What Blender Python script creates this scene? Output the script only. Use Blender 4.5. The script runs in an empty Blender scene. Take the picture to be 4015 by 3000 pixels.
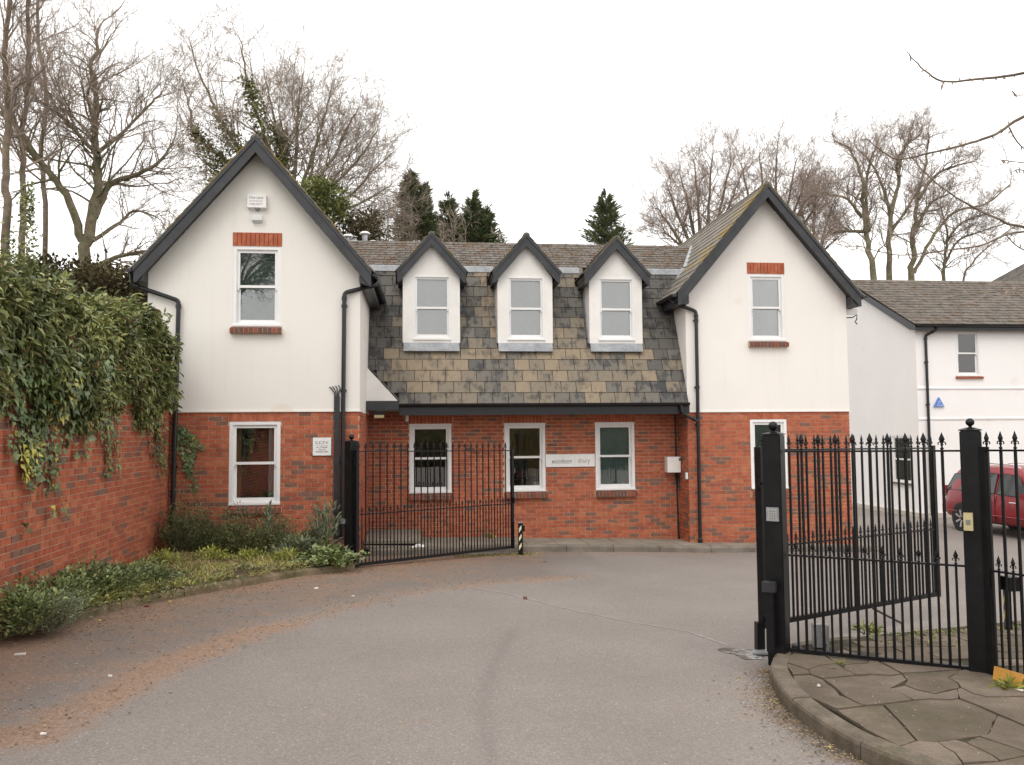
import bpy, bmesh, math, random
import numpy as np
from mathutils import Vector, Matrix
from mathutils.geometry import tessellate_polygon

# ------------------------------------------------------------------ camera, world, light
scene = bpy.context.scene
COL = scene.collection
R = math.radians
CAM_Z = 2.214
PITCH, ROLL, YAW, FOC = 3.48, 0.46, 6.28, 3250.0      # photo measured at 4015 x 3000
cam_d = bpy.data.cameras.new('camera'); cam = bpy.data.objects.new('camera', cam_d)
COL.objects.link(cam); scene.camera = cam
cam_d.sensor_width = 36.0; cam_d.lens = FOC / 4015 * 36.0
cam_d.clip_start = 0.05; cam_d.clip_end = 2000
cam.matrix_world = (Matrix.Translation((0, 0, CAM_Z)) @ Matrix.Rotation(-R(YAW), 4, 'Z')
                    @ Matrix.Rotation(R(90 + PITCH), 4, 'X') @ Matrix.Rotation(-R(ROLL), 4, 'Z'))

SUN_EL, SUN_AZ = 52.0, 205.0      # azimuth measured clockwise from +Y
world = bpy.data.worlds.new('World'); scene.world = world; world.use_nodes = True
wn = world.node_tree; wn.nodes.clear()
sky = wn.nodes.new('ShaderNodeTexSky'); sky.sky_type = 'NISHITA'; sky.sun_disc = False
sky.sun_elevation = R(SUN_EL); sky.sun_rotation = R(SUN_AZ); sky.air_density = 1.0; sky.dust_density = 3.0
mixn = wn.nodes.new('ShaderNodeMix'); mixn.data_type = 'RGBA'; mixn.inputs[0].default_value = 0.93
wn.links.new(sky.outputs[0], mixn.inputs[6])
mixn.inputs[7].default_value = (13.6, 13.35, 13.1, 1)        # thick even cloud over the clear sky
bg = wn.nodes.new('ShaderNodeBackground'); bg.inputs[1].default_value = 0.122
wo = wn.nodes.new('ShaderNodeOutputWorld')
wn.links.new(mixn.outputs[2], bg.inputs[0]); wn.links.new(bg.outputs[0], wo.inputs[0])
sun_d = bpy.data.lights.new('sun', 'SUN'); sun_d.energy = 1.0; sun_d.angle = R(28); sun_d.color = (1, .965, .91)
sun = bpy.data.objects.new('sun', sun_d); COL.objects.link(sun)
sd = Vector((math.sin(R(SUN_AZ)) * math.cos(R(SUN_EL)), math.cos(R(SUN_AZ)) * math.cos(R(SUN_EL)), math.sin(R(SUN_EL))))
sun.rotation_euler = sd.to_track_quat('Z', 'Y').to_euler()
scene.view_settings.view_transform = 'Standard'; scene.view_settings.look = 'None'
scene.view_settings.exposure = 0.08; scene.view_settings.gamma = 1.0
scene.view_settings.use_curve_mapping = False
scene.render.engine = 'CYCLES'
scene.cycles.max_bounces = 6; scene.cycles.transparent_max_bounces = 12
scene.cycles.diffuse_bounces = 3; scene.cycles.glossy_bounces = 3
rnd = random.Random(7)


def at(px, py, Y):
    """point in the place, Y metres back, measured from the photograph"""
    p, r, y = R(PITCH), R(ROLL), R(YAW)
    a = (px - 2007.5) / FOC; b = -(py - 1500) / FOC
    u = a * math.cos(r) + b * math.sin(r); v = -a * math.sin(r) + b * math.cos(r)
    d = math.cos(p) - v * math.sin(p); z = math.sin(p) + v * math.cos(p)
    X = u * math.cos(y) + d * math.sin(y); Yv = -u * math.sin(y) + d * math.cos(y)
    t = Y / Yv
    return Vector((X * t, Y, CAM_Z + z * t))


def gz(x, y):
    p = .41 - .0305 * x - .0219 * y
    return min(.52, max(-.36, p))


def on_ground(px, py, dz=0.0):
    a0 = at(px, py, 1.0) - Vector((0, 0, CAM_Z))
    t = (.41 + dz - CAM_Z) / (a0.z + .0305 * a0.x + .0219 * a0.y)
    return Vector((a0.x * t, a0.y * t, CAM_Z + a0.z * t))


# ------------------------------------------------------------------ materials
def new_mat(name):
    m = bpy.data.materials.new(name); m.use_nodes = True
    nt = m.node_tree; b = nt.nodes['Principled BSDF']
    return m, nt, b


def lin(c):
    return tuple(((v / 255) / 12.92 if v / 255 <= .04045 else ((v / 255 + .055) / 1.055) ** 2.4) for v in c)


def noise(nt, scale, detail=4, rough=.6, vec=None, w=None):
    n = nt.nodes.new('ShaderNodeTexNoise'); n.inputs['Scale'].default_value = scale
    n.inputs['Detail'].default_value = detail; n.inputs['Roughness'].default_value = rough
    if vec is not None: nt.links.new(vec, n.inputs['Vector'])
    return n


def ramp(nt, src, p0, p1, c0=(0, 0, 0, 1), c1=(1, 1, 1, 1)):
    r = nt.nodes.new('ShaderNodeValToRGB'); e = r.color_ramp.elements
    e[0].position = p0; e[1].position = p1; e[0].color = c0; e[1].color = c1
    nt.links.new(src, r.inputs[0]); return r


def mix(nt, fac, a, b, mode='MIX'):
    m = nt.nodes.new('ShaderNodeMix'); m.data_type = 'RGBA'; m.blend_type = mode
    for sock, v in ((m.inputs[0], fac), (m.inputs[6], a), (m.inputs[7], b)):
        if isinstance(v, (int, float)): sock.default_value = v
        elif isinstance(v, tuple): sock.default_value = (v[0], v[1], v[2], 1)
        else: nt.links.new(v, sock)
    return m.outputs[2]


def mapped(nt, scale=(1, 1, 1)):
    g = nt.nodes.new('ShaderNodeNewGeometry'); mp = nt.nodes.new('ShaderNodeMapping')
    mp.inputs['Scale'].default_value = scale
    nt.links.new(g.outputs['Position'], mp.inputs['Vector']); return mp.outputs[0]


def bump(nt, b, src, strength=.3, dist=.01):
    bp = nt.nodes.new('ShaderNodeBump'); bp.inputs['Strength'].default_value = strength
    bp.inputs['Distance'].default_value = dist
    nt.links.new(src, bp.inputs['Height']); nt.links.new(bp.outputs[0], b.inputs['Normal'])


def simple(name, c, rough=.6, var=.25, scale=6, fine=60, bmp=.15, metallic=0, spec=.5, c2=None, amt=(.45, .7), coat=0):
    """colour with broad patches, fine grain and slight relief"""
    m, nt, b = new_mat(name)
    v = mapped(nt)
    n1 = noise(nt, scale, 5, .6, v); n2 = noise(nt, fine, 3, .7, v)
    dark = tuple(x * (1 - var) for x in c); lite = tuple(min(1, x * (1 + var * .6)) for x in c)
    col = mix(nt, ramp(nt, n1.outputs[0], .35, .65).outputs[0], dark, lite)
    if c2: col = mix(nt, ramp(nt, noise(nt, scale * .7, 6, .7, v).outputs[0], amt[0], amt[1]).outputs[0], col, c2)
    g = ramp(nt, n2.outputs[0], .3, .7, (1 - var * .6,) * 3 + (1,), (1 + var * .3,) * 3 + (1,))
    col = mix(nt, 1.0, col, g.outputs[0], 'MULTIPLY')
    nt.links.new(col, b.inputs['Base Color'])
    b.inputs['Roughness'].default_value = rough; b.inputs['Metallic'].default_value = metallic
    b.inputs['Specular IOR Level'].default_value = spec; b.inputs['Coat Weight'].default_value = coat
    if bmp: bump(nt, b, n2.outputs[0], bmp, .004)
    return m


M = {}
# bricks in five firings
for i, c in enumerate([(.44, .122, .062), (.40, .106, .056), (.46, .148, .076), (.345, .102, .06), (.22, .112, .082)]):
    M['brick%d' % i] = simple('brick_%d' % i, c, .85, .22, 9, 90, .5, c2=(.33, .13, .085) if i < 4 else (.34, .16, .11), amt=(.55, .9), spec=.3)
M['mortar'] = simple('mortar', (.62, .43, .29), .95, .25, 5, 120, .5)
def render_mat(name, c, stain):
    m, nt, b = new_mat(name); v = mapped(nt); vs = mapped(nt, (5, 5, .35))
    big = noise(nt, .7, 5, .6, v); st_ = noise(nt, 1.5, 4, .65, vs); fine = noise(nt, 150, 3, .7, v); pat = noise(nt, 1.1, 2, .4, v)
    col = mix(nt, ramp(nt, big.outputs[0], .35, .65).outputs[0], tuple(x * .965 for x in c), c)
    k = nt.nodes.new('ShaderNodeMath'); k.operation = 'MULTIPLY'; k.inputs[1].default_value = .3
    nt.links.new(ramp(nt, st_.outputs[0], .56, .80).outputs[0], k.inputs[0]); col = mix(nt, k.outputs[0], col, stain)
    k2 = nt.nodes.new('ShaderNodeMath'); k2.operation = 'MULTIPLY'; k2.inputs[1].default_value = .4
    nt.links.new(ramp(nt, pat.outputs[0], .69, .73).outputs[0], k2.inputs[0]); col = mix(nt, k2.outputs[0], col, (stain[0] * 1.05, stain[1] * .98, stain[2] * .9))
    nt.links.new(col, b.inputs['Base Color']); b.inputs['Roughness'].default_value = .92; b.inputs['Specular IOR Level'].default_value = .2
    ad = nt.nodes.new('ShaderNodeMath'); ad.operation = 'MULTIPLY_ADD'; ad.inputs[1].default_value = 3.0
    nt.links.new(noise(nt, 3, 3, .5, v).outputs[0], ad.inputs[0]); nt.links.new(fine.outputs[0], ad.inputs[2]); bump(nt, b, ad.outputs[0], .22, .004)
    return m


M['render_l'] = render_mat('cream_render', (.80, .765, .715), (.66, .60, .52))
M['render_r'] = render_mat('pale_render', (.83, .79, .745), (.70, .65, .585))
M['render_w'] = render_mat('white_render', (.86, .835, .82), (.72, .69, .66))
M['upvc'] = simple('white_frame', (.80, .79, .78), .35, .04, 3, 40, 0)
M['board'] = simple('painted_white_board', (.80, .775, .74), .5, .06, 3, 60, .05)
M['blackwood'] = simple('charcoal_painted_timber', (.028, .029, .033), .42, .35, 4, 50, .15, c2=(.05, .052, .057), amt=(.5, .9))
M['blackplastic'] = simple('black_gutter_plastic', (.013, .013, .015), .35, .2, 3, 50, .05)
M['iron'] = simple('black_painted_iron', (.008, .008, .009), .38, .35, 8, 70, .12, c2=(.020, .016, .013), amt=(.6, .85), spec=.3)
M['galv'] = simple('galvanised_steel', (.42, .43, .44), .4, .25, 10, 60, .1, metallic=.6)
M['lead'] = simple('lead_flashing', (.31, .325, .345), .6, .25, 5, 40, .25, c2=(.43, .45, .46), amt=(.5, .75))
M['concrete'] = simple('weathered_concrete', (.205, .175, .145), .95, .3, 3, 70, .6, c2=(.13, .115, .085), amt=(.5, .8), spec=.2)
M['slab'] = simple('paving_stone', (.185, .148, .115), .95, .28, 1.6, 45, .9, c2=(.115, .09, .066), amt=(.42, .66), spec=.2)
M['slab2'] = simple('browner_paving_stone', (.155, .122, .094), .95, .3, 2.1, 45, .9, c2=(.10, .085, .055), amt=(.42, .66), spec=.2)
M['joint'] = simple('mossy_joint_soil', (.05, .038, .024), 1, .4, 8, 50, .8, c2=(.06, .06, .018), amt=(.5, .65))
M['soil'] = simple('leafy_soil', (.085, .06, .036), 1, .4, 3, 30, 1, c2=(.16, .12, .05), amt=(.4, .7))
M['dark_room'] = simple('dim_room', (.05, .046, .042), .9, .2, 1, 10, 0)
M['room_wall'] = simple('brightened_cream_wall', (.80, .62, .26), .9, .1, 1, 10, 0)  # cream raised in brightness to stand in for light inside the room
M['blind'] = simple('teal_venetian_blind', (.36, .50, .48), .5, .1, 2, 20, 0)
M['pale_blind'] = simple('pale_roller_blind', (.80, .82, .82), .8, .05, 1, 20, 0)
M['redplastic'] = simple('maroon_plastic', (.16, .012, .018), .4, .1, 3, 20, 0)
M['bark'] = simple('grey_bark', (.23, .19, .125), .95, .35, 5, 40, .8, c2=(.10, .115, .045), amt=(.45, .7))
M['bark2'] = simple('brown_bark', (.20, .155, .115), .95, .35, 5, 40, .8, c2=(.12, .10, .05), amt=(.5, .7))
M['twig'] = simple('fine_twigs', (.36, .29, .235), .9, .3, 2, 20, 0)
M['twig2'] = simple('reddish_twigs', (.34, .265, .22), .9, .3, 2, 20, 0)
M['carpaint'] = simple('dark_red_car_paint', (.24, .004, .011), .36, .06, 1, 10, 0, coat=.25)
M['rubber'] = simple('tyre_rubber', (.018, .018, .019), .8, .2, 5, 50, .1)
M['alloy'] = simple('alloy_wheel', (.50, .50, .50), .35, .1, 5, 40, 0, metallic=.6)
M['chrome'] = simple('chrome', (.75, .75, .75), .15, .02, 5, 40, 0, metallic=1)
M['yellow'] = simple('yellow_reflective_tape', (.75, .55, .10), .4, .1, 5, 50, 0)
M['paletape'] = simple('cream_reflective_tape', (.78, .74, .50), .4, .1, 5, 50, 0)
M['beige'] = simple('beige_plastic', (.50, .42, .22), .45, .08, 5, 50, 0)
M['paper'] = simple('white_paper', (.80, .79, .77), .6, .05, 9, 50, .2)
M['print_grey'] = simple('grey_print', (.20, .21, .21), .6, .02, 3, 20, 0)
M['print_mauve'] = simple('mauve_print', (.36, .29, .27), .6, .02, 3, 20, 0)
M['print_dark'] = simple('dark_print', (.07, .065, .07), .6, .02, 3, 20, 0)
M['blue'] = simple('blue_sign_face', (.08, .22, .62), .4, .1, 9, 30, 0)
M['orangewood'] = simple('varnished_orange_timber', (.66, .33, .07), .5, .2, 7, 50, .2)
M['taillamp'] = simple('red_lamp_lens', (.35, .01, .012), .15, .05, 5, 50, 0)
M['plinth'] = simple('cream_plinth', (.52, .47, .41), .9, .15, 2, 60, .3)


def leaf_mat(name, c1, c2, rough=.45, trans=.25, spec=.5):
    m, nt, b = new_mat(name)
    g = nt.nodes.new('ShaderNodeNewGeometry')
    r = ramp(nt, g.outputs['Random Per Island'], 0, 1, c1 + (1,), c2 + (1,))
    n = noise(nt, 2.2, 3, .6, mapped(nt))
    k = ramp(nt, n.outputs[0], .35, .7, (.65, .65, .65, 1), (1.25, 1.2, 1.0, 1))
    nt.links.new(mix(nt, 1, r.outputs[0], k.outputs[0], 'MULTIPLY'), b.inputs['Base Color'])
    b.inputs['Roughness'].default_value = rough; b.inputs['Specular IOR Level'].default_value = spec
    return m


M['hedge'] = leaf_mat('glossy_hedge_leaf', (.10, .135, .052), (.37, .39, .17), .42, spec=.55)
M['ivy'] = leaf_mat('ivy_leaf', (.07, .115, .045), (.22, .29, .13), .4)
M['ivy_y'] = leaf_mat('yellowing_ivy_leaf', (.45, .40, .06), (.62, .58, .16), .5)
M['weed'] = leaf_mat('weed_leaf', (.10, .14, .05), (.32, .38, .17), .6)
M['weed_b'] = leaf_mat('bright_weed_leaf', (.18, .22, .04), (.42, .44, .10), .6)
M['greyleaf'] = leaf_mat('grey_green_leaf', (.14, .17, .10), (.34, .38, .26), .7)
M['juniper'] = leaf_mat('dark_shrub_spray', (.06, .085, .03), (.22, .235, .10), .7)
M['conifer'] = leaf_mat('conifer_spray', (.055, .08, .035), (.18, .215, .105), .8)
M['holly'] = leaf_mat('evergreen_leaf', (.09, .11, .035), (.27, .30, .10), .5)
M['dryleaf'] = leaf_mat('dry_leaf', (.16, .075, .035), (.36, .22, .11), .8)
M['straw'] = leaf_mat('dead_grass', (.30, .24, .11), (.52, .43, .23), .8)
M['brush'] = leaf_mat('brown_brush', (.06, .05, .025), (.14, .115, .055), .9)


def roof_tile_mat(name, base, stain, lo, hi, moss=None, mlo=.5, mhi=.6):
    m, nt, b = new_mat(name)
    v = mapped(nt); vs = mapped(nt, (7, 7, 1.1)); vb = mapped(nt, (1, 1, 1))
    streak = noise(nt, 1.6, 4, .6, vs); blot = noise(nt, 3.6, 3, .55, vb); fine = noise(nt, 70, 3, .7, v)
    s = nt.nodes.new('ShaderNodeMath'); s.operation = 'ADD'
    nt.links.new(streak.outputs[0], s.inputs[0]); nt.links.new(blot.outputs[0], s.inputs[1])
    col = mix(nt, ramp(nt, s.outputs[0], lo, hi).outputs[0], base, stain)
    if moss:
        col = mix(nt, ramp(nt, noise(nt, 4.0, 7, .75, v).outputs[0], mlo, mhi).outputs[0], col, moss)
    g = ramp(nt, fine.outputs[0], .3, .75, (.7, .7, .7, 1), (1.3, 1.3, 1.3, 1))
    nt.links.new(mix(nt, 1, col, g.outputs[0], 'MULTIPLY'), b.inputs['Base Color'])
    b.inputs['Roughness'].default_value = .72; b.inputs['Specular IOR Level'].default_value = .4
    bump(nt, b, fine.outputs[0], .4, .004)
    return m


M['slate0'] = roof_tile_mat('slate_dark', (.050, .049, .048), (.105, .098, .088), .90, 1.35)
M['slate1'] = roof_tile_mat('slate_grey', (.066, .062, .058), (.15, .135, .115), .86, 1.3)
M['slate2'] = roof_tile_mat('slate_half_worn', (.085, .076, .064), (.205, .17, .125), .78, 1.25)
M['slate3'] = roof_tile_mat('slate_tan_worn', (.125, .102, .078), (.265, .208, .142), .70, 1.18)
M['moss0'] = roof_tile_mat('mossy_tile', (.080, .066, .053), (.145, .122, .10), .9, 1.2, (.115, .062, .028), .48, .60)
M['moss1'] = roof_tile_mat('mossy_tile_grey', (.085, .073, .062), (.155, .14, .122), .9, 1.2, (.085, .055, .022), .50, .60)
M['brown0'] = roof_tile_mat('brown_tile', (.12, .105, .085), (.21, .185, .15), .85, 1.2, (.19, .13, .03), .60, .68)
M['brown1'] = roof_tile_mat('dark_brown_tile', (.105, .09, .072), (.20, .17, .135), .85, 1.2, (.12, .085, .025), .56, .66)
M['wh0'] = roof_tile_mat('grey_brown_slate', (.085, .072, .058), (.15, .13, .11), .9, 1.25, (.085, .05, .02), .50, .60)
M['wh1'] = roof_tile_mat('dark_brown_slate', (.065, .055, .045), (.13, .112, .09), .9, 1.25, (.075, .05, .018), .52, .62)
M['ochre'] = roof_tile_mat('ochre_lichen_tile', (.15, .12, .06), (.24, .20, .12), .85, 1.2, (.22, .14, .02), .44, .54)


def glass_mat():
    m, nt, b = new_mat('window_glass'); nt.nodes.remove(b)
    fr = nt.nodes.new('ShaderNodeFresnel'); fr.inputs[0].default_value = 2.2
    t = nt.nodes.new('ShaderNodeBsdfTransparent'); t.inputs[0].default_value = (.95, .965, .96, 1)
    g = nt.nodes.new('ShaderNodeBsdfGlossy'); g.inputs['Roughness'].default_value = .015
    n = noise(nt, 1.6, 2, .5, mapped(nt)); bp = nt.nodes.new('ShaderNodeBump')
    bp.inputs['Strength'].default_value = .10; bp.inputs['Distance'].default_value = .01
    nt.links.new(n.outputs[0], bp.inputs['Height']); nt.links.new(bp.outputs[0], g.inputs['Normal'])
    ms = nt.nodes.new('ShaderNodeMixShader')
    nt.links.new(fr.outputs[0], ms.inputs[0]); nt.links.new(t.outputs[0], ms.inputs[1]); nt.links.new(g.outputs[0], ms.inputs[2])
    nt.links.new(ms.outputs[0], nt.nodes['Material Output'].inputs[0]); return m


M['glass'] = glass_mat()
M['underlay'] = simple('dark_underlay', (.012, .011, .010), .9, .2, 5, 50, .1)
M['carglass'] = simple('tinted_car_glass', (.012, .016, .016), .06, .1, 1, 5, 0, spec=.8)
mw, ntw, bw = new_mat('wet_puddle')
bw.inputs['Base Color'].default_value = (.035, .03, .027, 1)
nn = noise(ntw, 9, 5, .75, mapped(ntw, (1, 1, 1)))
ntw.links.new(mix(ntw, ramp(ntw, nn.outputs[0], .44, .62).outputs[0], (.05, .045, .042), (.50, .49, .47)), bw.inputs['Base Color'])
bw.inputs['Roughness'].default_value = .38
M['wet'] = mw


def road_mat():
    m, nt, b = new_mat('worn_asphalt')
    v = mapped(nt)
    at_ = nt.nodes.new('ShaderNodeAttribute'); at_.attribute_name = 'wear'
    sep = nt.nodes.new('ShaderNodeSeparateColor'); nt.links.new(at_.outputs['Color'], sep.inputs[0])
    big = noise(nt, .55, 5, .6, v); mid = noise(nt, 5, 6, .75, v)
    fine = nt.nodes.new('ShaderNodeTexVoronoi'); fine.inputs['Scale'].default_value = 95
    nt.links.new(v, fine.inputs['Vector'])
    fsep = nt.nodes.new('ShaderNodeSeparateColor'); nt.links.new(fine.outputs['Color'], fsep.inputs[0])
    col = mix(nt, ramp(nt, big.outputs[0], .35, .65).outputs[0], (.205, .180, .163), (.235, .208, .190))
    dk = nt.nodes.new('ShaderNodeMath'); dk.operation = 'MULTIPLY'; dk.inputs[1].default_value = .85
    nt.links.new(sep.outputs[1], dk.inputs[0])
    col = mix(nt, dk.outputs[0], col, (.115, .097, .085))
    # litter: attribute broken up by noise
    ad = nt.nodes.new('ShaderNodeMath'); ad.operation = 'MULTIPLY_ADD'; ad.inputs[1].default_value = .33
    n15 = noise(nt, 1.7, 5, .7, v); av = nt.nodes.new('ShaderNodeMath'); av.operation = 'ADD'; nt.links.new(n15.outputs[0], av.inputs[0]); nt.links.new(mid.outputs[0], av.inputs[1]); hv = nt.nodes.new('ShaderNodeMath'); hv.operation = 'MULTIPLY'; hv.inputs[1].default_value = .5; nt.links.new(av.outputs[0], hv.inputs[0])
    nt.links.new(sep.outputs[0], ad.inputs[0]); nt.links.new(hv.outputs[0], ad.inputs[2])
    lit = ramp(nt, ad.outputs[0], .58, .82)
    lcol = mix(nt, ramp(nt, noise(nt, 30, 3, .7, v).outputs[0], .4, .6).outputs[0], (.23, .13, .078), (.34, .205, .125))
    half = nt.nodes.new('ShaderNodeMath'); half.operation = 'MULTIPLY'; half.inputs[1].default_value = .62
    nt.links.new(lit.outputs[0], half.inputs[0])
    col = mix(nt, half.outputs[0], col, lcol)
    # tyre mark, damp
    ty = nt.nodes.new('ShaderNodeMath'); ty.operation = 'MULTIPLY'; ty.inputs[1].default_value = .42
    nt.links.new(sep.outputs[2], ty.inputs[0])
    col = mix(nt, ty.outputs[0], col, (.075, .062, .058))
    sp = ramp(nt, fsep.outputs[0], 0, 1, (.83, .83, .83, 1), (1.18, 1.17, 1.16, 1))
    col = mix(nt, 1, col, sp.outputs[0], 'MULTIPLY')
    pl = ramp(nt, fsep.outputs[1], .990, .995)
    col = mix(nt, pl.outputs[0], col, (.36, .34, .32))
    nt.links.new(col, b.inputs['Base Color'])
    b.inputs['Roughness'].default_value = .85; b.inputs['Specular IOR Level'].default_value = .3
    bump(nt, b, fine.outputs['Distance'], .5, .004)
    return m


M['road'] = road_mat()
M['seam'] = simple('pale_seam_filler', (.36, .335, .31), .9, .2, 6, 60, .1)
M['flag'] = simple('pale_paving_flag', (.27, .235, .19), .95, .2, 1.8, 60, .5, c2=(.19, .165, .125), amt=(.5, .8), spec=.2)
M['riser'] = simple('dark_riser', (.05, .04, .032), .95, .3, 5, 60, .5)  # riser face in one even dark brown
M['ground'] = simple('grassy_ground', (.10, .095, .055), 1, .3, .4, 20, .5, c2=(.07, .085, .035), amt=(.4, .6))

for i, c in enumerate([(.20, .062, .038), (.25, .075, .045), (.15, .075, .058)]):
    M['sillbrick%d' % i] = simple('dark_sill_brick_%d' % i, c, .85, .25, 9, 90, .5)

# ------------------------------------------------------------------ object helpers
WLOC = {}


def link(o, parent=None, loc=(0, 0, 0), rot=None):
    """loc and rot are in the place; parents are never rotated unless built in local coordinates"""
    COL.objects.link(o); loc = Vector(loc)
    if parent is not None:
        o.parent = parent; o.location = loc - WLOC[parent.name]
    else: o.location = loc
    WLOC[o.name] = loc
    if rot is not None: o.rotation_euler = rot
    return o


def thing(name, label, cat, loc=(0, 0, 0), group=None, kind=None):
    o = bpy.data.objects.new(name, None); link(o, None, loc)
    tag(o, label, cat, group, kind); return o


def tag(o, label=None, cat=None, group=None, kind=None):
    if label: o['label'] = label
    if cat: o['category'] = cat
    if group: o['group'] = group
    if kind: o['kind'] = kind
    return o


def part_empty(name, parent, loc=(0, 0, 0)):
    return link(bpy.data.objects.new(name, None), parent, loc)


class MB:
    def __init__(s): s.v = []; s.f = []; s.m = []

    def face(s, idx, mi=0): s.f.append(tuple(idx)); s.m.append(mi)

    def box(s, x0, x1, y0, y1, z0, z1, mi=0):
        return s.hexa([(x0, y0, z0), (x1, y0, z0), (x1, y1, z0), (x0, y1, z0), (x0, y0, z1), (x1, y0, z1), (x1, y1, z1), (x0, y1, z1)], mi)

    def hexa(s, p, mi=0):
        n = len(s.v); s.v += [tuple(q) for q in p]
        for q in ((0, 3, 2, 1), (4, 5, 6, 7), (0, 1, 5, 4), (1, 2, 6, 5), (2, 3, 7, 6), (3, 0, 4, 7)):
            s.face([n + i for i in q], mi)
        return s

    def obox(s, c, u, v, w, mi=0):
        c, u, v, w = map(Vector, (c, u, v, w))
        return s.hexa([c - u - v - w, c + u - v - w, c + u + v - w, c - u + v - w, c - u - v + w, c + u - v + w, c + u + v + w, c - u + v + w], mi)

    def bar(s, a, b, w, h, up=(0, 0, 1), mi=0):
        a, b = Vector(a), Vector(b); d = (b - a); L = d.length; d.normalize()
        sd_ = d.cross(Vector(up)); sd_.normalize(); u = sd_.cross(d)
        return s.obox((a + b) / 2, d * L / 2, sd_ * w / 2, u * h / 2, mi)

    def tube(s, pts, rad, n=6, cap=True, mi=0):
        pts = [Vector(p) for p in pts]
        if isinstance(rad, (int, float)): rad = [rad] * len(pts)
        base = len(s.v); prev = None
        for i, p in enumerate(pts):
            d = (pts[min(i + 1, len(pts) - 1)] - pts[max(i - 1, 0)])
            if d.length < 1e-9: d = Vector((0, 0, 1))
            d.normalize()
            if prev is None:
                a = Vector((0, 0, 1)) if abs(d.z) < .9 else Vector((1, 0, 0))
                x = d.cross(a); x.normalize()
            else:
                x = prev - d * prev.dot(d)
                if x.length < 1e-6: x = d.orthogonal()
                x.normalize()
            prev = x; y = d.cross(x)
            for k in range(n):
                t = 2 * math.pi * k / n
                q = p + (x * math.cos(t) + y * math.sin(t)) * rad[i]
                s.v.append((q.x, q.y, q.z))
        for i in range(len(pts) - 1):
            for k in range(n):
                a = base + i * n + k; b = base + i * n + (k + 1) % n
                s.face((a, b, b + n, a + n), mi)
        if cap:
            s.face([base + k for k in range(n)][::-1], mi)
            s.face([base + (len(pts) - 1) * n + k for k in range(n)], mi)
        return s

    def lathe(s, prof, c, n=12, axis='Z', mi=0):
        """prof = [(r, h)]"""
        base = len(s.v); c = Vector(c)
        for r, h in prof:
            for k in range(n):
                t = 2 * math.pi * k / n; a, b = r * math.cos(t), r * math.sin(t)
                q = {'Z': (a, b, h), 'Y': (a, h, b), 'X': (h, a, b)}[axis]
                s.v.append((c.x + q[0], c.y + q[1], c.z + q[2]))
        for i in range(len(prof) - 1):
            for k in range(n):
                a = base + i * n + k; b = base + i * n + (k + 1) % n
                s.face((a, b, b + n, a + n), mi)
        s.face([base + k for k in range(n)][::-1], mi); s.face([base + (len(prof) - 1) * n + k for k in range(n)], mi)
        return s

    def prism(s, loop, vec, holes=(), mi=0):
        """closed solid: polygon (with holes) swept along vec"""
        vec = Vector(vec); loops = [[Vector(p) for p in loop]] + [[Vector(p) for p in h] for h in holes]
        flat = [p for l in loops for p in l]; n = len(flat); b = len(s.v)
        s.v += [tuple(p) for p in flat] + [tuple(p + vec) for p in flat]
        for t in tessellate_polygon(loops):
            s.face((b + t[0], b + t[1], b + t[2]), mi); s.face((b + n + t[2], b + n + t[1], b + n + t[0]), mi)
        o = 0
        for l in loops:
            k = len(l)
            for i in range(k):
                j = (i + 1) % k; s.face((b + o + i, b + o + j, b + n + o + j, b + n + o + i), mi)
            o += k
        return s

    def build(s, name, mats, parent=None, smooth=False, loc=None, fix=True):
        me = bpy.data.meshes.new(name)
        L = Vector(loc) if loc is not None else None
        vs = s.v if L is None else [(a - L.x, b - L.y, c - L.z) for a, b, c in s.v]
        me.from_pydata(vs, [], s.f)
        if not isinstance(mats, (list, tuple)): mats = [mats]
        for m in mats: me.materials.append(M[m] if isinstance(m, str) else m)
        if len(mats) > 1: me.polygons.foreach_set('material_index', s.m)
        if smooth: me.polygons.foreach_set('use_smooth', [True] * len(me.polygons))
        me.update()
        if fix:
            bm = bmesh.new(); bm.from_mesh(me); bmesh.ops.recalc_face_normals(bm, faces=bm.faces); bm.to_mesh(me); bm.free()
        o = bpy.data.objects.new(name, me)
        return link(o, parent, L if L is not None else (0, 0, 0))


def unit_mesh(name, mats, bevel=0.0):
    """unit box -0.5..0.5, shared by alike pieces"""
    mb = MB(); mb.box(-.5, .5, -.5, .5, -.5, .5)
    me = bpy.data.meshes.new(name); me.from_pydata(mb.v, [], mb.f); me.materials.append(M[mats]); me.update()
    return me


UNIT = {}


def piece(name, parent, center, U, V, W, sx, sy, sz, mat):
    """a box piece sharing one mesh per material; axes U,V,W orthonormal"""
    if mat not in UNIT: UNIT[mat] = unit_mesh(name, mat)
    o = bpy.data.objects.new(name, UNIT[mat]); link(o, parent, center)
    m = Matrix((U, V, W)).transposed()
    o.rotation_euler = m.to_euler(); o.scale = (sx, sy, sz)
    return o


def subtract(a, b, blocks):
    iv = [(a, b)]
    for c, d in blocks:
        nx = []
        for p, q in iv:
            if d <= p or c >= q: nx.append((p, q)); continue
            if c > p: nx.append((p, c))
            if d < q: nx.append((d, q))
        iv = nx
    return iv


# ------------------------------------------------------------------ brickwork
BP, BH = .225, .075
BRICK_W = [30, 22, 20, 14, 14]
brick_budget = {}


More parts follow.
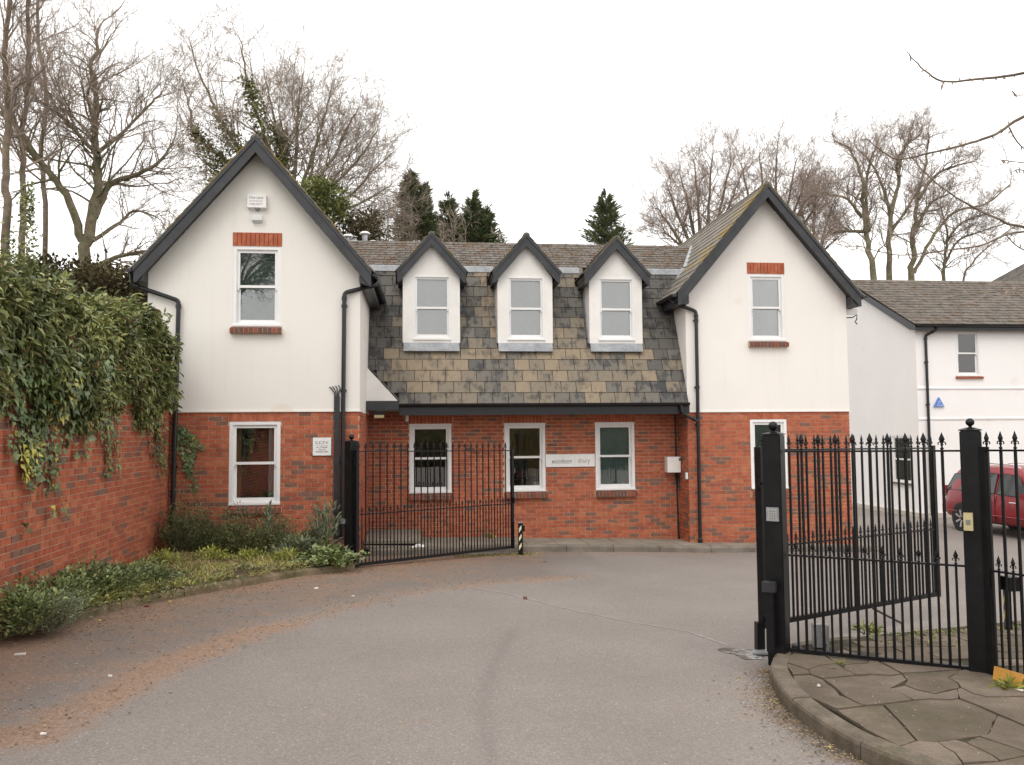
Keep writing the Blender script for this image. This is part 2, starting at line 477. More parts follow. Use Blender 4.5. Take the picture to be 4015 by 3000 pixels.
def brick_field(owner_key, out_ind, out_mb, O, U, W, length, z0, z1, blocks=lambda z0, z1: [], seed=0, depth=.03, proud=.003, dark=None, phase=0.0):
    """collect bricks of one wall face: O origin, U along, W outward"""
    rr = random.Random(seed); U, W = Vector(U), Vector(W); O = Vector(O)
    n = int(round((z1 - z0) / BH)); Z = Vector((0, 0, 1))
    for k in range(n):
        za = z1 - (k + 1) * BH; zb = za + BH
        u = -BP + (phase + (.1125 if k % 2 else 0)) % BP
        bl = blocks(za, zb)
        while u < length:
            for a, b in subtract(max(0, u), min(length, u + BP), bl):
                if b - a < .03: continue
                w = [30, 24, 20, 14, 9]
                if dark: w[4] = 9 * dark(a, za)
                mi = rr.choices(range(5), w)[0]
                c = O + U * ((a + b) / 2) + Z * (za + BH / 2 - O.z) - W * (depth / 2 - proud - rr.uniform(0, .002))
                out_ind.append((c, U.copy(), W.copy(), b - a - .0125, depth, BH - .0125, mi))
            u += BP


def lay_bricks(bricks, limit, parent_for, stuff_parent, name='brickwork'):
    camp = Vector((0, 0, CAM_Z))
    order = sorted(range(len(bricks)), key=lambda i: ((bricks[i][0] - camp).length / max(.2, bricks[i][3] / .215)))
    pick = set(order[:limit]); mb = MB()
    for i, (c, U, W, sx, sy, sz, mi) in enumerate(bricks):
        if i in pick: piece('brick', parent_for, c, U, W, U.cross(W), sx, sy, sz, 'brick%d' % mi)
        else: mb.obox(c, U * sx / 2, W * sy / 2, Vector((0, 0, sz / 2)), mi)
    if mb.v:
        o = mb.build(name, ['brick%d' % i for i in range(5)], stuff_parent, fix=False); o['kind'] = 'stuff'


# ------------------------------------------------------------------ tiles on a slope
def tile_slope(parent, O, U, V, N, length, rows, expo, tw, mats, blocks, limit, seed=0, thick=.012, stuff_name='roof_tiles', weights=None):
    rr = random.Random(seed); O, U, V, N = map(Vector, (O, U, V, N)); out = []
    tilt = .055
    for k in range(rows):
        v0 = k * expo; u = -tw + (tw / 2 if k % 2 else 0)
        bl = blocks(k, O + V * (v0 + expo / 2))
        while u < length:
            for a, b in subtract(max(0, u), min(length, u + tw), bl):
                if b - a < .04: continue
                c = O + U * ((a + b) / 2) + V * (v0 + expo * .58) + N * (.022 + rr.uniform(0, .004))
                mi = weights(c, rr) if weights else rr.randrange(len(mats))
                jig = rr.uniform(-.006, .006)
                v2 = (V - N * tilt + U * jig).normalized(); n2 = U.cross(v2).normalized()
                if n2.dot(N) < 0: n2 = -n2
                u2 = v2.cross(n2).normalized()
                out.append((c, u2, v2, n2, b - a - .011, expo * 1.10, thick * 1.25, mats[mi], mi))
            u += tw
    camp = Vector((0, 0, CAM_Z))
    order = sorted(range(len(out)), key=lambda i: (out[i][0] - camp).length)
    pick = set(order[:limit]); mb = MB()
    for i, (c, u2, v2, n2, sx, sy, sz, mn, mi) in enumerate(out):
        if i in pick: piece('tile', parent, c, u2, v2, n2, sx, sy, sz, mn)
        else: mb.obox(c, u2 * sx / 2, v2 * sy / 2, n2 * sz / 2, mi)
    if mb.v:
        o = mb.build(stuff_name, mats, parent, fix=False); o['kind'] = 'stuff'


# ================================================================== GROUND
def gauss(d, s): return math.exp(-(d / s) ** 2)


def seg_dist(pts, P):
    P = np.asarray(P); best = np.full(len(P), 1e9)
    for a, b in zip(pts[:-1], pts[1:]):
        a = np.array(a[:2]); b = np.array(b[:2]); ab = b - a
        t = np.clip(((P - a) @ ab) / (ab @ ab), 0, 1)
        d = np.linalg.norm(P - (a + t[:, None] * ab), axis=1); best = np.minimum(best, d)
    return best


def sheet(name, x0, x1, nx, y0, y1, ny, zoff, mat, kind='structure'):
    xs = np.linspace(x0, x1, nx); ys = np.linspace(y0, y1, ny); X, Y = np.meshgrid(xs, ys)
    Z = np.clip(.41 - .0305 * X - .0219 * Y, -.36, .52) + zoff
    V = np.stack([X, Y, Z], -1).reshape(-1, 3)
    i = np.arange((nx - 1) * (ny - 1)); r = i // (nx - 1); c = i % (nx - 1); a = r * nx + c
    F = np.stack([a, a + 1, a + nx + 1, a + nx], -1)
    me = bpy.data.meshes.new(name); me.from_pydata(V.tolist(), [], F.tolist()); me.materials.append(M[mat]); me.update()
    me.polygons.foreach_set('use_smooth', [True] * len(me.polygons))
    o = bpy.data.objects.new(name, me); link(o); o['kind'] = kind
    return o, V


sheet('ground', -600, 600, 161, -400, 900, 161, -.22, 'ground')
road, RV = sheet('road', -5.6, 24, 380, -8, 40, 540, 0.0, 'road')
P2 = RV[:, :2]
LK = [(-3.95, 4), (-3.85, 8.1), (-3.6, 8.8), (-3.29, 9.8), (-2.87, 10.5), (-2.3, 11.35), (-1.81, 12.1), (-1.0, 12.95)]
litter = [on_ground(*p) for p in ((-300, 2960), (150, 2870), (480, 2700), (700, 2590), (1000, 2480), (1300, 2400), (1600, 2330), (1900, 2290), (2300, 2260))]
dL = seg_dist(litter, P2); dK = seg_dist(LK + [(.5, 14.4), (1.7, 15.2), (5.5, 15.3)], P2)
RKb = [(3.0, 6.95), (2.844, 6.5), (2.64, 5.9), (2.60, 5.5), (2.62, 5.05), (2.70, 4.8), (2.86, 4.4), (3.15, 3.9), (3.5, 3.4)]
dR = seg_dist(RKb, P2)
wear_r = np.clip(1.15 * np.exp(-(dL / .24) ** 2) * (.55 + .45 * (P2[:, 1] < 9)) + .6 * np.exp(-(dK / .35) ** 2) + .45 * np.exp(-(dR / .4) ** 2), 0, 1)
side = np.zeros(len(P2))
lx = np.interp(P2[:, 1], [p.y for p in litter], [p.x for p in litter])
side = np.clip((lx - P2[:, 0]) / .8 + .2, 0, 1) * (P2[:, 1] < 15) * (P2[:, 0] < 4)
far_d = np.clip((P2[:, 1] - 13.3) / 1.2, 0, 1) * (P2[:, 0] < 3)
wear_g = np.clip(.62 * side + .35 * far_d + .95 * np.exp(-(dR / .17) ** 2) + .3 * np.exp(-(np.hypot(P2[:, 0] - 2.9, P2[:, 1] - 7.3) / .4) ** 2), 0, 1)
tyre = [on_ground(*p) for p in ((2010, 2470), (1960, 2560), (1915, 2660), (1895, 2760), (1905, 2880), (1950, 3010))]
dT = seg_dist(tyre, P2)
wear_b = .45 * np.exp(-(dT / .055) ** 2)
wr = np.clip(wear_r + .62 * side * np.clip(1.2 - dK / 3.2, .35, 1), 0, 1)
ca = road.data.color_attributes.new('wear', 'FLOAT_COLOR', 'POINT')
ca.data.foreach_set('color', np.stack([wr, wear_g, wear_b, np.ones(len(P2))], -1).astype(np.float32).ravel())

# a pale trench seam across the tarmac
mb = MB(); seam = [on_ground(*p) for p in ((1830, 2298), (2000, 2330), (2200, 2382), (2450, 2435), (2700, 2478), (2850, 2530))]
for a, b in zip(seam[:-1], seam[1:]):
    d = (b - a).normalized(); n = Vector((-d.y, d.x, 0)) * .010
    k = len(mb.v); mb.v += [tuple(q + Vector((0, 0, .004))) for q in (a - n, a + n, b + n, b - n)]; mb.face((k, k + 1, k + 2, k + 3))
o = mb.build('road_seam', 'seam'); o['kind'] = 'structure'


def curve_pts(pts, step):
    """resample a polyline at even steps"""
    pts = [Vector((p[0], p[1], 0)) for p in pts]
    # Catmull-Rom smoothing
    dense = []
    for i in range(len(pts) - 1):
        p0 = pts[max(0, i - 1)]; p1 = pts[i]; p2 = pts[i + 1]; p3 = pts[min(len(pts) - 1, i + 2)]
        for k in range(20):
            t = k / 20
            dense.append(.5 * ((2 * p1) + (-p0 + p2) * t + (2 * p0 - 5 * p1 + 4 * p2 - p3) * t * t + (-p0 + 3 * p1 - 3 * p2 + p3) * t ** 3))
    dense.append(pts[-1]); out = [dense[0]]; acc = 0
    for a, b in zip(dense[:-1], dense[1:]):
        acc += (b - a).length
        if acc >= step: out.append(b.copy()); acc = 0
    out.append(pts[-1]); return out


def kerb(name, pts, side_, width=.125, height=.115, step=.9, mat='concrete', seed=1):
    """kerb stones laid along a curve; road edge on the curve, body on side_"""
    rr = random.Random(seed); root = bpy.data.objects.new(name, None); link(root, None, (pts[0][0], pts[0][1], gz(*pts[0][:2]))); root['kind'] = 'structure'
    fine = curve_pts(pts, .06); runs = []; cur = [fine[0]]; L = 0
    for a, b in zip(fine[:-1], fine[1:]):
        cur.append(b); L += (b - a).length
        if L >= step: runs.append(cur); cur = [b]; L = 0
    if len(cur) > 1: runs.append(cur)
    for run in runs:
        mb = MB(); dz = rr.uniform(-.006, .006); n = len(run)
        for i, p in enumerate(run):
            d = (run[min(i + 1, n - 1)] - run[max(0, i - 1)]).normalized(); nn_ = Vector((-d.y, d.x, 0)) * side_
            q = p.copy()
            if i == 0: q += d * .005
            if i == n - 1: q -= d * .005
            z = gz(q.x, q.y); h = height + dz
            for off, zz in ((0, -.1), (.0, h - .03), (.008, h - .010), (.028, h), (width, h + .002), (width, -.1)):
                w = q + nn_ * off; mb.v.append((w.x, w.y, z + zz))
        for i in range(n - 1):
            for k in range(6):
                a = i * 6 + k; b = i * 6 + (k + 1) % 6; mb.face((a, b, b + 6, a + 6))
        mb.face(range(6)); mb.face([(n - 1) * 6 + k for k in range(6)][::-1])
        mb.build('kerb_stone', mat, root)
    return root


M['bedkerb'] = simple('sandy_mossy_kerb', (.23, .175, .115), .95, .35, 4, 60, .6, c2=(.12, .105, .05), amt=(.45, .65), spec=.2)
kerb('bed_kerb', LK, 1, .12, .095, seed=3, mat='bedkerb')
CK = [(-.9, 14.6), (-.2, 14.75), (.7, 15.1), (1.7, 15.36), (2.6, 15.42), (3.6, 15.47), (4.6, 15.5), (5.5, 15.47), (6.6, 15.62), (7.8, 15.72), (8.9, 15.75)]
kerb('office_kerb', CK, 1, .13, .115, seed=5)
RK = [(4.1, 7.75), (3.7, 7.62), (3.3, 7.4), (3.05, 7.05), (2.80, 6.55), (2.64, 5.95), (2.60, 5.5), (2.61, 5.05), (2.68, 4.72), (2.82, 4.4), (3.1, 3.9), (3.5, 3.4)]
M['kerbdark'] = simple('worn_dark_kerb', (.165, .135, .105), .95, .35, 4, 60, .8, c2=(.10, .09, .055), amt=(.45, .65), spec=.2)
kerb('corner_kerb', RK, 1, .135, .12, step=.86, seed=7, mat='kerbdark')

# ---- paving in front of the offices
pv = bpy.data.objects.new('pavement', None); link(pv, None, (2, 16, 0)); pv['kind'] = 'structure'
mb = MB(); CKn = [(p.x, p.y) for p in curve_pts(CK, .15)]
ckx = [p[0] for p in CKn]; cky = [p[1] for p in CKn]


def cky_at(x): return float(np.interp(x, ckx, cky)) + .135


xs = np.arange(-1.02, 8.9, .25)
for a, b in zip(xs[:-1], xs[1:]):
    k = len(mb.v)
    for x, y in ((a, cky_at(a)), (b, cky_at(b)), (b, 16.9), (a, 16.9)): mb.v.append((x, y, gz(x, y) + .092))
    mb.face((k, k + 1, k + 2, k + 3))
mb.build('bedding', 'joint', pv)
rr = random.Random(4); x = -1.02
while x < 8.8:
    x2 = x + .60; ys = [16.86, 16.24, 15.0]
    for ya, yb in zip(ys[:-1], ys[1:]):
        mb = MB(); lo = max(yb, cky_at((x + x2) / 2) + .004)
        if ya - lo < .08: continue
        dz = rr.uniform(-.002, .003); pts = []
        for px_, py_ in ((x + .008, None), (x2 - .008, None), (x2 - .008, ya - .008), (x + .008, ya - .008)):
            y_ = py_ if py_ is not None else max(yb + .003, cky_at(px_) + .004)
            pts.append((px_, y_, gz(px_, y_) + .075 + dz))
        mb.prism(pts, (0, 0, .04)); mb.build('paving_slab', 'flag', pv)
    x = x2


def r83(x, y): return (3000 + .48403 * x, 2200 + .48403 * y)


# ---- crazy paving on the near corner
cp = bpy.data.objects.new('corner_pavement', None); link(cp, None, (4, 5, .3)); cp['kind'] = 'structure'
POLY = [
    [(150, 805), (240, 762), (480, 785), (572, 843), (440, 858), (350, 891), (168, 832)],
    [(168, 842), (348, 899), (364, 928), (228, 934), (188, 880)],
    [(355, 899), (440, 865), (575, 851), (638, 892), (733, 940), (600, 956), (472, 966), (372, 932)],
    [(234, 941), (368, 935), (466, 974), (498, 1003), (566, 1052), (606, 1105), (372, 1120), (300, 1082), (238, 1008)],
    [(378, 1128), (608, 1112), (648, 1126), (765, 1182), (810, 1189), (580, 1216)],
    [(478, 974), (600, 963), (738, 948), (858, 983), (1006, 1047), (1188, 1144), (960, 1175), (826, 1187), (774, 1177), (656, 1119), (577, 1046)],
    [(590, 1224), (820, 1195), (952, 1185), (1074, 1310), (1152, 1402), (1218, 1474), (1090, 1516), (935, 1440), (815, 1376)],
    [(968, 1182), (1200, 1151), (1340, 1141), (1500, 1147), (1568, 1137), (1728, 1196), (1876, 1264), (1796, 1426), (1728, 1434), (1548, 1461), (1400, 1478), (1240, 1472), (1172, 1398), (1088, 1303)],
    [(490, 770), (630, 722), (855, 800), (826, 834), (640, 846), (582, 840)],
    [(648, 858), (830, 846), (867, 805), (1098, 925), (1020, 936), (860, 926), (740, 934), (644, 888)],
    [(752, 944), (860, 935), (1020, 945), (1106, 931), (1144, 970), (1008, 1039), (867, 976)],
    [(876, 798), (1000, 747), (1600, 852), (1598, 890), (1112, 918)],
    [(1118, 930), (1596, 900), (1480, 958), (1556, 1002), (1575, 1038), (1546, 1046), (1418, 1074), (1380, 1086), (1244, 1056), (1136, 1018), (1158, 974)],
    [(1020, 1050), (1130, 1026), (1238, 1066), (1380, 1096), (1420, 1086), (1552, 1057), (1564, 1127), (1500, 1136), (1340, 1129), (1204, 1139)],
    [(1608, 893), (1850, 915), (2140, 1090), (2140, 1110), (1800, 1114), (1693, 1088), (1590, 1038), (1566, 998), (1490, 960)],
    [(1562, 1056), (1584, 1046), (1688, 1098), (1800, 1126), (2140, 1118), (2140, 1365), (1888, 1257), (1734, 1188), (1579, 1127)],
    [(1100, 1524), (1235, 1482), (1398, 1491), (1536, 1582), (1598, 1668), (1400, 1690), (1268, 1622)],
    [(1408, 1489), (1550, 1471), (1622, 1493), (1826, 1592), (1894, 1642), (1608, 1658), (1546, 1578)],
    [(1634, 1490), (1736, 1445), (2140, 1580), (2140, 1588), (1906, 1634), (1836, 1588)],
    [(1742, 1436), (1805, 1427), (1887, 1270), (2140, 1376), (2140, 1570)],
    [(1908, 1644), (2140, 1596), (2140, 1790), (1720, 1790), (1610, 1668)],
    [(1450, 1676), (1600, 1672), (1712, 1790), (1690, 1860), (1640, 1900)],
    [(1716, 1798), (2140, 1798), (2140, 2200), (1900, 2200), (1700, 1900)]]
rr = random.Random(9)
mb = MB(); base = [on_ground(*r83(x, y), dz=.1) for x, y in [(145, 760), (400, 690), (1600, 820), (2240, 980), (2240, 2300), (1900, 2300), (1640, 1900), (1440, 1672), (1270, 1620), (1090, 1515), (935, 1440), (815, 1378), (575, 1222), (375, 1125), (305, 1085), (240, 1010), (175, 885)]]
mb.prism([(p.x, p.y, p.z) for p in base], (0, 0, -.15)); mb.build('bedding', 'joint', cp)
for poly in POLY:
    pts = [on_ground(*r83(x, y), dz=.1) for x, y in poly]
    # roughen the broken edges
    out = []
    for a, b in zip(pts, pts[1:] + pts[:1]):
        n = max(1, int((b - a).length / .09)); d = (b - a)
        nrm = Vector((-d.y, d.x, 0)).normalized() if d.length > 0 else Vector((0, 0, 0))
        for k in range(n): out.append(a + d * (k / n) + nrm * rr.uniform(-.007, .007) * (1 if k else 0))
    dz = rr.uniform(.008, .020); tx, ty_ = rr.uniform(-.006, .006), rr.uniform(-.006, .006)
    c = sum(out, Vector()) / len(out)
    q = [(p.x, p.y, p.z - .05 + (p.x - c.x) * tx + (p.y - c.y) * ty_) for p in out]
    mb = MB(); mb.prism(q, (0, 0, .05 + dz)); mb.build('paving_slab', rr.choice(['slab', 'slab', 'slab2']), cp)

# ---- mossy slabs behind the railings
mp_ = bpy.data.objects.new('mossy_pavement', None); link(mp_, None, (5, 7.5, .3)); mp_['kind'] = 'structure'
FU = Vector((1.18, -.67, 0)).normalized(); FV = Vector((.67, 1.18, 0)).normalized(); F0 = Vector((3.45, 7.1, 0))
mb = MB(); q = [F0 + FU * a + FV * b for a, b in ((.1, .06), (2.2, .06), (5.2, 3.3), (.55, 1.05))]
q = [Vector((3.55, 7.12, 0)), Vector((4.75, 6.45, 0)), Vector((9.5, 6.6, 0)), Vector((9.5, 9.2, 0)), Vector((6.4, 8.55, 0)), Vector((4.3, 7.85, 0)), Vector((3.75, 7.55, 0))]
mb.prism([(p.x, p.y, gz(p.x, p.y) + .085) for p in q], (0, 0, -.12)); mb.build('bedding', 'joint', mp_)
poly2 = [(p.x, p.y) for p in q]


def inside(x, y, poly):
    c = False
    for (x1, y1), (x2, y2) in zip(poly, poly[1:] + poly[:1]):
        if (y1 > y) != (y2 > y) and x < (x2 - x1) * (y - y1) / (y2 - y1) + x1: c = not c
    return c


for i in range(-3, 14):
    for j in range(-6, 12):
        off = .2 if j % 2 else 0
        c0 = Vector((3.4 + i * .46 + off, 6.2 + j * .235, 0))
        cs = [c0 + Vector((a, b, 0)) for a, b in ((0, 0), (.445, 0), (.445, .22), (0, .22))]
        if not all(inside(p.x, p.y, poly2) for p in cs): continue
        mb = MB(); dz = rr.uniform(-.004, .006)
        mb.prism([(p.x, p.y, gz(p.x, p.y) + .06) for p in cs], (0, 0, .035 + dz)); mb.build('paving_slab', rr.choice(['slab', 'slab2']), mp_)

# ---- the planted bed (soil)
mb = MB(); inner = curve_pts(LK, .25)
for p in inner:
    d = (p.x, p.y); wx = -4.05
    far_y = min(14.4, p.y + 6)
rows = []
for p in inner:
    row = []
    t_end = Vector((-4.02, p.y, 0)) if p.x > -3.9 and p.y < 11.5 else Vector((-4.02 + (p.y - 11.5) * 1.9, 14.4, 0))
    for k in range(9):
        t = k / 8; q_ = Vector((p.x - .06, p.y + .06, 0)).lerp(t_end, t)
        row.append((q_.x, q_.y, gz(q_.x, q_.y) + .07 + .10 * math.sin(t * math.pi * .5)))
    rows.append(row)
n = 9
for row in rows: mb.v += row
for i in range(len(rows) - 1):
    for k in range(n - 1): mb.face((i * n + k, i * n + k + 1, (i + 1) * n + k + 1, (i + 1) * n + k))
o = mb.build('planting_bed', 'soil'); o['kind'] = 'structure'

# ================================================================== OFFICE BUILDING
office = thing('office_building', 'cream rendered and red brick office with two steep gables and three dormers between them', 'building', (2, 16.9, 0))
YL, YR, YC = 14.37, 16.22, 16.86
ZB = 2.602
TAN = 1.17
Z3 = Vector((0, 0, 1)); XU = Vector((1, 0, 0)); NY = Vector((0, -1, 0))
ALLB = []          # bricks of the office


def sash_window(parent, x0, x1, z0, z1, y, blind=None, frame_w=.055, side=None, inner_y=.5, open_low=0.0, blind_drop=1.0, room='dark_room', curtain=False, k=1.0):
    """sliding sash: box frame, upper sash in front, lower sash behind; y is the outer face"""
    w = part_empty('window', parent, ((x0 + x1) / 2, y, z0))
    zm = z0 + (z1 - z0) * .497
    mb = MB()
    def ring(mb, a0, a1, b0, b1, wl, wr, wt, wb, ya, yb):
        mb.box(a0, a0 + wl, ya, yb, b0, b1); mb.box(a1 - wr, a1, ya, yb, b0, b1)
        mb.box(a0 + wl, a1 - wr, ya, yb, b1 - wt, b1); mb.box(a0 + wl, a1 - wr, ya, yb, b0, b0 + wb)
    f = frame_w
    ring(mb, x0, x1, z0, z1, f, f, f, .05, y - .012, y + .10)
    ring(mb, x0 + f, x1 - f, z0 + .05, z1 - f, .012, .012, .012, .004, y + .006, y + .10)
    mb.box(x0 - .005, x1 + .005, y - .03, y - .012, z0, z0 + .03)
    mb.build('frame', 'upvc', w)
    a0, a1 = x0 + f + .012, x1 - f - .012
    # upper sash (front), with horns
    mb = MB(); t = z1 - f - .012
    ring(mb, a0, a1, zm - .02, t, .040 * k, .040 * k, .042 * k, .045, y + .018, y + .05)
    for xx in (a0, a1 - .034):
        mb.prism([(xx, y + .02, zm - .02), (xx + .034, y + .02, zm - .02), (xx + .028, y + .02, zm - .06), (xx + .006, y + .02, zm - .06)], (0, .028, 0))
    mb.build('upper_sash', 'upvc', w)
    mb = MB(); mb.box(a0 + .038 * k, a1 - .038 * k, y + .032, y + .036, zm + .022, t - .04); mb.build('pane', 'glass', w)
    mb = MB(); bz = z0 + .054
    ring(mb, a0, a1, bz, zm + .02, .045 * k, .045 * k, .03, .062, y + .055, y + .09)
    mb.build('lower_sash', 'upvc', w)
    mb = MB(); mb.box(a0 + .043 * k, a1 - .043 * k, y + .07, y + .074, bz + .06, zm - .008); mb.build('pane', 'glass', w)
    # what is behind the glass
    if blind == 'venetian':
        mb = MB(); z = bz + .04; top = t
        while z < top:
            mb.obox(((x0 + x1) / 2, y + .125, z), ((a1 - a0) / 2 - .01, 0, 0), (0, .007, .0115), (0, -.0008, .0006)); z += .025
        for xx in (a0 + .12, a1 - .12): mb.box(xx - .002, xx + .002, y + .110, y + .111, bz, top)
        mb.build('blind', 'blind', w)
    elif blind == 'pale':
        mb = MB(); lo = bz + .03 + (t - bz) * (1 - blind_drop)
        mb.box(a0 - .02, a1 + .02, y + .14, y + .145, lo, t + .02); mb.box(a0 - .02, a1 + .02, y + .135, y + .15, lo - .02, lo)
        mb.build('blind', 'pale_blind', w)
    # room behind
    mb = MB()
    mg = .25 if k == 1.0 else .10
    X0, X1_, Z0_, Z1_, D = x0 - mg, x1 + mg, z0 - (.3 if k == 1.0 else .02), z1 + .08, y + 2.2
    mb.face([len(mb.v) + i for i in range(4)]); mb.v += [(X0, D, Z0_), (X1_, D, Z0_), (X1_, D, Z1_), (X0, D, Z1_)]
    for q in ([(X0, y + .3, Z0_), (X0, D, Z0_), (X0, D, Z1_), (X0, y + .3, Z1_)], [(X1_, y + .3, Z0_), (X1_, D, Z0_), (X1_, D, Z1_), (X1_, y + .3, Z1_)],
              [(X0, y + .3, Z0_), (X1_, y + .3, Z0_), (X1_, D, Z0_), (X0, D, Z0_)], [(X0, y + .3, Z1_), (X1_, y + .3, Z1_), (X1_, D, Z1_), (X0, D, Z1_)]):
        k = len(mb.v); mb.v += q; mb.face((k, k + 1, k + 2, k + 3))
    mb.build('room', room, w, fix=False)
    return w


def brick_sill(parent, x0, x1, ztop, y, z_h=.082, out=.10):
    s = part_empty('window_sill', parent, ((x0 + x1) / 2, y, ztop))
    n = max(3, round((x1 - x0) / .075)); st = (x1 - x0) / n
    mb = MB(); mb.hexa([(x0 + .002, y - out + .006, ztop - .04 - z_h + .004), (x1 - .002, y - out + .006, ztop - .04 - z_h + .004), (x1 - .002, y + .04, ztop - .05 - z_h), (x0 + .002, y + .04, ztop - .05 - z_h),
                        (x0 + .002, y - out + .006, ztop - .044), (x1 - .002, y - out + .006, ztop - .044), (x1 - .002, y + .04, ztop - .004), (x0 + .002, y + .04, ztop - .004)])
    mb.build('mortar_bed', 'mortar', s)
    rr = random.Random(int(x0 * 100))
    for i in range(n):
        mb = MB(); a, b = x0 + i * st + .004, x0 + (i + 1) * st - .004; e = rr.uniform(-.003, .003)
        mb.hexa([(a, y - out + e, ztop - .04 - z_h), (b, y - out + e, ztop - .04 - z_h), (b, y + .03, ztop - .04 - z_h), (a, y + .03, ztop - .04 - z_h),
                 (a, y - out + e, ztop - .04), (b, y - out + e, ztop - .04), (b, y + .03, ztop), (a, y + .03, ztop)])
        mb.build('brick', 'sillbrick%d' % rr.randrange(3), s)


def soldier_lintel(parent, x0, x1, z0, z1, y, seed=0):
    s = part_empty('lintel', parent, ((x0 + x1) / 2, y, z0))
    n = round((x1 - x0) / .075); st = (x1 - x0) / n; rr = random.Random(seed)
    mb = MB(); mb.box(x0 + .002, x1 - .002, y + .004, y + .08, z0 + .002, z1 - .002); mb.build('mortar_bed', 'mortar', s)
    for i in range(n):
        mb = MB(); e = rr.uniform(0, .003); mb.box(x0 + i * st + .004, x0 + (i + 1) * st - .004, y - .003 - e, y + .05, z0, z1)
        mb.build('brick', rr.choice(['brick0', 'brick2', 'brick0', 'brick1']), s)


def rect(x0, x1, z0, z1, y): return [(x0, y, z0), (x1, y, z0), (x1, y, z1), (x0, y, z1)]


def wing(X0, X1, YF, base, render, side_x, uw, lw, gx, back, blind_lo, blind_up, seed):
    """gabled wing: uw/lw = window rectangles (x0,x1,z0,z1)"""
    xc = gx; zr = 7.20
    def roof_z(x): return zr - .03 - TAN * abs(x - xc)
    # rendered upper wall, with its window opening
    mb = MB()
    loop = [(X0, YF, ZB), (X1, YF, ZB), (X1, YF, min(5.0, roof_z(X1) - .12)), (xc, YF, zr - .14), (X0, YF, min(5.0, roof_z(X0) - .12))]
    hl = [(uw[0], YF, uw[2]), (uw[1], YF, uw[2]), (uw[1], YF, uw[3] + .0), (uw[0], YF, uw[3] + .0)]
    mb.prism([(a, YF - .012, c) for a, b, c in loop], (0, .25, 0), [[(a, YF - .012, c) for a, b, c in hl]])
    for xs_ in ((X0, X0 + .2), (X1 - .2, X1)): mb.box(xs_[0], xs_[1], YF + .239, back, ZB, 5.0)
    mb.box(X0 - .012, X1 + .012, YF - .028, YF - .013, ZB - .004, ZB + .02)         # bell-cast bead
    mb.build('rendered_wall', render, office)
    # mortar wall below
    mb = MB()
    mb.prism([(X0 + .01, YF + .006, base), (X1 - .01, YF + .006, base), (X1 - .01, YF + .006, ZB), (X0 + .01, YF + .006, ZB)], (0, .25, 0),
             [[(lw[0], YF + .006, lw[2]), (lw[1], YF + .006, lw[2]), (lw[1], YF + .006, lw[3]), (lw[0], YF + .006, lw[3])]])
    mb.box(X0 + .011, X0 + .21, YF + .257, back, base, ZB); mb.box(X1 - .21, X1 - .011, YF + .257, back, base, ZB)
    mb.build('mortar_wall', 'mortar', office)
    lz1 = lw[3] + .13
    def blk(za, zb):
        r_ = []
        if zb > lw[2] + .01 and za < lw[3] - .005: r_.append((lw[0] - X0, lw[1] - X0))
        if zb > lw[3] + .01 and za < ZB: r_.append((lw[0] - X0 - .02, lw[1] - X0 + .02))
        if zb > lw[2] - .10 and za < lw[2] - .02: r_.append((lw[0] - X0 - .03, lw[1] - X0 + .03))
        return r_
    def dark(u, z): return 2.6 if (z < 1.3) else .8
    brick_field('o', ALLB, None, (X0, YF, ZB), XU, NY, X1 - X0, base, ZB, blk, seed, dark=dark)
    # soldier course over the lower window, sill below
    soldier_lintel(office, lw[0] - .02, lw[1] + .02, lw[3] + .002, ZB - .006, YF, seed)
    brick_sill(office, lw[0] - .02, lw[1] + .04, lw[2] - .01, YF)
    soldier_lintel(office, uw[0] - .015, uw[1] + .015, uw[3] + .006, uw[3] + .236, YF - .016, seed + 3)
    brick_sill(office, uw[0] - .03, uw[1] + .03, uw[2] - .004, YF - .012)
    sash_window(office, *uw, YF + .005, blind_up[0], room=blind_up[1]); sash_window(office, *lw, YF + .012, blind_lo[0], room=blind_lo[1])


LWIN_U = (-3.165, -2.372, 4.055, 5.424); LWIN_L = (-3.195, -2.36, 1.045, 2.44)
RWIN_U = (6.665, 7.437, 4.052, 5.432); RWIN_L = (6.64, 7.41, 1.045, 2.447)
LX0, LX1, RX0, RX1 = -4.548, -1.04, 5.332, 8.768
LXC, RXC = -2.765, 7.022
wing(LX0, LX1, YL, -.2, 'render_l', 0, LWIN_U, LWIN_L, LXC, 21.6, (None, 'dark_room'), ('venetian', 'dark_room'), 11)
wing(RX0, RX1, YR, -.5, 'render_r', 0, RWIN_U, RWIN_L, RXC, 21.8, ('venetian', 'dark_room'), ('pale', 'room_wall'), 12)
# returns: left wing's right side (short), right wing's left side
brick_field('o', ALLB, None, (LX1, YC, ZB), (0, -1, 0), (1, 0, 0), YC - YL, -.2, ZB, seed=21)
brick_field('o', ALLB, None, (RX0, YC, ZB), (0, -1, 0), (-1, 0, 0), YC - YR, -.5, ZB, seed=22, dark=lambda u, z: 2)

# recessed centre wall with three windows
CW = [(-.233, .61, 1.02, 2.412), (1.69, 2.53, 1.022, 2.416), (3.575, 4.40, 1.025, 2.42)]
mb = MB()
mb.prism(rect(LX1, RX0, -.4, 2.9, YC + .006), (0, .25, 0), [rect(a, b, c, d, YC + .006) for a, b, c, d in CW])
mb.build('mortar_wall', 'mortar', office)


def cblk(za, zb):
    r_ = []
    for a, b, c, d in CW:
        if zb > c + .01 and za < d - .005: r_.append((a - LX1, b - LX1))
        if zb > d + .01 and za < d + .22: r_.append((a - LX1 - .02, b - LX1 + .02))
        if zb > c - .10 and za < c - .02: r_.append((a - LX1 - .03, b - LX1 + .03))
    return r_


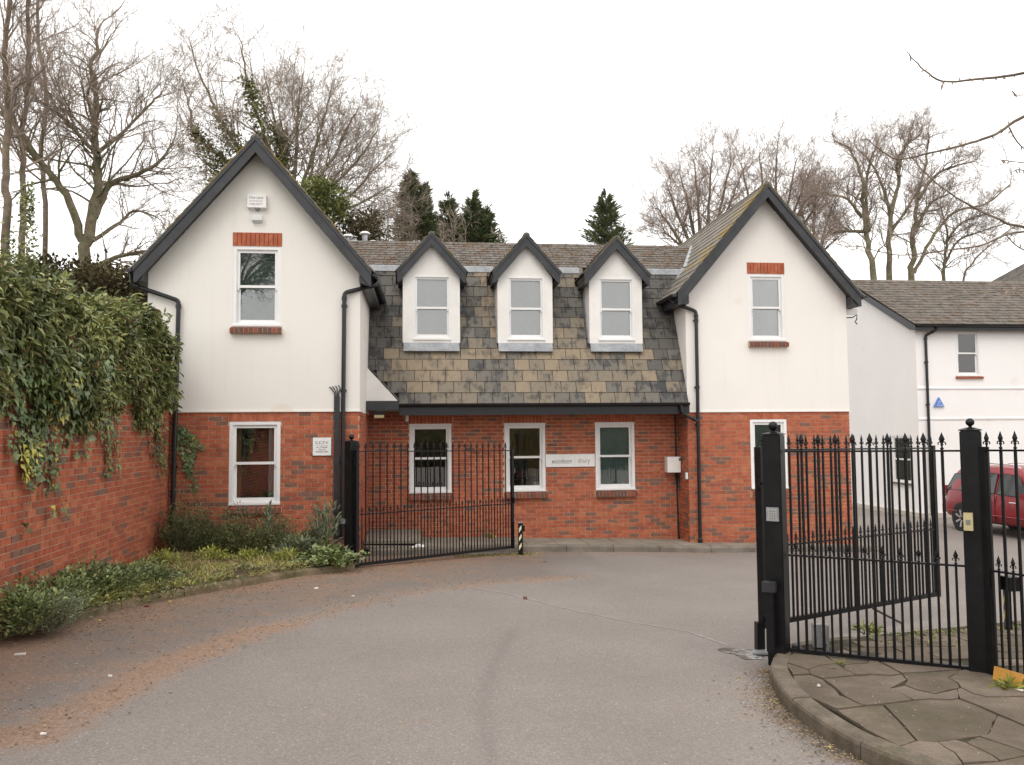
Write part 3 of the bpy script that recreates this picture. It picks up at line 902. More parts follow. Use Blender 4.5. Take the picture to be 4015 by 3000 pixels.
brick_field('o', ALLB, None, (LX1, YC, ZB), XU, NY, RX0 - LX1, -.325, ZB + .15, cblk, 31, dark=lambda u, z: (2.0 if z > 1.7 else .6) if u < 5.2 else 2.4)
for i, (a, b, c, d) in enumerate(CW):
    soldier_lintel(office, a - .02, b + .02, d + .002, d + .215, YC, 40 + i)
    brick_sill(office, a - .02, b + .03, c - .01, YC)
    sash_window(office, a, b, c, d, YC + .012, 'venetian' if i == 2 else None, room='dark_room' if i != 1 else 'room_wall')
# curtains behind the left wing's lower window
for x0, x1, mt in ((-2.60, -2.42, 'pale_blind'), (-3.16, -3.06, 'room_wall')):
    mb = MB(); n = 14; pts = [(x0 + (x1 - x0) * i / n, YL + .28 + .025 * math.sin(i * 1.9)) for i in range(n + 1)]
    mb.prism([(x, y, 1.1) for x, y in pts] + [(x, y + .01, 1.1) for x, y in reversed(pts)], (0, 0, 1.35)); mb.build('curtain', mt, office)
# desk things seen through the middle window
mb = MB(); mb.box(1.75, 2.5, YC + .9, YC + 1.5, 1.22, 1.26); mb.box(1.95, 2.3, YC + 1.1, YC + 1.14, 1.36, 1.62); mb.box(2.09, 2.16, YC + 1.1, YC + 1.16, 1.26, 1.36)
o = mb.build('desk', 'blackplastic'); tag(o, 'dark desk with a monitor seen through the window left of the white name board', 'desk')
mb = MB(); mb.box(2.03, 2.25, YC + .75, YC + .9, 1.285, 1.40); mb.box(2.0, 2.28, YC + .72, YC + .93, 1.265, 1.285)
o = mb.build('desk_tray', 'redplastic'); tag(o, 'maroon tray on the desk inside the middle ground floor window', 'tray')
mb = MB(); mb.box(2.31, 2.44, YC + .16, YC + .20, 1.10, 1.205)
o = mb.build('window_card', 'paper'); tag(o, 'small white card standing inside the lower pane near the name board', 'card')
bw_ = part_empty('brick_wall', office, (2, 16, 1))
lay_bricks(ALLB, 300, bw_, office)


# ---- roofs
def bargeboard(parent, xc, zt, y, half, depth, thick, tan, mat='blackwood', cap=.05, kneel=True, kn_w=.17):
    """pair of sloping boards; zt = top of the upper edge at the apex"""
    c = math.sqrt(1 + tan * tan)
    for s in (-1, 1):
        mb = MB(); dv = depth * c
        z_e = zt - tan * half
        mb.prism([(xc, y, zt), (xc + s * half, y, z_e), (xc + s * half, y, z_e - dv * .92), (xc + s * (half - .04), y, z_e - dv * .92 - .0), (xc, y, zt - dv)], (0, thick, 0))
        # raised upper lath
        lv = cap * c
        mb.prism([(xc, y - .018, zt + .012), (xc + s * (half + .012), y - .018, z_e - .002), (xc + s * (half + .012), y - .018, z_e - lv), (xc, y - .018, zt - lv + .01)], (0, .0179, 0))
        mb.build('bargeboard', mat, parent)


def wing_roof(xc, zt, YF, back, XL, XR, half, seed, mats, left_visible):
    rf = part_empty('roof', office, (xc, YF, zt)); y0 = YF - .30; c = math.sqrt(1 + TAN * TAN)
    mb = MB()
    for s in (-1, 1):
        e = half + .02
        mb.prism([(xc, y0 + .03, zt - .015), (xc + s * e, y0 + .03, zt - .015 - TAN * e), (xc + s * e, y0 + .03, zt - .10 - TAN * e), (xc, y0 + .03, zt - .13)], (0, back - y0, 0))
    mb.build('roof_deck', 'underlay', rf)
    bargeboard(office, xc, zt, y0, half, .175, .028, TAN)
    # soffit behind the boards and the boxed eaves ends
    for s in (-1, 1):
        mb = MB(); xw = XR if s > 0 else XL; xe = xc + s * half; ze = zt - TAN * half
        mb.prism([(xc + s * .02, y0 + .029, zt - .16), (xe, y0 + .029, ze - .16), (xe, y0 + .029, ze - .19), (xc + s * .02, y0 + .029, zt - .19)], (0, .265, 0))
        mb.prism([(xe, y0 + .032, ze - .10), (xe, y0 + .032, ze - .24), (xw + s * .004, y0 + .032, ze - .215), (xw + s * .004, y0 + .032, ze - .02)], (0, back - y0 - 3.0, 0))
        mb.build('soffit', 'blackwood', rf)
    # tiles
    L = back - y0; hyp = (half + .05) * c; rows = int(hyp / .225) + 1; expo = hyp / rows
    for s in (-1, 1):
        V = Vector((-s, 0, TAN)).normalized(); N = Vector((s * TAN, 0, 1)).normalized()
        O = Vector((xc + s * (half + .05), y0 - .01, zt - TAN * (half + .05)))
        def blocks(k, p):
            b = []
            lo = L
            return b
        vis = (s == left_visible)
        def wts(c_, rr_):
            if c_.y < y0 + 1.1 and c_.z > zt - 1.7 and rr_.random() < (.85 if c_.y < y0 + .5 else .3): return 2
            return rr_.choice([0, 0, 1])
        if vis: tile_slope(rf, O, Vector((0, 1, 0)), V, N, L, rows, expo, .305, mats, blocks, 300, seed, .016, weights=wts)
        else: tile_slope(rf, O, Vector((0, 1, 0)), V, N, L, rows, expo, .305, mats, blocks, 0, seed, .016, weights=wts)
    mb = MB()
    y = y0 - .01; rr_ = random.Random(seed)
    rd = part_empty('ridge', rf, (xc, y, zt)) if False else rf
    while y < back - .3:
        r_ = .075; pts = [(xc + r_ * 1.2 * math.cos(t), y, zt - .035 + r_ * math.sin(t)) for t in [i * math.pi / 6 for i in range(7)]]
        mb = MB(); mb.prism(pts, (0, .44, 0)); mb.build('ridge_tile', 'brown1', rf); y += .45
    return rf


ROOF_MATS = ['brown0', 'brown1', 'ochre']
wing_roof(LXC, 7.235, YL, 21.6, LX0, LX1, 1.925, 51, ROOF_MATS, 0)
wing_roof(RXC, 7.235, YR, 21.8, RX0, RX1, 1.925, 52, ROOF_MATS, -1)

# mansard between the wings
MY0, MZ0 = 16.13, 2.76; MY1, MZ1 = 17.47, 5.73; RYD, RZD = 19.3, 6.655
mroof = part_empty('mansard_roof', office, (2, 16.5, 2.8))
mb = MB()
prof = [(MY0, MZ0), (MY1, MZ1), (RYD, RZD), (RYD * 2 - MY1, MZ1), (RYD * 2 - MY1, MZ1 - .12), (RYD, RZD - .12), (MY1 + .08, MZ1 - .12), (MY0 + .10, MZ0)]
mb.prism([(LX1 + .003, y, z) for y, z in prof], (RX0 - LX1 - .006, 0, 0))
up_ = [(MY1 + .02, MZ1 - .01), (RYD, RZD - .01), (RYD * 2 - MY1, MZ1), (RYD * 2 - MY1, MZ1 - .12), (RYD, RZD - .12), (MY1 + .08, MZ1 - .1)]
mb.prism([(RX0, MY1 - .34, 4.98), (RX0, MY1, MZ1 - .004), (RX0, MY1 + .1, MZ1 - .1), (RX0, MY1 - .2, 4.98)], (.43, 0, 0))
mb.prism([(LX1 - .6, y, z - .004) for y, z in up_], (.6, 0, 0)); mb.prism([(RX0, y, z - .004) for y, z in up_], (.95, 0, 0))
mb.build('roof_deck', 'underlay', mroof)
mV = Vector((0, MY1 - MY0, MZ1 - MZ0)); mLen = mV.length; mV.normalize(); mN = Vector((0, -mV.z, mV.y))
DORM = [(-.355, .778), (1.545, 2.663), (3.43, 4.53)]
DWIN = [(-.150, .598), (1.742, 2.50), (3.617, 4.367)]
DAP = [(.216, 6.215), (2.128, 6.225), (3.992, 6.20)]      # apex x, z of the boards
rows = 13; expo = mLen / rows


def mblocks(k, p):
    b = []
    for (a, c), (ax, az) in zip(DORM, DAP):
        if p.z > 3.98 and p.z < 5.3: b.append((a - LX1, c - LX1))
        elif p.z >= 5.3:
            h = (az + .0 - p.z) / 1.13
            if h > 0: b.append((ax - h - LX1, ax + h - LX1))
    if p.z < 3.5: b.append((-2, (3.52 - p.z) * .93))
    b.append(((RX0 if p.z < 4.98 else RXC - (7.16 - p.z) / TAN) - LX1, 99))
    return b


def mweights(c, rr_):
    # worn pale where water runs off the dormers, darkest by the right-hand valley
    x, z = c.x, c.z
    t = .14
    if z < 3.9:
        t = .60 - .5 * max(0, abs(z - 3.35) - .4)
        for q in (1.1, 3.05): t -= .22 * gauss(x - q, .4)
    for q in (.95, 1.38, 2.85, 3.25):
        if z >= 3.7: t += .46 * gauss(x - q, .20)
    if x > 4.75: t -= .45
    if z > 4.7 and x < 4.6: t -= .18
    if x < -.6: t -= .2
    if z < 3.05: t -= .12
    t += rr_.uniform(-.18, .18) + .16 * math.sin(x * 2.7 + z * 1.9)
    return 0 if t < .18 else 1 if t < .36 else 2 if t < .60 else 3


tile_slope(mroof, (LX1, MY0, MZ0), XU, mV, mN, RX0 - LX1 + .45, rows, expo, .305, ['slate0', 'slate1', 'slate2', 'slate3'], mblocks, 300, 61, .012, weights=mweights)
uV = Vector((0, RYD - MY1, RZD - MZ1)); uLen = uV.length; uV.normalize(); uN = Vector((0, -uV.z, uV.y))
rows2 = 10; ex2 = uLen / rows2


def ublocks(k, p):
    b = []
    X0_ = LX1 - .62
    for ax, az in DAP:
        h = (az + .02 - p.z) / 1.13
        if h > 0: b.append((ax - h - X0_, ax + h - X0_))
    b.append((-1, LXC + (7.2 - p.z) / TAN - X0_)); b.append((RXC - (7.2 - p.z) / TAN - X0_, 20))
    return b


tile_slope(mroof, (LX1 - .62, MY1, MZ1 + .01), XU, uV, uN, RX0 - LX1 + 2.0, rows2, ex2, .22, ['moss0', 'moss0', 'moss1'], ublocks, 0, 62, .02)
# moss cushions on the upper slope
mb = MB(); rr = random.Random(8)
for i in range(1500):
    x = rr.uniform(-1.5, 6.3); t = rr.random() * uLen
    p = Vector((x, MY1, MZ1)) + uV * t
    if any(abs(x - ax) < (az - p.z) / 1.13 for ax, az in DAP): continue
    if x < LXC + (7.2 - p.z) / TAN + .05 or x > RXC - (7.2 - p.z) / TAN - .05: continue
    if math.sin(x * 2.1 + 1) + rr.uniform(-1.3, 1.2) < 0: continue
    r_ = rr.uniform(.012, .04); mb.lathe([(r_ * .6, -.01), (r_, .012), (r_ * .5, r_ * .7 + .012)], p + uN * .03, 5)
o = mb.build('moss', 'moss0', mroof, smooth=True); o['kind'] = 'stuff'
# ridge tiles, lead along the break
x = LX1 - .55
while x < 6.45:
    r_ = .07; mb = MB(); pts = [(x, RYD + r_ * 1.25 * math.cos(t), RZD - .03 + r_ * math.sin(t) + .012) for t in [i * math.pi / 6 for i in range(7)]]
    mb.prism(pts, (.44, 0, 0)); mb.build('ridge_tile', 'moss1', mroof); x += .45
for a, b in ((LX1 - .35, DAP[0][0] - .60), (DAP[0][0] + .60, DAP[1][0] - .60), (DAP[1][0] + .60, DAP[2][0] - .60), (DAP[2][0] + .60, 5.72)):
    mb = MB(); p0 = Vector((a, MY1, MZ1)) + uV * .03 + uN * .035
    q = [Vector((0, MY1, MZ1)) + uV * .05 + uN * .04, Vector((0, MY1, MZ1)) - mV * .015 + mN * .06, Vector((0, MY1, MZ1)) - mV * .14 + mN * .05, Vector((0, MY1, MZ1)) - mV * .14 + mN * .03, Vector((0, MY1, MZ1)) + uV * .05 + uN * .01]
    mb.prism([(a, v.y, v.z) for v in q], (b - a, 0, 0)); mb.build('lead_flashing', 'lead', mroof)
# lead valleys beside the right gable
for pts in ([(6.53, RYD - .1, RZD + .05), (5.76, MY1 - .03, MZ1 + .09)], [(5.70, MY1 - .06, MZ1 + .04), (5.22, 17.10, 4.97)]):
    a, b = map(Vector, pts); mb = MB(); mb.bar(a, b, .11, .014, up=(-.5, -.6, .6)); mb.build('lead_valley', 'lead', mroof)

# white cheek panel at the left foot of the mansard, with its black box fascia
mb = MB(); mb.prism([(LX1 + .003, 15.93, 2.842), (-.44, 15.93, 2.842), (LX1 + .003, 15.93, 3.50)], (0, .62, 0)); mb.build('cheek_panel', 'board', office)
mb = MB(); mb.box(LX1 + .003, -.42, 15.90, 15.93, 2.66, 2.84); mb.box(-.447, -.42, 15.932, 16.1, 2.66, 2.84); mb.build('fascia', 'blackwood', office)
mb = MB(); mb.box(LX1 + .004, -.42, 15.935, YC - .04, 2.645, 2.658); mb.build('soffit', 'concrete', office)
# tiles stepping down beside it
mb = MB(); mb.bar((-.42, 15.99, 2.86), (-1.0, 16.0, 3.51), .10, .02, up=(.7, 0, .6)); mb.build('verge_tiles', 'slate1', office)
# fascia, soffit and gutter along the eaves
mb = MB(); mb.box(-.415, RX0 - .004, 16.06, 16.085, 2.565, 2.742); mb.build('fascia', 'blackplastic', office)
mb = MB(); mb.box(-.415, RX0 - .004, 16.088, YC - .035, 2.60, 2.612); mb.build('soffit', 'board', office)


def gutter(parent, a, b, r=.058):
    """half-round gutter"""
    a, b = Vector(a), Vector(b); d = (b - a).normalized(); s = d.cross(Z3).normalized(); mb = MB()
    n = 8; ring_ = []
    for i in range(n + 1):
        t = math.pi + math.pi * i / n; ring_.append(s * math.cos(t) * r + Z3 * math.sin(t) * r)
    for i in range(n + 1):
        t = 2 * math.pi - math.pi * i / n; ring_.append((s * math.cos(t) + Z3 * math.sin(t)) * (r - .006))
    mb.prism([a + q for q in ring_], b - a)
    k = int((b - a).length / .9)
    for i in range(k + 1):
        c = a + d * (.08 + i * ((b - a).length - .16) / max(1, k))
        mb.prism([c + q * 1.08 for q in ring_[:n + 1]], d * .035)
    for c in (a - d * .006, b):
        mb.prism([c + q for q in ring_[:n + 1]], d * .006)
    return mb.build('gutter', 'blackplastic', parent)


gutter(office, (-.40, 15.995, 2.79), (5.30, 15.995, 2.79), .062)
EV = 7.235 - TAN * 1.925
gutter(office, (LXC - 2.0, YL - .31, EV - .03), (LXC - 2.0, 21.5, EV - .03))
gutter(office, (LXC + 2.0, YL - .25, EV - .05), (LXC + 2.0, 17.1, EV - .05))
gutter(office, (RXC - 2.0, YR - .28, EV - .03), (RXC - 2.0, 17.05, EV - .03))
gutter(office, (RXC + 2.0, YR - .31, EV - .03), (RXC + 2.0, 21.5, EV - .03))


def downpipe(parent, pts, r=.036, collars=()):
    mb = MB(); P_ = []
    pts = [Vector(p) for p in pts]
    P_.append(pts[0])
    for i in range(1, len(pts) - 1):                                   # rounded elbows
        a, b, c = pts[i - 1], pts[i], pts[i + 1]; u = (a - b).normalized() * .06; v = (c - b).normalized() * .06
        for t in (0, .33, .66, 1): P_.append((b + u).lerp(b, t).lerp(b.lerp(b + v, t), t))
    P_.append(pts[-1]); mb.tube(P_, r, 10)
    for z in collars:
        a, b = pts[-2], pts[-1]; t = (z - a.z) / (b.z - a.z); c = a.lerp(b, t)
        mb.lathe([(r + .010, -.03), (r + .010, .03)], c, 10); mb.box(c.x - .055, c.x + .055, c.y + .02, c.y + .05, c.z - .012, c.z + .012)
    for i in range(1, len(pts) - 1):
        d = (pts[i + 1] - pts[i]).normalized(); q = pts[i] + d * .10
        mb.tube([q - d * .03, q + d * .03], r + .009, 10)
    return mb.build('downpipe', 'blackplastic', parent, smooth=False)


downpipe(office, [(LXC - 2.0, 14.2, EV - .07), (LXC - 2.0, 14.26, 4.72), (-4.03, 14.29, 4.47), (-4.075, 14.29, .5)], .037, (2.9, 1.7))
downpipe(office, [(LXC + 2.0, 14.5, EV - .08), (LXC + 2.0, 14.42, 4.80), (-1.30, 14.285, 4.63), (-1.325, 14.285, .45)], .037, (4.4, 2.95, 1.75))
downpipe(office, [(RXC - 1.98, 16.3, EV - .06), (5.13, 16.2, 4.80), (5.53, 16.135, 4.64), (5.515, 16.135, .10)], .037, (4.45, 3.1, 2.35))
downpipe(office, [(5.13, 15.99, 2.74), (5.15, 15.99, 2.58), (5.32, 16.05, 2.50), (5.50, 16.10, 2.42)], .03)
mb = MB(); mb.lathe([(.05, 0), (.05, .10), (.042, .12)], (5.515, 16.135, -.02), 10); mb.build('pipe_shoe', 'blackplastic', office)
# wide cable trunking beside the downpipe, cables fanning out of its top
mb = MB(); mb.box(-1.47, -1.375, YL - .045, YL - .004, .45, 2.86); mb.build('cable_trunking', 'blackwood', office)
for i in range(4):
    mb = MB(); x = -1.46 + i * .024; top = -1.52 + i * .05
    mb.tube([(x, YL - .03, 2.84), (x - .005, YL - .035, 2.92), (top, YL - .035, 3.0), (top - .03, YL - .03, 3.02 + .01 * i)], .009, 5); mb.build('cable', 'blackplastic', office)
mb = MB(); mb.tube([(5.27, YC - .02, 2.6), (5.275, YC - .02, 1.2), (5.30, YC - .02, .0)], .017, 6); mb.build('cable_conduit', 'blackplastic', office)
for i in range(3):
    mb = MB(); mb.tube([(5.22 + i * .03, YC - .12, 1.37), (5.25 + i * .02, YC - .06, 1.25), (5.29, YC - .03, 1.12 - i * .05)], .012, 5); mb.build('cable', 'blackplastic', office)

# ---- dormers
for (a, b), (wa, wb), (ax, az) in zip(DORM, DWIN, DAP):
    dz0, dz1 = 4.03, 5.375; y = 16.58
    d = part_empty('dormer', office, ((a + b) / 2, y, dz0))
    mb = MB(); hb = 1.13
    mb.prism([(a, y, dz0), (b, y, dz0), (b, y, dz1), (ax, y, az - .16), (a, y, dz1)], (0, .05, 0), [rect(wa, wb, 4.085, 5.385, y)])
    for q0, q1 in ((a, a + .04), (b - .04, b)):
        mb.hexa([(q0, y + .051, dz0), (q1, y + .051, dz0), (q1, 16.75, dz0), (q0, 16.75, dz0), (q0, y + .051, dz1), (q1, y + .051, dz1), (q1, 17.5, dz1), (q0, 17.5, dz1)])
    mb.box(a - .003, wa - .001, y - .012, y - .001, dz0 - .004, dz1 - .03); mb.box(wb + .001, b + .003, y - .012, y - .001, dz0 - .004, dz1 - .03)
    mb.build('face_panel', 'board', d)
    # roof of the dormer
    yb = MY1 + (az - MZ1) / .505 + .15; half = .68; mb = MB()
    for s in (-1, 1):
        mb.prism([(ax, y - .10, az - .01), (ax + s * (half + .01), y - .10, az - .01 - hb * (half + .01)), (ax + s * (half + .01), y - .10, az - .09 - hb * half), (ax, y - .10, az - .11)], (0, yb - y, 0))
        mb.prism([(ax + s * .02, y - .105, az - .20), (ax + s * half, y - .105, az - .19 - hb * half), (ax + s * half, y - .105, az - .215 - hb * half), (ax + s * .02, y - .105, az - .225)], (0, .10, 0))
        xe = ax + s * half; ze = az - hb * half
        mb.prism([(xe, y - .104, ze - .03), (xe, y - .104, ze - .20), (xe - s * .11, y - .104, ze - .18)], (0, .75, 0))
    mb.build('dormer_roof', 'blackwood', d)
    bargeboard(d, ax, az + .005, y - .14, half, .16, .03, hb, cap=.045)
    for s in (-1, 1):
        V = Vector((-s, 0, hb)).normalized(); N = Vector((s * hb, 0, 1)).normalized()
        tile_slope(d, (ax + s * (half + .025), y - .15, az - hb * (half + .025)), (0, 1, 0), V, N, yb - y + .15, 5, (half + .025) * math.sqrt(1 + hb * hb) / 5, .3, ['brown1', 'moss1', 'ochre'], lambda k, p: [], 0, 70, .012)
    yy = y - .15; i = 0
    while yy < yb - .1:
        r_ = .058; mb = MB(); mb.prism([(ax + r_ * 1.2 * math.cos(t), yy, az - .015 + r_ * math.sin(t)) for t in [q * math.pi / 6 for q in range(7)]], (0, .42, 0))
        mb.build('ridge_tile', 'brown1', d); yy += .43
    # lead apron
    mb = MB(); mb.hexa([(a + .01, 16.50, 3.855), (b - .01, 16.50, 3.855), (b - .01, 16.56, 3.85), (a + .01, 16.56, 3.85), (a + .01, 16.56, 4.026), (b - .01, 16.56, 4.026), (b - .01, 16.66, 4.026), (a + .01, 16.66, 4.026)])
    mb.build('lead_apron', 'lead', d)
    for s, xx in ((-1, a), (1, b)):
        mb = MB(); mb.bar((xx + s * .012, 16.64, 4.03), (xx + s * .012, 17.22, 5.33), .012, .07, up=(0, -1, .45)); mb.build('lead_soaker', 'lead', d)
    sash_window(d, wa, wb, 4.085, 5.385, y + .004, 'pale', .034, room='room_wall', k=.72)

# ---- vents behind the ridge
for (x, y, zt, r_) in ((-1.30, 19.45, 6.93, .062), (-1.70, 19.5, 6.87, .062), (-1.58, 19.7, 6.78, .062), (-1.13, 19.75, 6.79, .062)):
    t = thing('flue_vent', {(-1.30): 'tallest grey flue pipe with a white cap standing on the roof ridge', (-1.70): 'white capped flue pipe half hidden by the left gable edge', (-1.58): 'low white capped flue just left of the tallest one', (-1.13): 'low white capped flue just right of the tallest one'}[x], 'flue', (x, y, 6.5), 'flues behind the roof ridge')
    mb = MB(); mb.lathe([(r_, -.5), (r_, 0)], (x, y, zt - .05), 12); mb.build('pipe', 'galv', t)
    mb = MB(); mb.lathe([(r_ * 1.5, 0), (r_ * 2.0, .012), (r_ * 2.0, .03), (r_ * 1.5, .062), (r_ * .8, .075)], (x, y, zt - .05), 14); mb.build('cap', 'upvc', t, smooth=False)

# ================================================================== WHITE HOUSE ON THE RIGHT
wh = thing('white_house', 'long white rendered two storey building with a mossy slate roof behind the railings', 'building', (18, 24, -.4))
WX, WY, WB_, WT_ = 14.57, 23.0, -.45, 5.36
WR = (26.6, 7.30)
mb = MB()
wu = (15.83, 16.60, 3.79, 5.17)
mb.prism([(WX, WY, WB_), (30, WY, WB_), (30, WY, WT_), (WX, WY, WT_)], (0, .25, 0), [rect(wu[0], wu[1], wu[2], wu[3], WY), rect(19.2, 19.97, 3.79, 5.17, WY)])
sl = (23.45, 24.40, .62, 2.02)
mb.prism([(WX, WY + .252, WB_), (WX, 30.2, WB_), (WX, 30.2, WT_), (WX, WR[0], WR[1] - .12), (WX, WY + .252, WT_ + .05)], (.25, 0, 0),
         [[(WX, sl[0], sl[2]), (WX, sl[1], sl[2]), (WX, sl[1], sl[3]), (WX, sl[0], sl[3])]])
mb.build('rendered_wall', 'render_w', wh)
for z in (3.43, 2.525):
    mb = MB(); mb.prism([(WX - .0, WY - .002, z - .05), (WX, WY - .025, z - .02), (WX, WY - .03, z + .02), (WX, WY - .002, z + .05)], (15.4, 0, 0)); mb.build('string_course', 'render_w', wh)
mb = MB(); mb.box(WX - .06, WX - .002, WY - .06, 30, WB_, -.23); mb.box(WX - .001, 30, WY - .06, WY - .002, WB_, -.23); mb.build('plinth', 'plinth', wh)
sash_window(wh, *wu, WY + .01, None, .06, room='dark_room'); sash_window(wh, 19.2, 19.97, 3.79, 5.17, WY + .01, None, .06)
for x0, x1 in ((15.80, 16.66), (19.17, 20.03)):
    mb = MB(); mb.hexa([(x0, WY - .06, 3.715), (x1, WY - .06, 3.715), (x1, WY, 3.715), (x0, WY, 3.715), (x0, WY - .06, 3.765), (x1, WY - .06, 3.765), (x1, WY, 3.785), (x0, WY, 3.785)]); mb.build('window_sill', 'brick3', wh)
# side window, built in its own axes and turned a quarter
sw = part_empty('side_window', wh, (WX, sl[1], sl[2]))
Lw = sl[1] - sl[0]; Hh = sl[3] - sl[2]
for nm, mt, boxes in (('frame', 'upvc', [(0, .06, 0, Hh), (Lw - .06, Lw, 0, Hh), (.06, Lw - .06, 0, .07), (.06, Lw - .06, Hh - .06, Hh), (.06, Lw - .06, Hh / 2 - .025, Hh / 2 + .02)]), ('pane', 'glass', [(.06, Lw - .06, .07, Hh / 2 - .026), (.06, Lw - .06, Hh / 2 + .021, Hh - .06)]), ('room', 'dark_room', [(-.2, Lw + .2, -.2, Hh + .1)])):
    mb = MB()
    for a, b, c, d_ in boxes:
        if nm == 'frame': mb.box(WX + .02, WX + .09, sl[0] + a, sl[0] + b, sl[2] + c, sl[2] + d_)
        elif nm == 'pane': mb.box(WX + .05, WX + .054, sl[0] + a, sl[0] + b, sl[2] + c, sl[2] + d_)
        else: mb.box(WX + 1.2, WX + 1.25, sl[0] + a, sl[0] + b, sl[2] + c, sl[2] + d_)
    mb.build(nm, mt, sw)
mb = MB(); mb.box(WX - .07, WX + .02, sl[0] - .05, sl[1] + .05, sl[2] - .07, sl[2] - .005); mb.build('sill', 'concrete', sw)
# roof
wr = part_empty('roof', wh, (20, 24, 5.4))
g0 = Vector((WX - .16, WY - .24, WT_ - .07)); run = WR[0] - g0.y; rise = WR[1] - g0.z
V = Vector((0, run, rise)); Ls = V.length; V.normalize(); N = Vector((0, -V.z, V.y))
mb = MB(); mb.prism([(g0.x + .05, g0.y + .03, g0.z), (g0.x + .05, WR[0], WR[1] - .02), (g0.x + .05, 2 * WR[0] - g0.y, g0.z), (g0.x + .05, 2 * WR[0] - g0.y, g0.z - .14), (g0.x + .05, WR[0], WR[1] - .17), (g0.x + .05, g0.y + .03, g0.z - .14)], (16, 0, 0)); mb.build('roof_deck', 'underlay', wr)
rows = 17; ex = Ls / rows
tile_slope(wr, g0, XU, V, N, 15.6, rows, ex, .31, ['wh0', 'wh1', 'wh0', 'moss0'], lambda k, p: [], 300, 81, .014, weights=lambda c, r_: r_.choice([0, 0, 1, 2, 2, 3]))
x = WX - .16
while x < 30:
    mb = MB(); mb.prism([(x, WR[0] + .09 * math.cos(t), WR[1] - .02 + .07 * math.sin(t)) for t in [q * math.pi / 6 for q in range(7)]], (.44, 0, 0)); mb.build('ridge_tile', 'brown1', wr); x += .45
mb = MB(); c_ = Vector((g0.x, 0, 0))
mb.prism([(g0.x, g0.y - .02, g0.z - .02), (g0.x, WR[0], WR[1] - .04), (g0.x, WR[0], WR[1] - .25), (g0.x, g0.y + .25, g0.z - .12), (g0.x, g0.y - .02, g0.z - .16)], (.03, 0, 0)); mb.build('bargeboard', 'blackplastic', wh)
mb = MB(); mb.box(g0.x + .031, 30, g0.y + .002, g0.y + .022, g0.z - .17, g0.z - .02); mb.build('fascia', 'blackplastic', wh)
gutter(wh, (WX - .1, g0.y - .06, g0.z + .0), (29.8, g0.y - .06, g0.z + .0), .058)
downpipe(wh, [(15.09, g0.y - .05, g0.z - .04), (15.07, g0.y + .0, 5.13), (14.86, WY - .06, 5.0), (14.85, WY - .06, -.3)], .04, (4.2, 2.95, 1.9))

# ---- roof of the house beyond
fh = thing('far_house', 'dark hipped slate roof of a house showing above the white building', 'building', (27, 33, 0))
mb = MB(); mb.box(25, 37, 31.5, 39, -.4, 8.3); mb.build('wall', 'render_w', fh)
mb = MB(); e = [(24.2, 30.8, 8.1), (38, 30.8, 8.1), (38, 40, 8.1), (24.2, 40, 8.1)]; rd_ = [(27.0, 34.5, 10.55), (36.5, 34.5, 10.55)]
mb.v += e + rd_; mb.face((0, 1, 5, 4)); mb.face((1, 2, 5)); mb.face((2, 3, 4, 5)); mb.face((3, 0, 4)); mb.face((3, 2, 1, 0))
frf = mb.build('roof', 'slate1', fh)
V = (Vector(rd_[0]) - Vector((27, 30.8, 8.1))); L_ = V.length; V.normalize(); N = Vector((0, -V.z, V.y))
tile_slope(frf, (24.2, 30.8, 8.12), XU, V, N, 12, 15, L_ / 15, .32, ['wh1', 'wh1', 'wh0'], lambda k, p: [(-1, (p.z - 8.1) * 1.14)], 0, 83, .016)
mb = MB(); mb.bar((24.15, 30.75, 8.16), (27.0, 34.5, 10.62), .16, .06, up=(-.4, -.4, .8)); mb.build('hip_tiles', 'wh1', frf)
mb = MB(); mb.box(24.2, 38, 30.72, 30.78, 7.9, 8.1); mb.build('fascia', 'blackplastic', fh)
fh.location += Vector((1.3, 0, -.3))

# ================================================================== GARDEN WALL
gw = thing('garden_wall', 'long red brick boundary wall running away from the camera under the hedge', 'wall', (-4.0, 9, .3))
GW0, GW1 = Vector((-4.16, 14.36, 0)), Vector((-3.88, 3.2, 0)); gd = (GW1 - GW0); GL = gd.length; gd.normalize(); gn = Vector((-gd.y, gd.x, 0))
if gn.x < 0: gn = -gn
mb = MB(); c = (GW0 + GW1) / 2 - gn * .12; mb.obox((c.x, c.y, 1.15), gd * GL / 2, gn * .1125, (0, 0, 1.45)); mb.build('mortar_wall', 'mortar', gw)
GB = []
brick_field('g', GB, None, (GW0.x, GW0.y, 2.585), gd, gn, GL, .185, 2.585, seed=91, dark=lambda u, z: .8 if int(u * 3 + z * 7) % 3 else 1.6)
lay_bricks(GB, 300, gw, gw)
mb = MB()
i = 0; u = 0
while u < GL - .1:
    c = GW0 + gd * (u + .108) - gn * .115; mb = MB(); mb.obox((c.x, c.y, 2.64), gd * .0525 * 2, gn * .13, (0, 0, .05)); u += .225
    mb.build('coping_brick', 'brick1', gw)

# ================================================================== IRONWORK
FIN = None


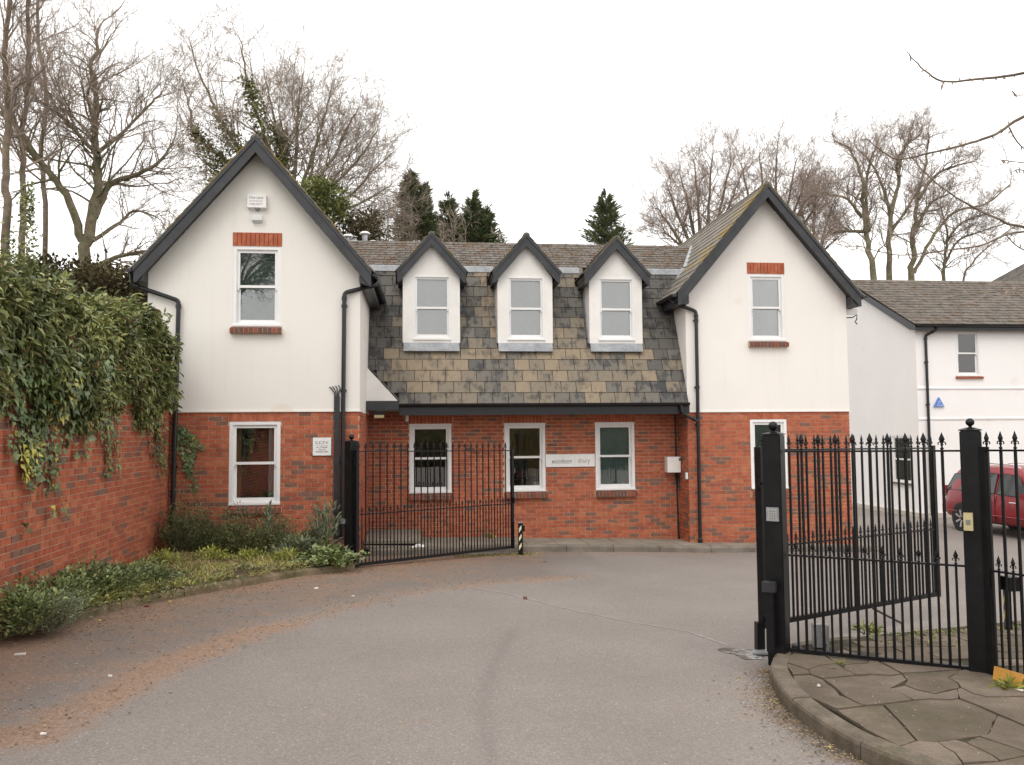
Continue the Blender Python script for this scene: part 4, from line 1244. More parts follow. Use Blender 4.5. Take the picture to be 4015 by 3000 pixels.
def finial_mesh():
    """cast spear head with two curled leaves"""
    global FIN
    if FIN: return FIN
    mb = MB()
    mb.lathe([(.009, 0), (.009, .012), (.015, .016), (.015, .024), (.008, .03), (.008, .046), (.013, .05), (.013, .058), (.008, .064)], (0, 0, 0), 6)
    n = len(mb.v)
    mb.v += [(0, 0, .158), (.024, 0, .098), (0, .012, .098), (-.024, 0, .098), (0, -.012, .098), (.006, 0, .06), (0, .006, .06), (-.006, 0, .06), (0, -.006, .06)]
    for k in range(4):
        a = n + 1 + k; b = n + 1 + (k + 1) % 4; mb.face((n, a, b)); mb.face((a, a + 4, b + 4, b))
    for s in (-1, 1):
        mb.tube([(0, 0, .062), (s * .014, 0, .076), (s * .026, 0, .070), (s * .030, 0, .056), (s * .024, 0, .050)], [.006, .006, .0055, .005, .003], 5)
    me = bpy.data.meshes.new('finial'); me.from_pydata(mb.v, [], mb.f); me.materials.append(M['iron']); me.update(); FIN = me; return me


def railing(root, A, B, zb, zm, zt, n, stiles=(0, 0), stile_w=.05, rail_lo=.045, first=.5, ang=None, thick=.025):
    """A,B ends at ground plan; z's are heights of bottom rail, middle rail, top rail at A and B"""
    A = Vector((A[0], A[1], 0)); B = Vector((B[0], B[1], 0)); d = B - A; L = d.length; d.normalize(); ang = math.atan2(d.y, d.x)
    def P(u, za): return A + d * u + Vector((0, 0, za[0] + (za[1] - za[0]) * u / L))
    mb = MB(); mb.bar(P(0, zb), P(L, zb), .04, rail_lo); mb.build('bottom_rail', 'iron', root)
    mb = MB(); mb.bar(P(0, zm), P(L, zm), .034, .016); mb.build('middle_rail', 'iron', root)
    mb = MB(); mb.bar(P(0, zt), P(L, zt), .034, .016); mb.build('top_rail', 'iron', root)
    for i, w in enumerate(stiles):
        if w:
            u = w / 2 if i == 0 else L - w / 2; mb = MB(); p = P(u, zb); q = P(u, zt)
            mb.obox(((p + q) / 2), d * w / 2, Vector((-d.y, d.x, 0)) * w / 2, (0, 0, (q.z - p.z) / 2 + .03)); mb.build('stile', 'iron', root)
    u0 = stiles[0] if stiles[0] else 0; u1 = L - (stiles[1] if stiles[1] else 0); st = (u1 - u0) / n
    rot = (0, 0, ang)
    fs = (1.0, 1.0, 1.0)
    for i in range(n + 1):
        u = u0 + st * i
        if (i == 0 and not stiles[0]) or (i == n and not stiles[1]): pass
        else:
            if 0 < i < n or True:
                p = P(u, zb); q = P(u, zt); mb = MB(); mb.tube([p, q], thick / 2, 6)
                b = mb.build('bar', 'iron', root, smooth=False, fix=False)
                o = bpy.data.objects.new('finial', finial_mesh()); link(o, b, q); o.rotation_euler = rot
        if i < n:
            u2 = u + st / 2; p = P(u2, zb); q = P(u2, zm); mb = MB(); mb.tube([p, q], thick / 2 * .8, 6)
            b = mb.build('dog_bar', 'iron', root, fix=False)
            o = bpy.data.objects.new('finial', finial_mesh()); link(o, b, q); o.rotation_euler = rot; o.scale = (.82, .82, .82)


def gate_post(label, c, ang, w, zb, zt, name='gate_post', ball=.042):
    t = thing(name, label, 'gate post', (c[0], c[1], zb), 'square black gate posts with ball tops')
    d = Vector((math.cos(ang), math.sin(ang), 0)); n = Vector((-d.y, d.x, 0)); c = Vector((c[0], c[1], 0))
    mb = MB(); mb.obox((c.x, c.y, (zb + zt) / 2 - .05), d * w / 2, n * w / 2, (0, 0, (zt - zb) / 2 + .05)); o = mb.build('shaft', 'iron', t)
    bm = bmesh.new(); bm.from_mesh(o.data); bmesh.ops.bevel(bm, geom=[e for e in bm.edges], offset=.008, segments=2, affect='EDGES'); bm.to_mesh(o.data); bm.free()
    mb = MB(); h = w / 2 + .006
    k = len(mb.v); q = [c + d * a * h + n * b * h for a, b in ((-1, -1), (1, -1), (1, 1), (-1, 1))]; ap = [c + d * a * .03 + n * b * .03 for a, b in ((-1, -1), (1, -1), (1, 1), (-1, 1))]
    mb.v += [(p.x, p.y, zt) for p in q] + [(p.x, p.y, zt + .008) for p in q] + [(p.x, p.y, zt + .026) for p in ap]
    mb.face((0, 3, 2, 1))
    for i in range(4):
        j = (i + 1) % 4; mb.face((i, j, j + 4, i + 4)); mb.face((i + 4, j + 4, j + 8, i + 8))
    mb.face((8, 9, 10, 11)); mb.build('cap', 'iron', t)
    mb = MB(); R_ = ball; mb.lathe([(.016, 0), (.013, .02)] + [(max(.004, R_ * math.sin(a)), .02 + R_ * .92 - R_ * math.cos(a)) for a in [math.pi * (i + 1) / 12 for i in range(11)]], (c.x, c.y, zt + .018), 18)
    mb.build('ball', 'iron', t, smooth=True)
    return t


A50, A40 = R(-50), R(-38)
LP = (-1.085, 13.235)
RP = (3.135, 7.135)
P2c = (4.545, 6.455)
gate_post('slim black gate post on the bed corner, left of the open left leaf', LP, A50, .157, .05, 2.095)
gate_post('black gate post with a silver keypad on its face', RP, R(-40), .157, .20, 2.18)
gate_post('black gate post carrying the beige entry reader', P2c, R(-38), .157, .22, 2.203, ball=.034)

gl = thing('gate', 'open left leaf of the black spearhead gate standing in front of the office windows', 'gate', (.3, 14, .1), 'leaves of the black spearhead driveway gate')
railing(gl, (-1.01, 13.12), (1.66, 15.02), (.20, .165), (.965, .94), (1.945, 1.893), 24, (.05, .05))
mb = MB(); d = Vector((2.67, 1.9, 0)).normalized()
for z in (.35, 1.76):
    mb = MB(); p = Vector((-1.03, 13.15, z)); mb.tube([p + Vector((-.03, .04, 0)), p + Vector((.03, -.02, 0))], .012, 6); mb.lathe([(.016, -.03), (.016, .03)], p, 8); mb.build('hinge', 'iron', gl)
mb = MB(); mb.obox((1.645, 14.99, 1.0), d * .012, Vector((-d.y, d.x, 0)) * .05, (0, 0, .05)); mb.build('lock', 'iron', gl)

gr = thing('gate', 'open right leaf of the black spearhead gate standing behind the fixed railing', 'gate', (4.5, 8.4, .2), 'leaves of the black spearhead driveway gate')
railing(gr, (3.215, 7.70), (5.905, 9.05), (.375, .335), (1.10, 1.07), (2.03, 2.0), 22, (.075, .05))
mb = MB(); mb.bar((3.20, 7.71, .40), (3.19, 7.70, .06), .075, .075, up=(1, 0, 0)); mb.build('hinge_foot', 'iron', gr)
for z in (.45, 1.72):
    mb = MB(); mb.tube([(3.17, 7.22, z), (3.19, 7.45, z), (3.22, 7.69, z)], .014, 6); mb.lathe([(.02, -.035), (.02, .035)], (3.19, 7.60, z), 8); mb.build('hinge', 'iron', gr)
mb = MB(); mb.tube([(4.75, 8.44, .33), (4.93, 8.20, .22), (4.93, 8.20, .02)], .011, 6); mb.build('drop_bolt', 'iron', gr)

fr_ = thing('railing', 'fixed black spearhead railing panel between the keypad post and the beige reader post', 'railing', (3.9, 6.8, .2))
railing(fr_, (3.215, 7.085), (4.475, 6.488), (.30, .255), (1.12, 1.085), (2.03, 2.035), 10, (0, 0), rail_lo=.03)
mb = MB(); mb.tube([(3.35, 7.16, .24), (3.9, 6.93, .22), (4.5, 6.66, .19)], .017, 8); mb.build('cable_pipe', 'iron', fr_)

pg = thing('railing', 'black spearhead railing coming forward from the beige reader post at the frame edge', 'railing', (4.8, 5.9, .2))
railing(pg, (4.556, 6.35), (4.90, 5.10), (.245, .27), (1.075, 1.10), (2.04, 2.06), 10, (.055, .0), rail_lo=.05)
mb = MB(); mb.box(4.62, 4.72, 6.17, 6.27, .93, 1.04); mb.build('lock_case', 'iron', pg)

kp = thing('keypad', 'square silver entry keypad on the face of the right gate post', 'keypad', (3.08, 7.04, 1.42))
kd = Vector((math.cos(R(-40)), math.sin(R(-40)), 0)); kn = Vector((kd.y, -kd.x, 0))
kc = Vector((RP[0], RP[1], 1.48)) + kn * (.0785 + .008)
mb = MB(); mb.obox(kc, kd * .054, kn * .008, (0, 0, .06)); mb.build('plate', 'galv', kp)
mb = MB(); mb.obox(kc + kn * .009, kd * .038, kn * .0015, (0, 0, .047)); mb.build('inset', 'alloy', kp)
for i in range(3):
    for j in range(4):
        mb = MB(); q = kc + kn * .0115 + kd * ((i - 1) * .020) + Z3 * ((j - 1.7) * .021); mb.obox(q, kd * .006, kn * .0015, (0, 0, .006)); mb.build('button', 'print_grey', kp)
er = thing('entry_reader', 'beige box shaped entry reader on the side of the tallest railing post', 'entry reader', (4.40, 6.36, 1.38))
d2 = Vector((math.cos(R(-38)), math.sin(R(-38)), 0)); n2 = Vector((d2.y, -d2.x, 0)); ec = Vector((P2c[0], P2c[1], 1.46)) + n2 * (.079 + .035) - d2 * .035
mb = MB(); mb.hexa([tuple(ec + d2 * a * .034 + n2 * b * .035 + Z3 * (c_ * .07 - (b > 0) * .0)) for a, b, c_ in ((-1, 1, -1), (1, 1, -1), (1, -1, -1), (-1, -1, -1), (-1, .6, 1), (1, .6, 1), (1, -1, 1), (-1, -1, 1))]); mb.build('case', 'beige', er)
mb = MB(); mb.obox(ec + n2 * .033, d2 * .016, n2 * .004, (0, 0, .017)); mb.build('button', 'print_grey', er)
# short capped stop post in front of the keypad post
sp_ = thing('stop_post', 'short black capped post standing close in front of the keypad post', 'post', (2.93, 6.9, .2))
mb = MB(); mb.obox((3.01, 7.01, .585), kd * .032, kn * .03, (0, 0, .275)); mb.build('shaft', 'iron', sp_)
mb = MB(); mb.obox((3.0, 7.0, .865), kd * .052, kn * .042, (0, 0, .042)); mb.build('cap', 'blackwood', sp_)


def bollard(label, x, y, z0, z1, ang):
    t = thing('bollard', label, 'bollard', (x, y, z0), 'striped gate stop bollards'); d = Vector((math.cos(ang), math.sin(ang), 0)); n = Vector((d.y, -d.x, 0))
    h = (z1 - z0); w = .042 if x < 4 else .030
    mb = MB(); mb.obox((x, y, (z0 + z1) / 2 - .03), d * w, n * w, (0, 0, h / 2 + .03)); mb.build('shaft', 'iron', t)
    mb = MB(); mb.obox((x, y, z1 + .006), d * (w + .003), n * (w + .003), (0, 0, .006)); mb.build('cap', 'galv', t)
    for f, mt in (((n, 'paletape'), (-d, 'yellow')) if x < 4 else ((n, 'iron'), (-d, 'yellow'))):
        s = d if f is n else n
        for k in range(3):
            z = z0 + .10 + k * .155; c = Vector((x, y, z)) + f * (w + .0015)
            mb = MB(); mb.prism([c - s * .026 - Z3 * .015, c + s * .018 + Z3 * .055, c + s * .018 + Z3 * .125, c - s * .026 + Z3 * .055], f * .001); mb.build('stripe', mt, t)
    mb = MB(); mb.obox(Vector((x, y, z1 - .10)) + d * (w + .018), d * (.018 if x < 4 else .008), n * .02, (0, 0, .05 if x < 4 else .02)); mb.build('catch', 'iron', t)
    return t


bollard('small bollard with yellow and cream stripes at the free end of the left gate leaf', 1.775, 14.93, .03, .60, R(-8))
bollard('striped bollard with its catch behind the railing at the frame edge', 6.05, 8.12, .12, .68, R(-20))
for z in (.86,):
    t = thing('photocell', 'little silver photocell box on the slim left gate post', 'sensor', (-1.16, 13.13, z))
    dA = Vector((math.cos(A50), math.sin(A50), 0)); nA = Vector((dA.y, -dA.x, 0)); c = Vector((LP[0], LP[1], z)) - dA * .075 + nA * .10
    mb = MB(); mb.obox(c, dA * .035, nA * .02, (0, 0, .035)); mb.build('case', 'galv', t)
    mb = MB(); mb.lathe([(.016, -.026), (.016, -.018)], c, 10, 'Y'); mb.build('lens', 'print_dark', t)
# gate motor box and hose behind the keypad post
t = thing('motor_box', 'pale metal control box on the ground behind the keypad post', 'control box', (3.55, 7.28, .22))
mb = MB(); mb.obox((3.60, 7.30, .36), (.065, -.02, 0), (.015, .05, 0), (0, 0, .10)); mb.build('case', 'galv', t)
mb = MB(); mb.obox((3.655, 7.28, .36), (.008, -.002, 0), (.015, .05, 0), (0, 0, .095)); mb.build('side_plate', 'print_grey', t)
mb = MB(); mb.tube([(3.25, 7.12, .33), (3.36, 7.08, .27), (3.47, 7.05, .245), (3.55, 7.08, .25), (3.60, 7.2, .29)], .02, 8); o = mb.build('cable_hose', 'blackplastic'); tag(o, 'thick black cable hose looping out at the foot of the keypad post', 'hose')
mb = MB(); mb.tube([(2.72, 7.83, .13), (3.1, 7.73, .15), (3.3, 7.65, .17)], .02, 8)
for z in (.16,):
    t = thing('track_plate', 'grey steel track plate lying by the foot of the right gate leaf', 'plate', (3.15, 7.55, .14))
    mb = MB(); mb.obox((3.12, 7.50, .172), (.07, -.02, 0), (.02, .05, 0), (0, 0, .008)); mb.build('plate', 'galv', t)

# ================================================================== SIGNS AND FITTINGS
def text(body, parent, loc, size, mat, shear=0, sx=1.0, align='CENTER', name='lettering', depth=.0006, rot=(R(90), 0, 0)):
    cu = bpy.data.curves.new(name, 'FONT'); cu.body = body; cu.size = size; cu.shear = shear; cu.align_x = align; cu.align_y = 'CENTER'; cu.extrude = depth
    cu.materials.append(M[mat]); tmp = bpy.data.objects.new(name, cu); COL.objects.link(tmp); dg = bpy.context.evaluated_depsgraph_get()
    me = bpy.data.meshes.new_from_object(tmp.evaluated_get(dg)); bpy.data.objects.remove(tmp); me.materials.clear(); me.materials.append(M[mat])
    o = bpy.data.objects.new(name, me); link(o, parent, loc, rot); o.scale = (sx, 1, 1); return o


t = thing('name_board', 'white board with grey lettering fixed between two ground floor windows', 'sign', (3.04, YC - .02, 1.64))
mb = MB(); mb.box(2.535, 3.553, YC - .028, YC - .009, 1.512, 1.768); mb.build('board', 'paper', t)
text('woodeson', t, (2.86, YC - .030, 1.627), .150, 'print_grey', .30, .66)
mb = MB(); mb.box(3.135, 3.138, YC - .0295, YC - .0285, 1.56, 1.73); mb.build('rule', 'print_grey', t)
text('drury', t, (3.325, YC - .030, 1.632), .150, 'print_mauve', 0, .76)
t = thing('warning_sign', 'small square white warning plate with black print on the brick beside the trunking', 'sign', (-1.67, YL - .02, 1.86))
mb = MB(); mb.box(-1.821, -1.516, YL - .022, YL - .009, 1.859, 2.162); mb.build('plate', 'paper', t)
mb = MB(); mb.box(-1.829, -1.508, YL - .0195, YL - .0125, 1.851, 2.17); mb.build('rim', 'print_dark', t)
text('C.C.T.V.', t, (-1.668, YL - .024, 2.074), .062, 'print_dark', 0, 1.05)
mb = MB(); mb.box(-1.775, -1.56, YL - .0235, YL - .0225, 2.030, 2.033); mb.build('rule', 'print_dark', t)
for i, s in enumerate(('ALL THIEVES', 'WILL BE', 'PROSECUTED')): text(s, t, (-1.668, YL - .024, 1.997 - i * .038), .032, 'print_dark', 0, 1.05)
t = thing('alarm_box', 'white alarm bell box with grey lettering high on the cream gable', 'alarm box', (-2.76, YL - .1, 6.1))
mb = MB(); mb.hexa([(-2.93, YL - .10, 6.075), (-2.615, YL - .10, 6.075), (-2.625, YL - .013, 6.055), (-2.92, YL - .013, 6.055), (-2.925, YL - .10, 6.295), (-2.615, YL - .10, 6.295), (-2.625, YL - .013, 6.305), (-2.92, YL - .013, 6.305)]); mb.build('case', 'paper', t)
mb = MB(); mb.lathe([(.02, -.045), (.045, -.02), (.045, 0)], (-2.765, YL - .06, 6.07), 10); mb.build('strobe', 'print_grey', t)
text('Chris Lewis', t, (-2.785, YL - .103, 6.245), .062, 'print_grey', .15, .82)
text('SECURITY SERVICES', t, (-2.785, YL - .103, 6.185), .026, 'print_mauve', 0, .95)
text('01865 744777', t, (-2.785, YL - .103, 6.132), .040, 'print_mauve', 0, .95)
t = thing('flood_light', 'small pale floodlight on the gable just above the brick lintel', 'light', (-2.77, YL - .1, 5.82))
mb = MB(); mb.hexa([(-2.86, YL - .09, 5.86), (-2.68, YL - .09, 5.86), (-2.70, YL - .013, 5.815), (-2.84, YL - .013, 5.815), (-2.86, YL - .11, 5.95), (-2.68, YL - .11, 5.95), (-2.70, YL - .013, 5.955), (-2.84, YL - .013, 5.955)]); mb.build('housing', 'pale_blind', t)
t = thing('electric_cabinet', 'white metal electric cabinet on the brick near the right inner corner', 'cabinet', (5.2, YC - .2, 1.35))
mb = MB(); mb.box(5.03, 5.31, YC - .21, YC - .008, 1.375, 1.695); mb.build('case', 'board', t)
mb = MB(); mb.box(5.034, 5.306, YC - .222, YC - .2105, 1.379, 1.691); mb.build('door', 'board', t)
mb = MB(); mb.box(5.27, 5.30, YC - .235, YC - .2225, 1.62, 1.67); mb.build('latch', 'print_dark', t)
mb = MB(); mb.box(5.328 - .035, 5.328 - .003, YC - .62, YC - .54, 1.26, 1.39)
o = mb.build('switch_box', 'pale_blind'); tag(o, 'tiny grey switch box on the side wall by the white cabinet', 'switch')
t = thing('security_camera', 'white dome camera hanging under the black eaves', 'camera', (-.28, 16.78, 2.45))
mb = MB(); mb.lathe([(.035, 0), (.04, .05), (.035, .13)], (-.285, 16.74, 2.46), 10); mb.build('body', 'paper', t)
mb = MB(); mb.lathe([(.01, -.035), (.026, -.02), (.032, 0)], (-.285, 16.74, 2.46), 10); mb.build('lens', 'print_grey', t)
t = thing('porch_light', 'flat pale light fitting under the porch soffit beside the left wing', 'light', (-.8, 16.0, 2.55))
mb = MB(); mb.box(-.90, -.69, 15.96, 16.08, 2.575, 2.643); mb.build('housing', 'iron', t)
mb = MB(); mb.box(-.885, -.70, 15.955, 15.9595, 2.52, 2.572); mb.box(-.885, -.70, 15.96, 16.07, 2.545, 2.574); mb.build('lamp_cover', 'beige', t)
t = thing('wall_lamp', 'white bulkhead lamp and hanging wire at the right eaves of the right gable', 'lamp', (9.05, 16.3, 4.7))
mb = MB(); mb.lathe([(.03, -.05), (.07, 0), (.075, .05), (.05, .08)], (9.10, 16.35, 4.86), 10); mb.build('housing', 'galv', t)
mb = MB(); mb.box(8.80, 9.06, 16.30, 16.33, 4.62, 4.74); mb.build('bracket', 'paper', t)
mb = MB(); mb.tube([(8.78, 16.30, 4.55), (8.95, 16.3, 4.56), (9.05, 16.3, 4.62), (9.04, 16.3, 4.52), (9.0, 16.3, 4.47), (9.05, 16.3, 4.42)], .012, 5); mb.build('wire', 'blackplastic', t)
t = thing('alarm_sign', 'blue triangular alarm sign on the white wall', 'sign', (15.22, WY - .05, 2.88))
mb = MB(); mb.prism([(15.05, WY - .005, 2.885), (15.38, WY - .005, 2.885), (15.215, WY - .005, 3.165)], (0, -.05, 0)); mb.build('case', 'blue', t)
text('Chubb', t, (15.235, WY - .057, 2.925), .075, 'paper', 0, 1)
for k in range(5):
    mb = MB(); a = k * 1.256 + 1.57; mb.lathe([(.012, -.002), (.012, .002)], (15.215 + .035 * math.cos(a), WY - .057, 3.02 + .035 * math.sin(a)), 6, 'Y'); mb.build('emblem_dot', 'paper', t)

# concrete ramp block behind the left leaf, carrier bag
t = thing('step_block', 'low grey concrete step against the recessed brick wall behind the left gate leaf', 'step', (-.5, 16.0, .1))
mb = MB(); mb.hexa([(-1.02, 15.22, .245), (.0, 15.22, .235), (.0, YC - .01, .262), (-1.02, YC - .01, .272), (-1.02, 15.22, .295), (.0, 15.22, .285), (.0, YC - .01, .312), (-1.02, YC - .01, .322)]); mb.build('top_slab', 'flag', t)
mb = MB(); mb.box(-1.0, -.04, 15.29, YC - .02, .04, .244); mb.build('riser', 'riser', t)
mb = MB(); rr = random.Random(3); prof = []
for i in range(9):
    for k in range(14):
        a = k / 14 * 2 * math.pi; ph = i / 8 * math.pi; r_ = .10 * math.sin(ph) * (1 + .28 * math.sin(a * 3 + i) + rr.uniform(-.14, .14)) + .004
        mb.v.append((-.03 + r_ * math.cos(a) * 1.1, 15.02 + r_ * .7 * math.sin(a), .10 + .075 * (1 - math.cos(ph)) + rr.uniform(-.008, .008)))
for i in range(8):
    for k in range(14): a = i * 14 + k; b = i * 14 + (k + 1) % 14; mb.face((a, b, b + 14, a + 14))
o = mb.build('carrier_bag', 'paper'); tag(o, 'crumpled white plastic bag on the ground behind the left gate leaf', 'bag')

# timber plank at the bottom right
mb = MB(); a = Vector((4.485, 6.20, .30)); b = Vector((4.60, 5.50, .32)); mb.bar(a, b, .022, .10, up=(.25, 0, 1)); o = mb.build('timber_board', 'orangewood')
tag(o, 'orange varnished timber board lying against the foot of the railing', 'board')
mb = MB(); mb.bar(a + Vector((-.02, -.28, -.045)), b + Vector((-.05, 0, -.045)), .05, .012); o = mb.build('white_strip', 'paper'); tag(o, 'white strip lying beside the orange timber board', 'strip')
# puddle by the gate foot
mb = MB(); rr = random.Random(12); c = on_ground(2915, 2562); k = 22
pts = []
for i in range(k):
    a = i / k * 2 * math.pi; r_ = 1 + .28 * math.sin(a * 3 + .6) + rr.uniform(-.12, .12); x = c.x + .22 * r_ * math.cos(a) + .04; y = c.y + .20 * r_ * math.sin(a); pts.append((x, y, gz(x, y) + .004))
mb.prism(pts, (0, 0, .002)); o = mb.build('puddle', 'wet'); o['kind'] = 'stuff'

# ================================================================== RED CAR
car = thing('parked_car', 'dark red people carrier parked by the white building behind the railings', 'car', (14.53, 19.83, -.36))
HEAD = math.atan2(-.998, .0616)


def car_part(name, mb, mat, parent=None, smooth=False):
    me_o = mb.build(name, mat, None, smooth=smooth)
    me_o.parent = parent or car; me_o.location = (0, 0, 0); WLOC[me_o.name] = WLOC[(parent or car).name]; return me_o


car.rotation_euler = (0, 0, HEAD)
# local: x forward (0 = rear wheel centre line), y to the car's right, seen side is y<0 ... mirrored body
LX = [-.95, -.60, -.05, .55, 1.2, 1.9, 2.35, 3.0, 3.65]
LINES = [  # per line: list of (x, y, z) along stations
    [(-.85, .74, .30), (-.55, .82, .24), (-.05, .84, .22), (.55, .84, .21), (1.2, .84, .21), (1.9, .84, .21), (2.4, .84, .22), (3.0, .82, .24), (3.55, .66, .28)],
    [(-.95, .78, .44), (-.60, .90, .44), (-.05, .91, .44), (.55, .91, .44), (1.2, .91, .44), (1.9, .91, .44), (2.4, .91, .44), (3.0, .90, .44), (3.68, .70, .44)],
    [(-.97, .78, .66), (-.62, .91, .68), (-.05, .925, .70), (.55, .925, .70), (1.2, .925, .70), (1.9, .925, .70), (2.4, .92, .69), (3.0, .90, .66), (3.66, .68, .60)],
    [(-.86, .74, .98), (-.58, .87, 1.0), (-.05, .89, 1.0), (.55, .89, .99), (1.2, .89, .98), (1.9, .89, .97), (2.4, .88, .95), (3.0, .84, .88), (3.58, .60, .76)],
    [(-.62, .64, 1.46), (-.40, .70, 1.53), (-.05, .71, 1.57), (.55, .72, 1.60), (1.2, .72, 1.60), (1.9, .71, 1.56), (2.5, .70, 1.06), (3.0, .66, .95), (3.54, .52, .80)],
    [(-.54, .50, 1.53), (-.34, .55, 1.60), (-.05, .56, 1.63), (.55, .57, 1.66), (1.2, .57, 1.66), (1.85, .56, 1.62), (2.6, .52, 1.08), (3.0, .48, .98), (3.54, .36, .82)],
    [(-.52, 0, 1.56), (-.32, 0, 1.63), (-.05, 0, 1.67), (.55, 0, 1.69), (1.2, 0, 1.69), (1.80, 0, 1.65), (2.7, 0, 1.10), (3.0, 0, 1.0), (3.54, 0, .84)]]
mb = MB(); nl = len(LINES); ns = 9
for s in (1, -1):
    k = len(mb.v)
    for l in LINES: mb.v += [(x, y * s, z) for x, y, z in l]
    for i in range(nl - 1):
        for j in range(ns - 1): mb.face((k + i * ns + j, k + i * ns + j + 1, k + (i + 1) * ns + j + 1, k + (i + 1) * ns + j))
for j in (0, ns - 1):
    for i in range(nl - 1): a = i * ns + j; b = a + nl * ns; mb.face((a, a + ns, b + ns, b))
for j in range(ns - 1): a = j; b = j + nl * ns; mb.face((a, b, b + 1, a + 1))
body = car_part('body', mb, 'carpaint', smooth=True)
bm = bmesh.new(); bm.from_mesh(body.data); bmesh.ops.remove_doubles(bm, verts=bm.verts, dist=.001); bmesh.ops.recalc_face_normals(bm, faces=bm.faces); bm.to_mesh(body.data); bm.free()
sub = body.modifiers.new('s', 'SUBSURF'); sub.levels = 2; sub.render_levels = 2


def side_pt(x, t, s, off=.012):
    """point on the glass house side, t 0 at belt .. 1 at roof edge"""
    def ip(l): return (np.interp(x, [q[0] for q in l], [q[1] for q in l]), np.interp(x, [q[0] for q in l], [q[2] for q in l]))
    a, b = ip(LINES[3]), ip(LINES[4]); y = a[0] + (b[0] - a[0]) * t + off; z = a[1] + (b[1] - a[1]) * t
    return (x, s * y, z)


for s in (1, -1):
    for x0, x1, sk0, sk1 in ((-.68, .16, .22, .02), (.24, 1.08, 0, 0), (1.16, 2.15, 0, -.42)):
        mb = MB(); q = [side_pt(x0, .06, s), side_pt(x1, .06, s), side_pt(x1 + sk1, .84, s), side_pt(x0 + sk0, .84, s)]
        q2 = [(x, y - s * .02, z) for x, y, z in q]; mb.hexa(q + q2); car_part('side_window', mb, 'carglass')
        mb = MB()
        for a, b in zip(q, q[1:] + q[:1]): mb.tube([a, b], .008, 4)
        car_part('window_trim', mb, 'rubber')
    for x0 in (.86, 1.72):
        mb = MB(); mb.tube([(x0 - .11, s * .915, .845), (x0 - .09, s * .955, .85), (x0 + .09, s * .955, .85), (x0 + .11, s * .915, .845)], .013, 6); car_part('door_handle', mb, 'chrome')
    for x0 in (.20, 1.12):
        mb = MB(); mb.box(x0 - .004, x0 + .004, s * .905 if s > 0 else s * .925, s * .925 if s > 0 else s * .905, .30, .98); car_part('door_gap', mb, 'rubber')
    mb = MB(); mb.tube([(-.55, s * .925, .50), (0, s * .93, .50), (2.3, s * .93, .50)], .016, 6); car_part('side_strip', mb, 'carpaint')
    mb = MB(); mb.tube([(-.25, s * .60, 1.60), (-.15, s * .60, 1.69), (.6, s * .61, 1.73), (1.4, s * .61, 1.72), (1.65, s * .60, 1.64)], .016, 6); car_part('roof_rail', mb, 'chrome')
    for xw in (0, 2.85):
        mb = MB(); mb.lathe([(.40, 0), (.40, s * .31), (.37, s * .325)], (xw, s * .60, .34), 24, 'Y'); car_part('wheel_arch', mb, 'rubber')
        w = bpy.data.objects.new('wheel', None); COL.objects.link(w); w.parent = car; WLOC[w.name] = WLOC[car.name]; w.location = (xw, s * .84, .325)
        mb = MB(); mb.lathe([(.20, -.10), (.315, -.10), (.325, -.06), (.325, .06), (.315, .10), (.20, .10)], (0, 0, 0), 28, 'Y'); car_part('tyre', mb, 'rubber', w)
        mb = MB(); mb.lathe([(.235, .085), (.235, .108), (.215, .108), (.205, .07), (.06, .055), (.05, .09), (.0, .095)] if s > 0 else [(.235, -.085), (.235, -.108), (.215, -.108), (.205, -.07), (.06, -.055), (.05, -.09), (.0, -.095)], (0, 0, 0), 28, 'Y'); car_part('rim', mb, 'rubber', w)
        for k in range(7):
            a = k / 7 * 2 * math.pi; mb = MB(); r0, r1 = .05, .222
            mb.hexa([(r0 * math.cos(a - .35), s * .078, r0 * math.sin(a - .35)), (r1 * math.cos(a - .16), s * .09, r1 * math.sin(a - .16)), (r1 * math.cos(a + .16), s * .09, r1 * math.sin(a + .16)), (r0 * math.cos(a + .35), s * .078, r0 * math.sin(a + .35)),
                     (r0 * math.cos(a - .35), s * .105, r0 * math.sin(a - .35)), (r1 * math.cos(a - .12), s * .112, r1 * math.sin(a - .12)), (r1 * math.cos(a + .12), s * .112, r1 * math.sin(a + .12)), (r0 * math.cos(a + .35), s * .105, r0 * math.sin(a + .35))])
            car_part('spoke', mb, 'alloy', w)
    mb = MB(); mb.hexa([(-.93, s * .70, .82), (-.80, s * .86, .84), (-.76, s * .80, 1.12), (-.80, s * .68, 1.10), (-.90, s * .68, .82), (-.78, s * .82, .84), (-.70, s * .78, 1.12), (-.74, s * .66, 1.10)]); car_part('tail_lamp', mb, 'taillamp')
    mb = MB(); mb.obox((2.15, s * .98, 1.02), (.06, 0, 0), (0, .09, 0), (0, 0, .06)); car_part('door_mirror', mb, 'carpaint')
mb = MB(); mb.hexa([(2.05, -.60, 1.50), (2.05, .60, 1.50), (2.58, .66, 1.09), (2.58, -.66, 1.09), (2.09, -.60, 1.535), (2.09, .60, 1.535), (2.63, .66, 1.11), (2.63, -.66, 1.11)]); car_part('windscreen', mb, 'carglass')
mb = MB(); mb.hexa([(-.76, -.58, 1.05), (-.76, .58, 1.05), (-.60, .54, 1.42), (-.60, -.54, 1.42), (-.80, -.58, 1.05), (-.80, .58, 1.05), (-.65, .54, 1.42), (-.65, -.54, 1.42)]); car_part('rear_window', mb, 'carglass')
mb = MB(); mb.box(-1.0, -.93, -.72, .72, .40, .62); car_part('rear_bumper', mb, 'carpaint')
for s in (1, -1): mb = MB(); mb.box(3.50, 3.62, s * .60 - .08, s * .60 + .02, .62, .76); car_part('headlight', mb, 'alloy')

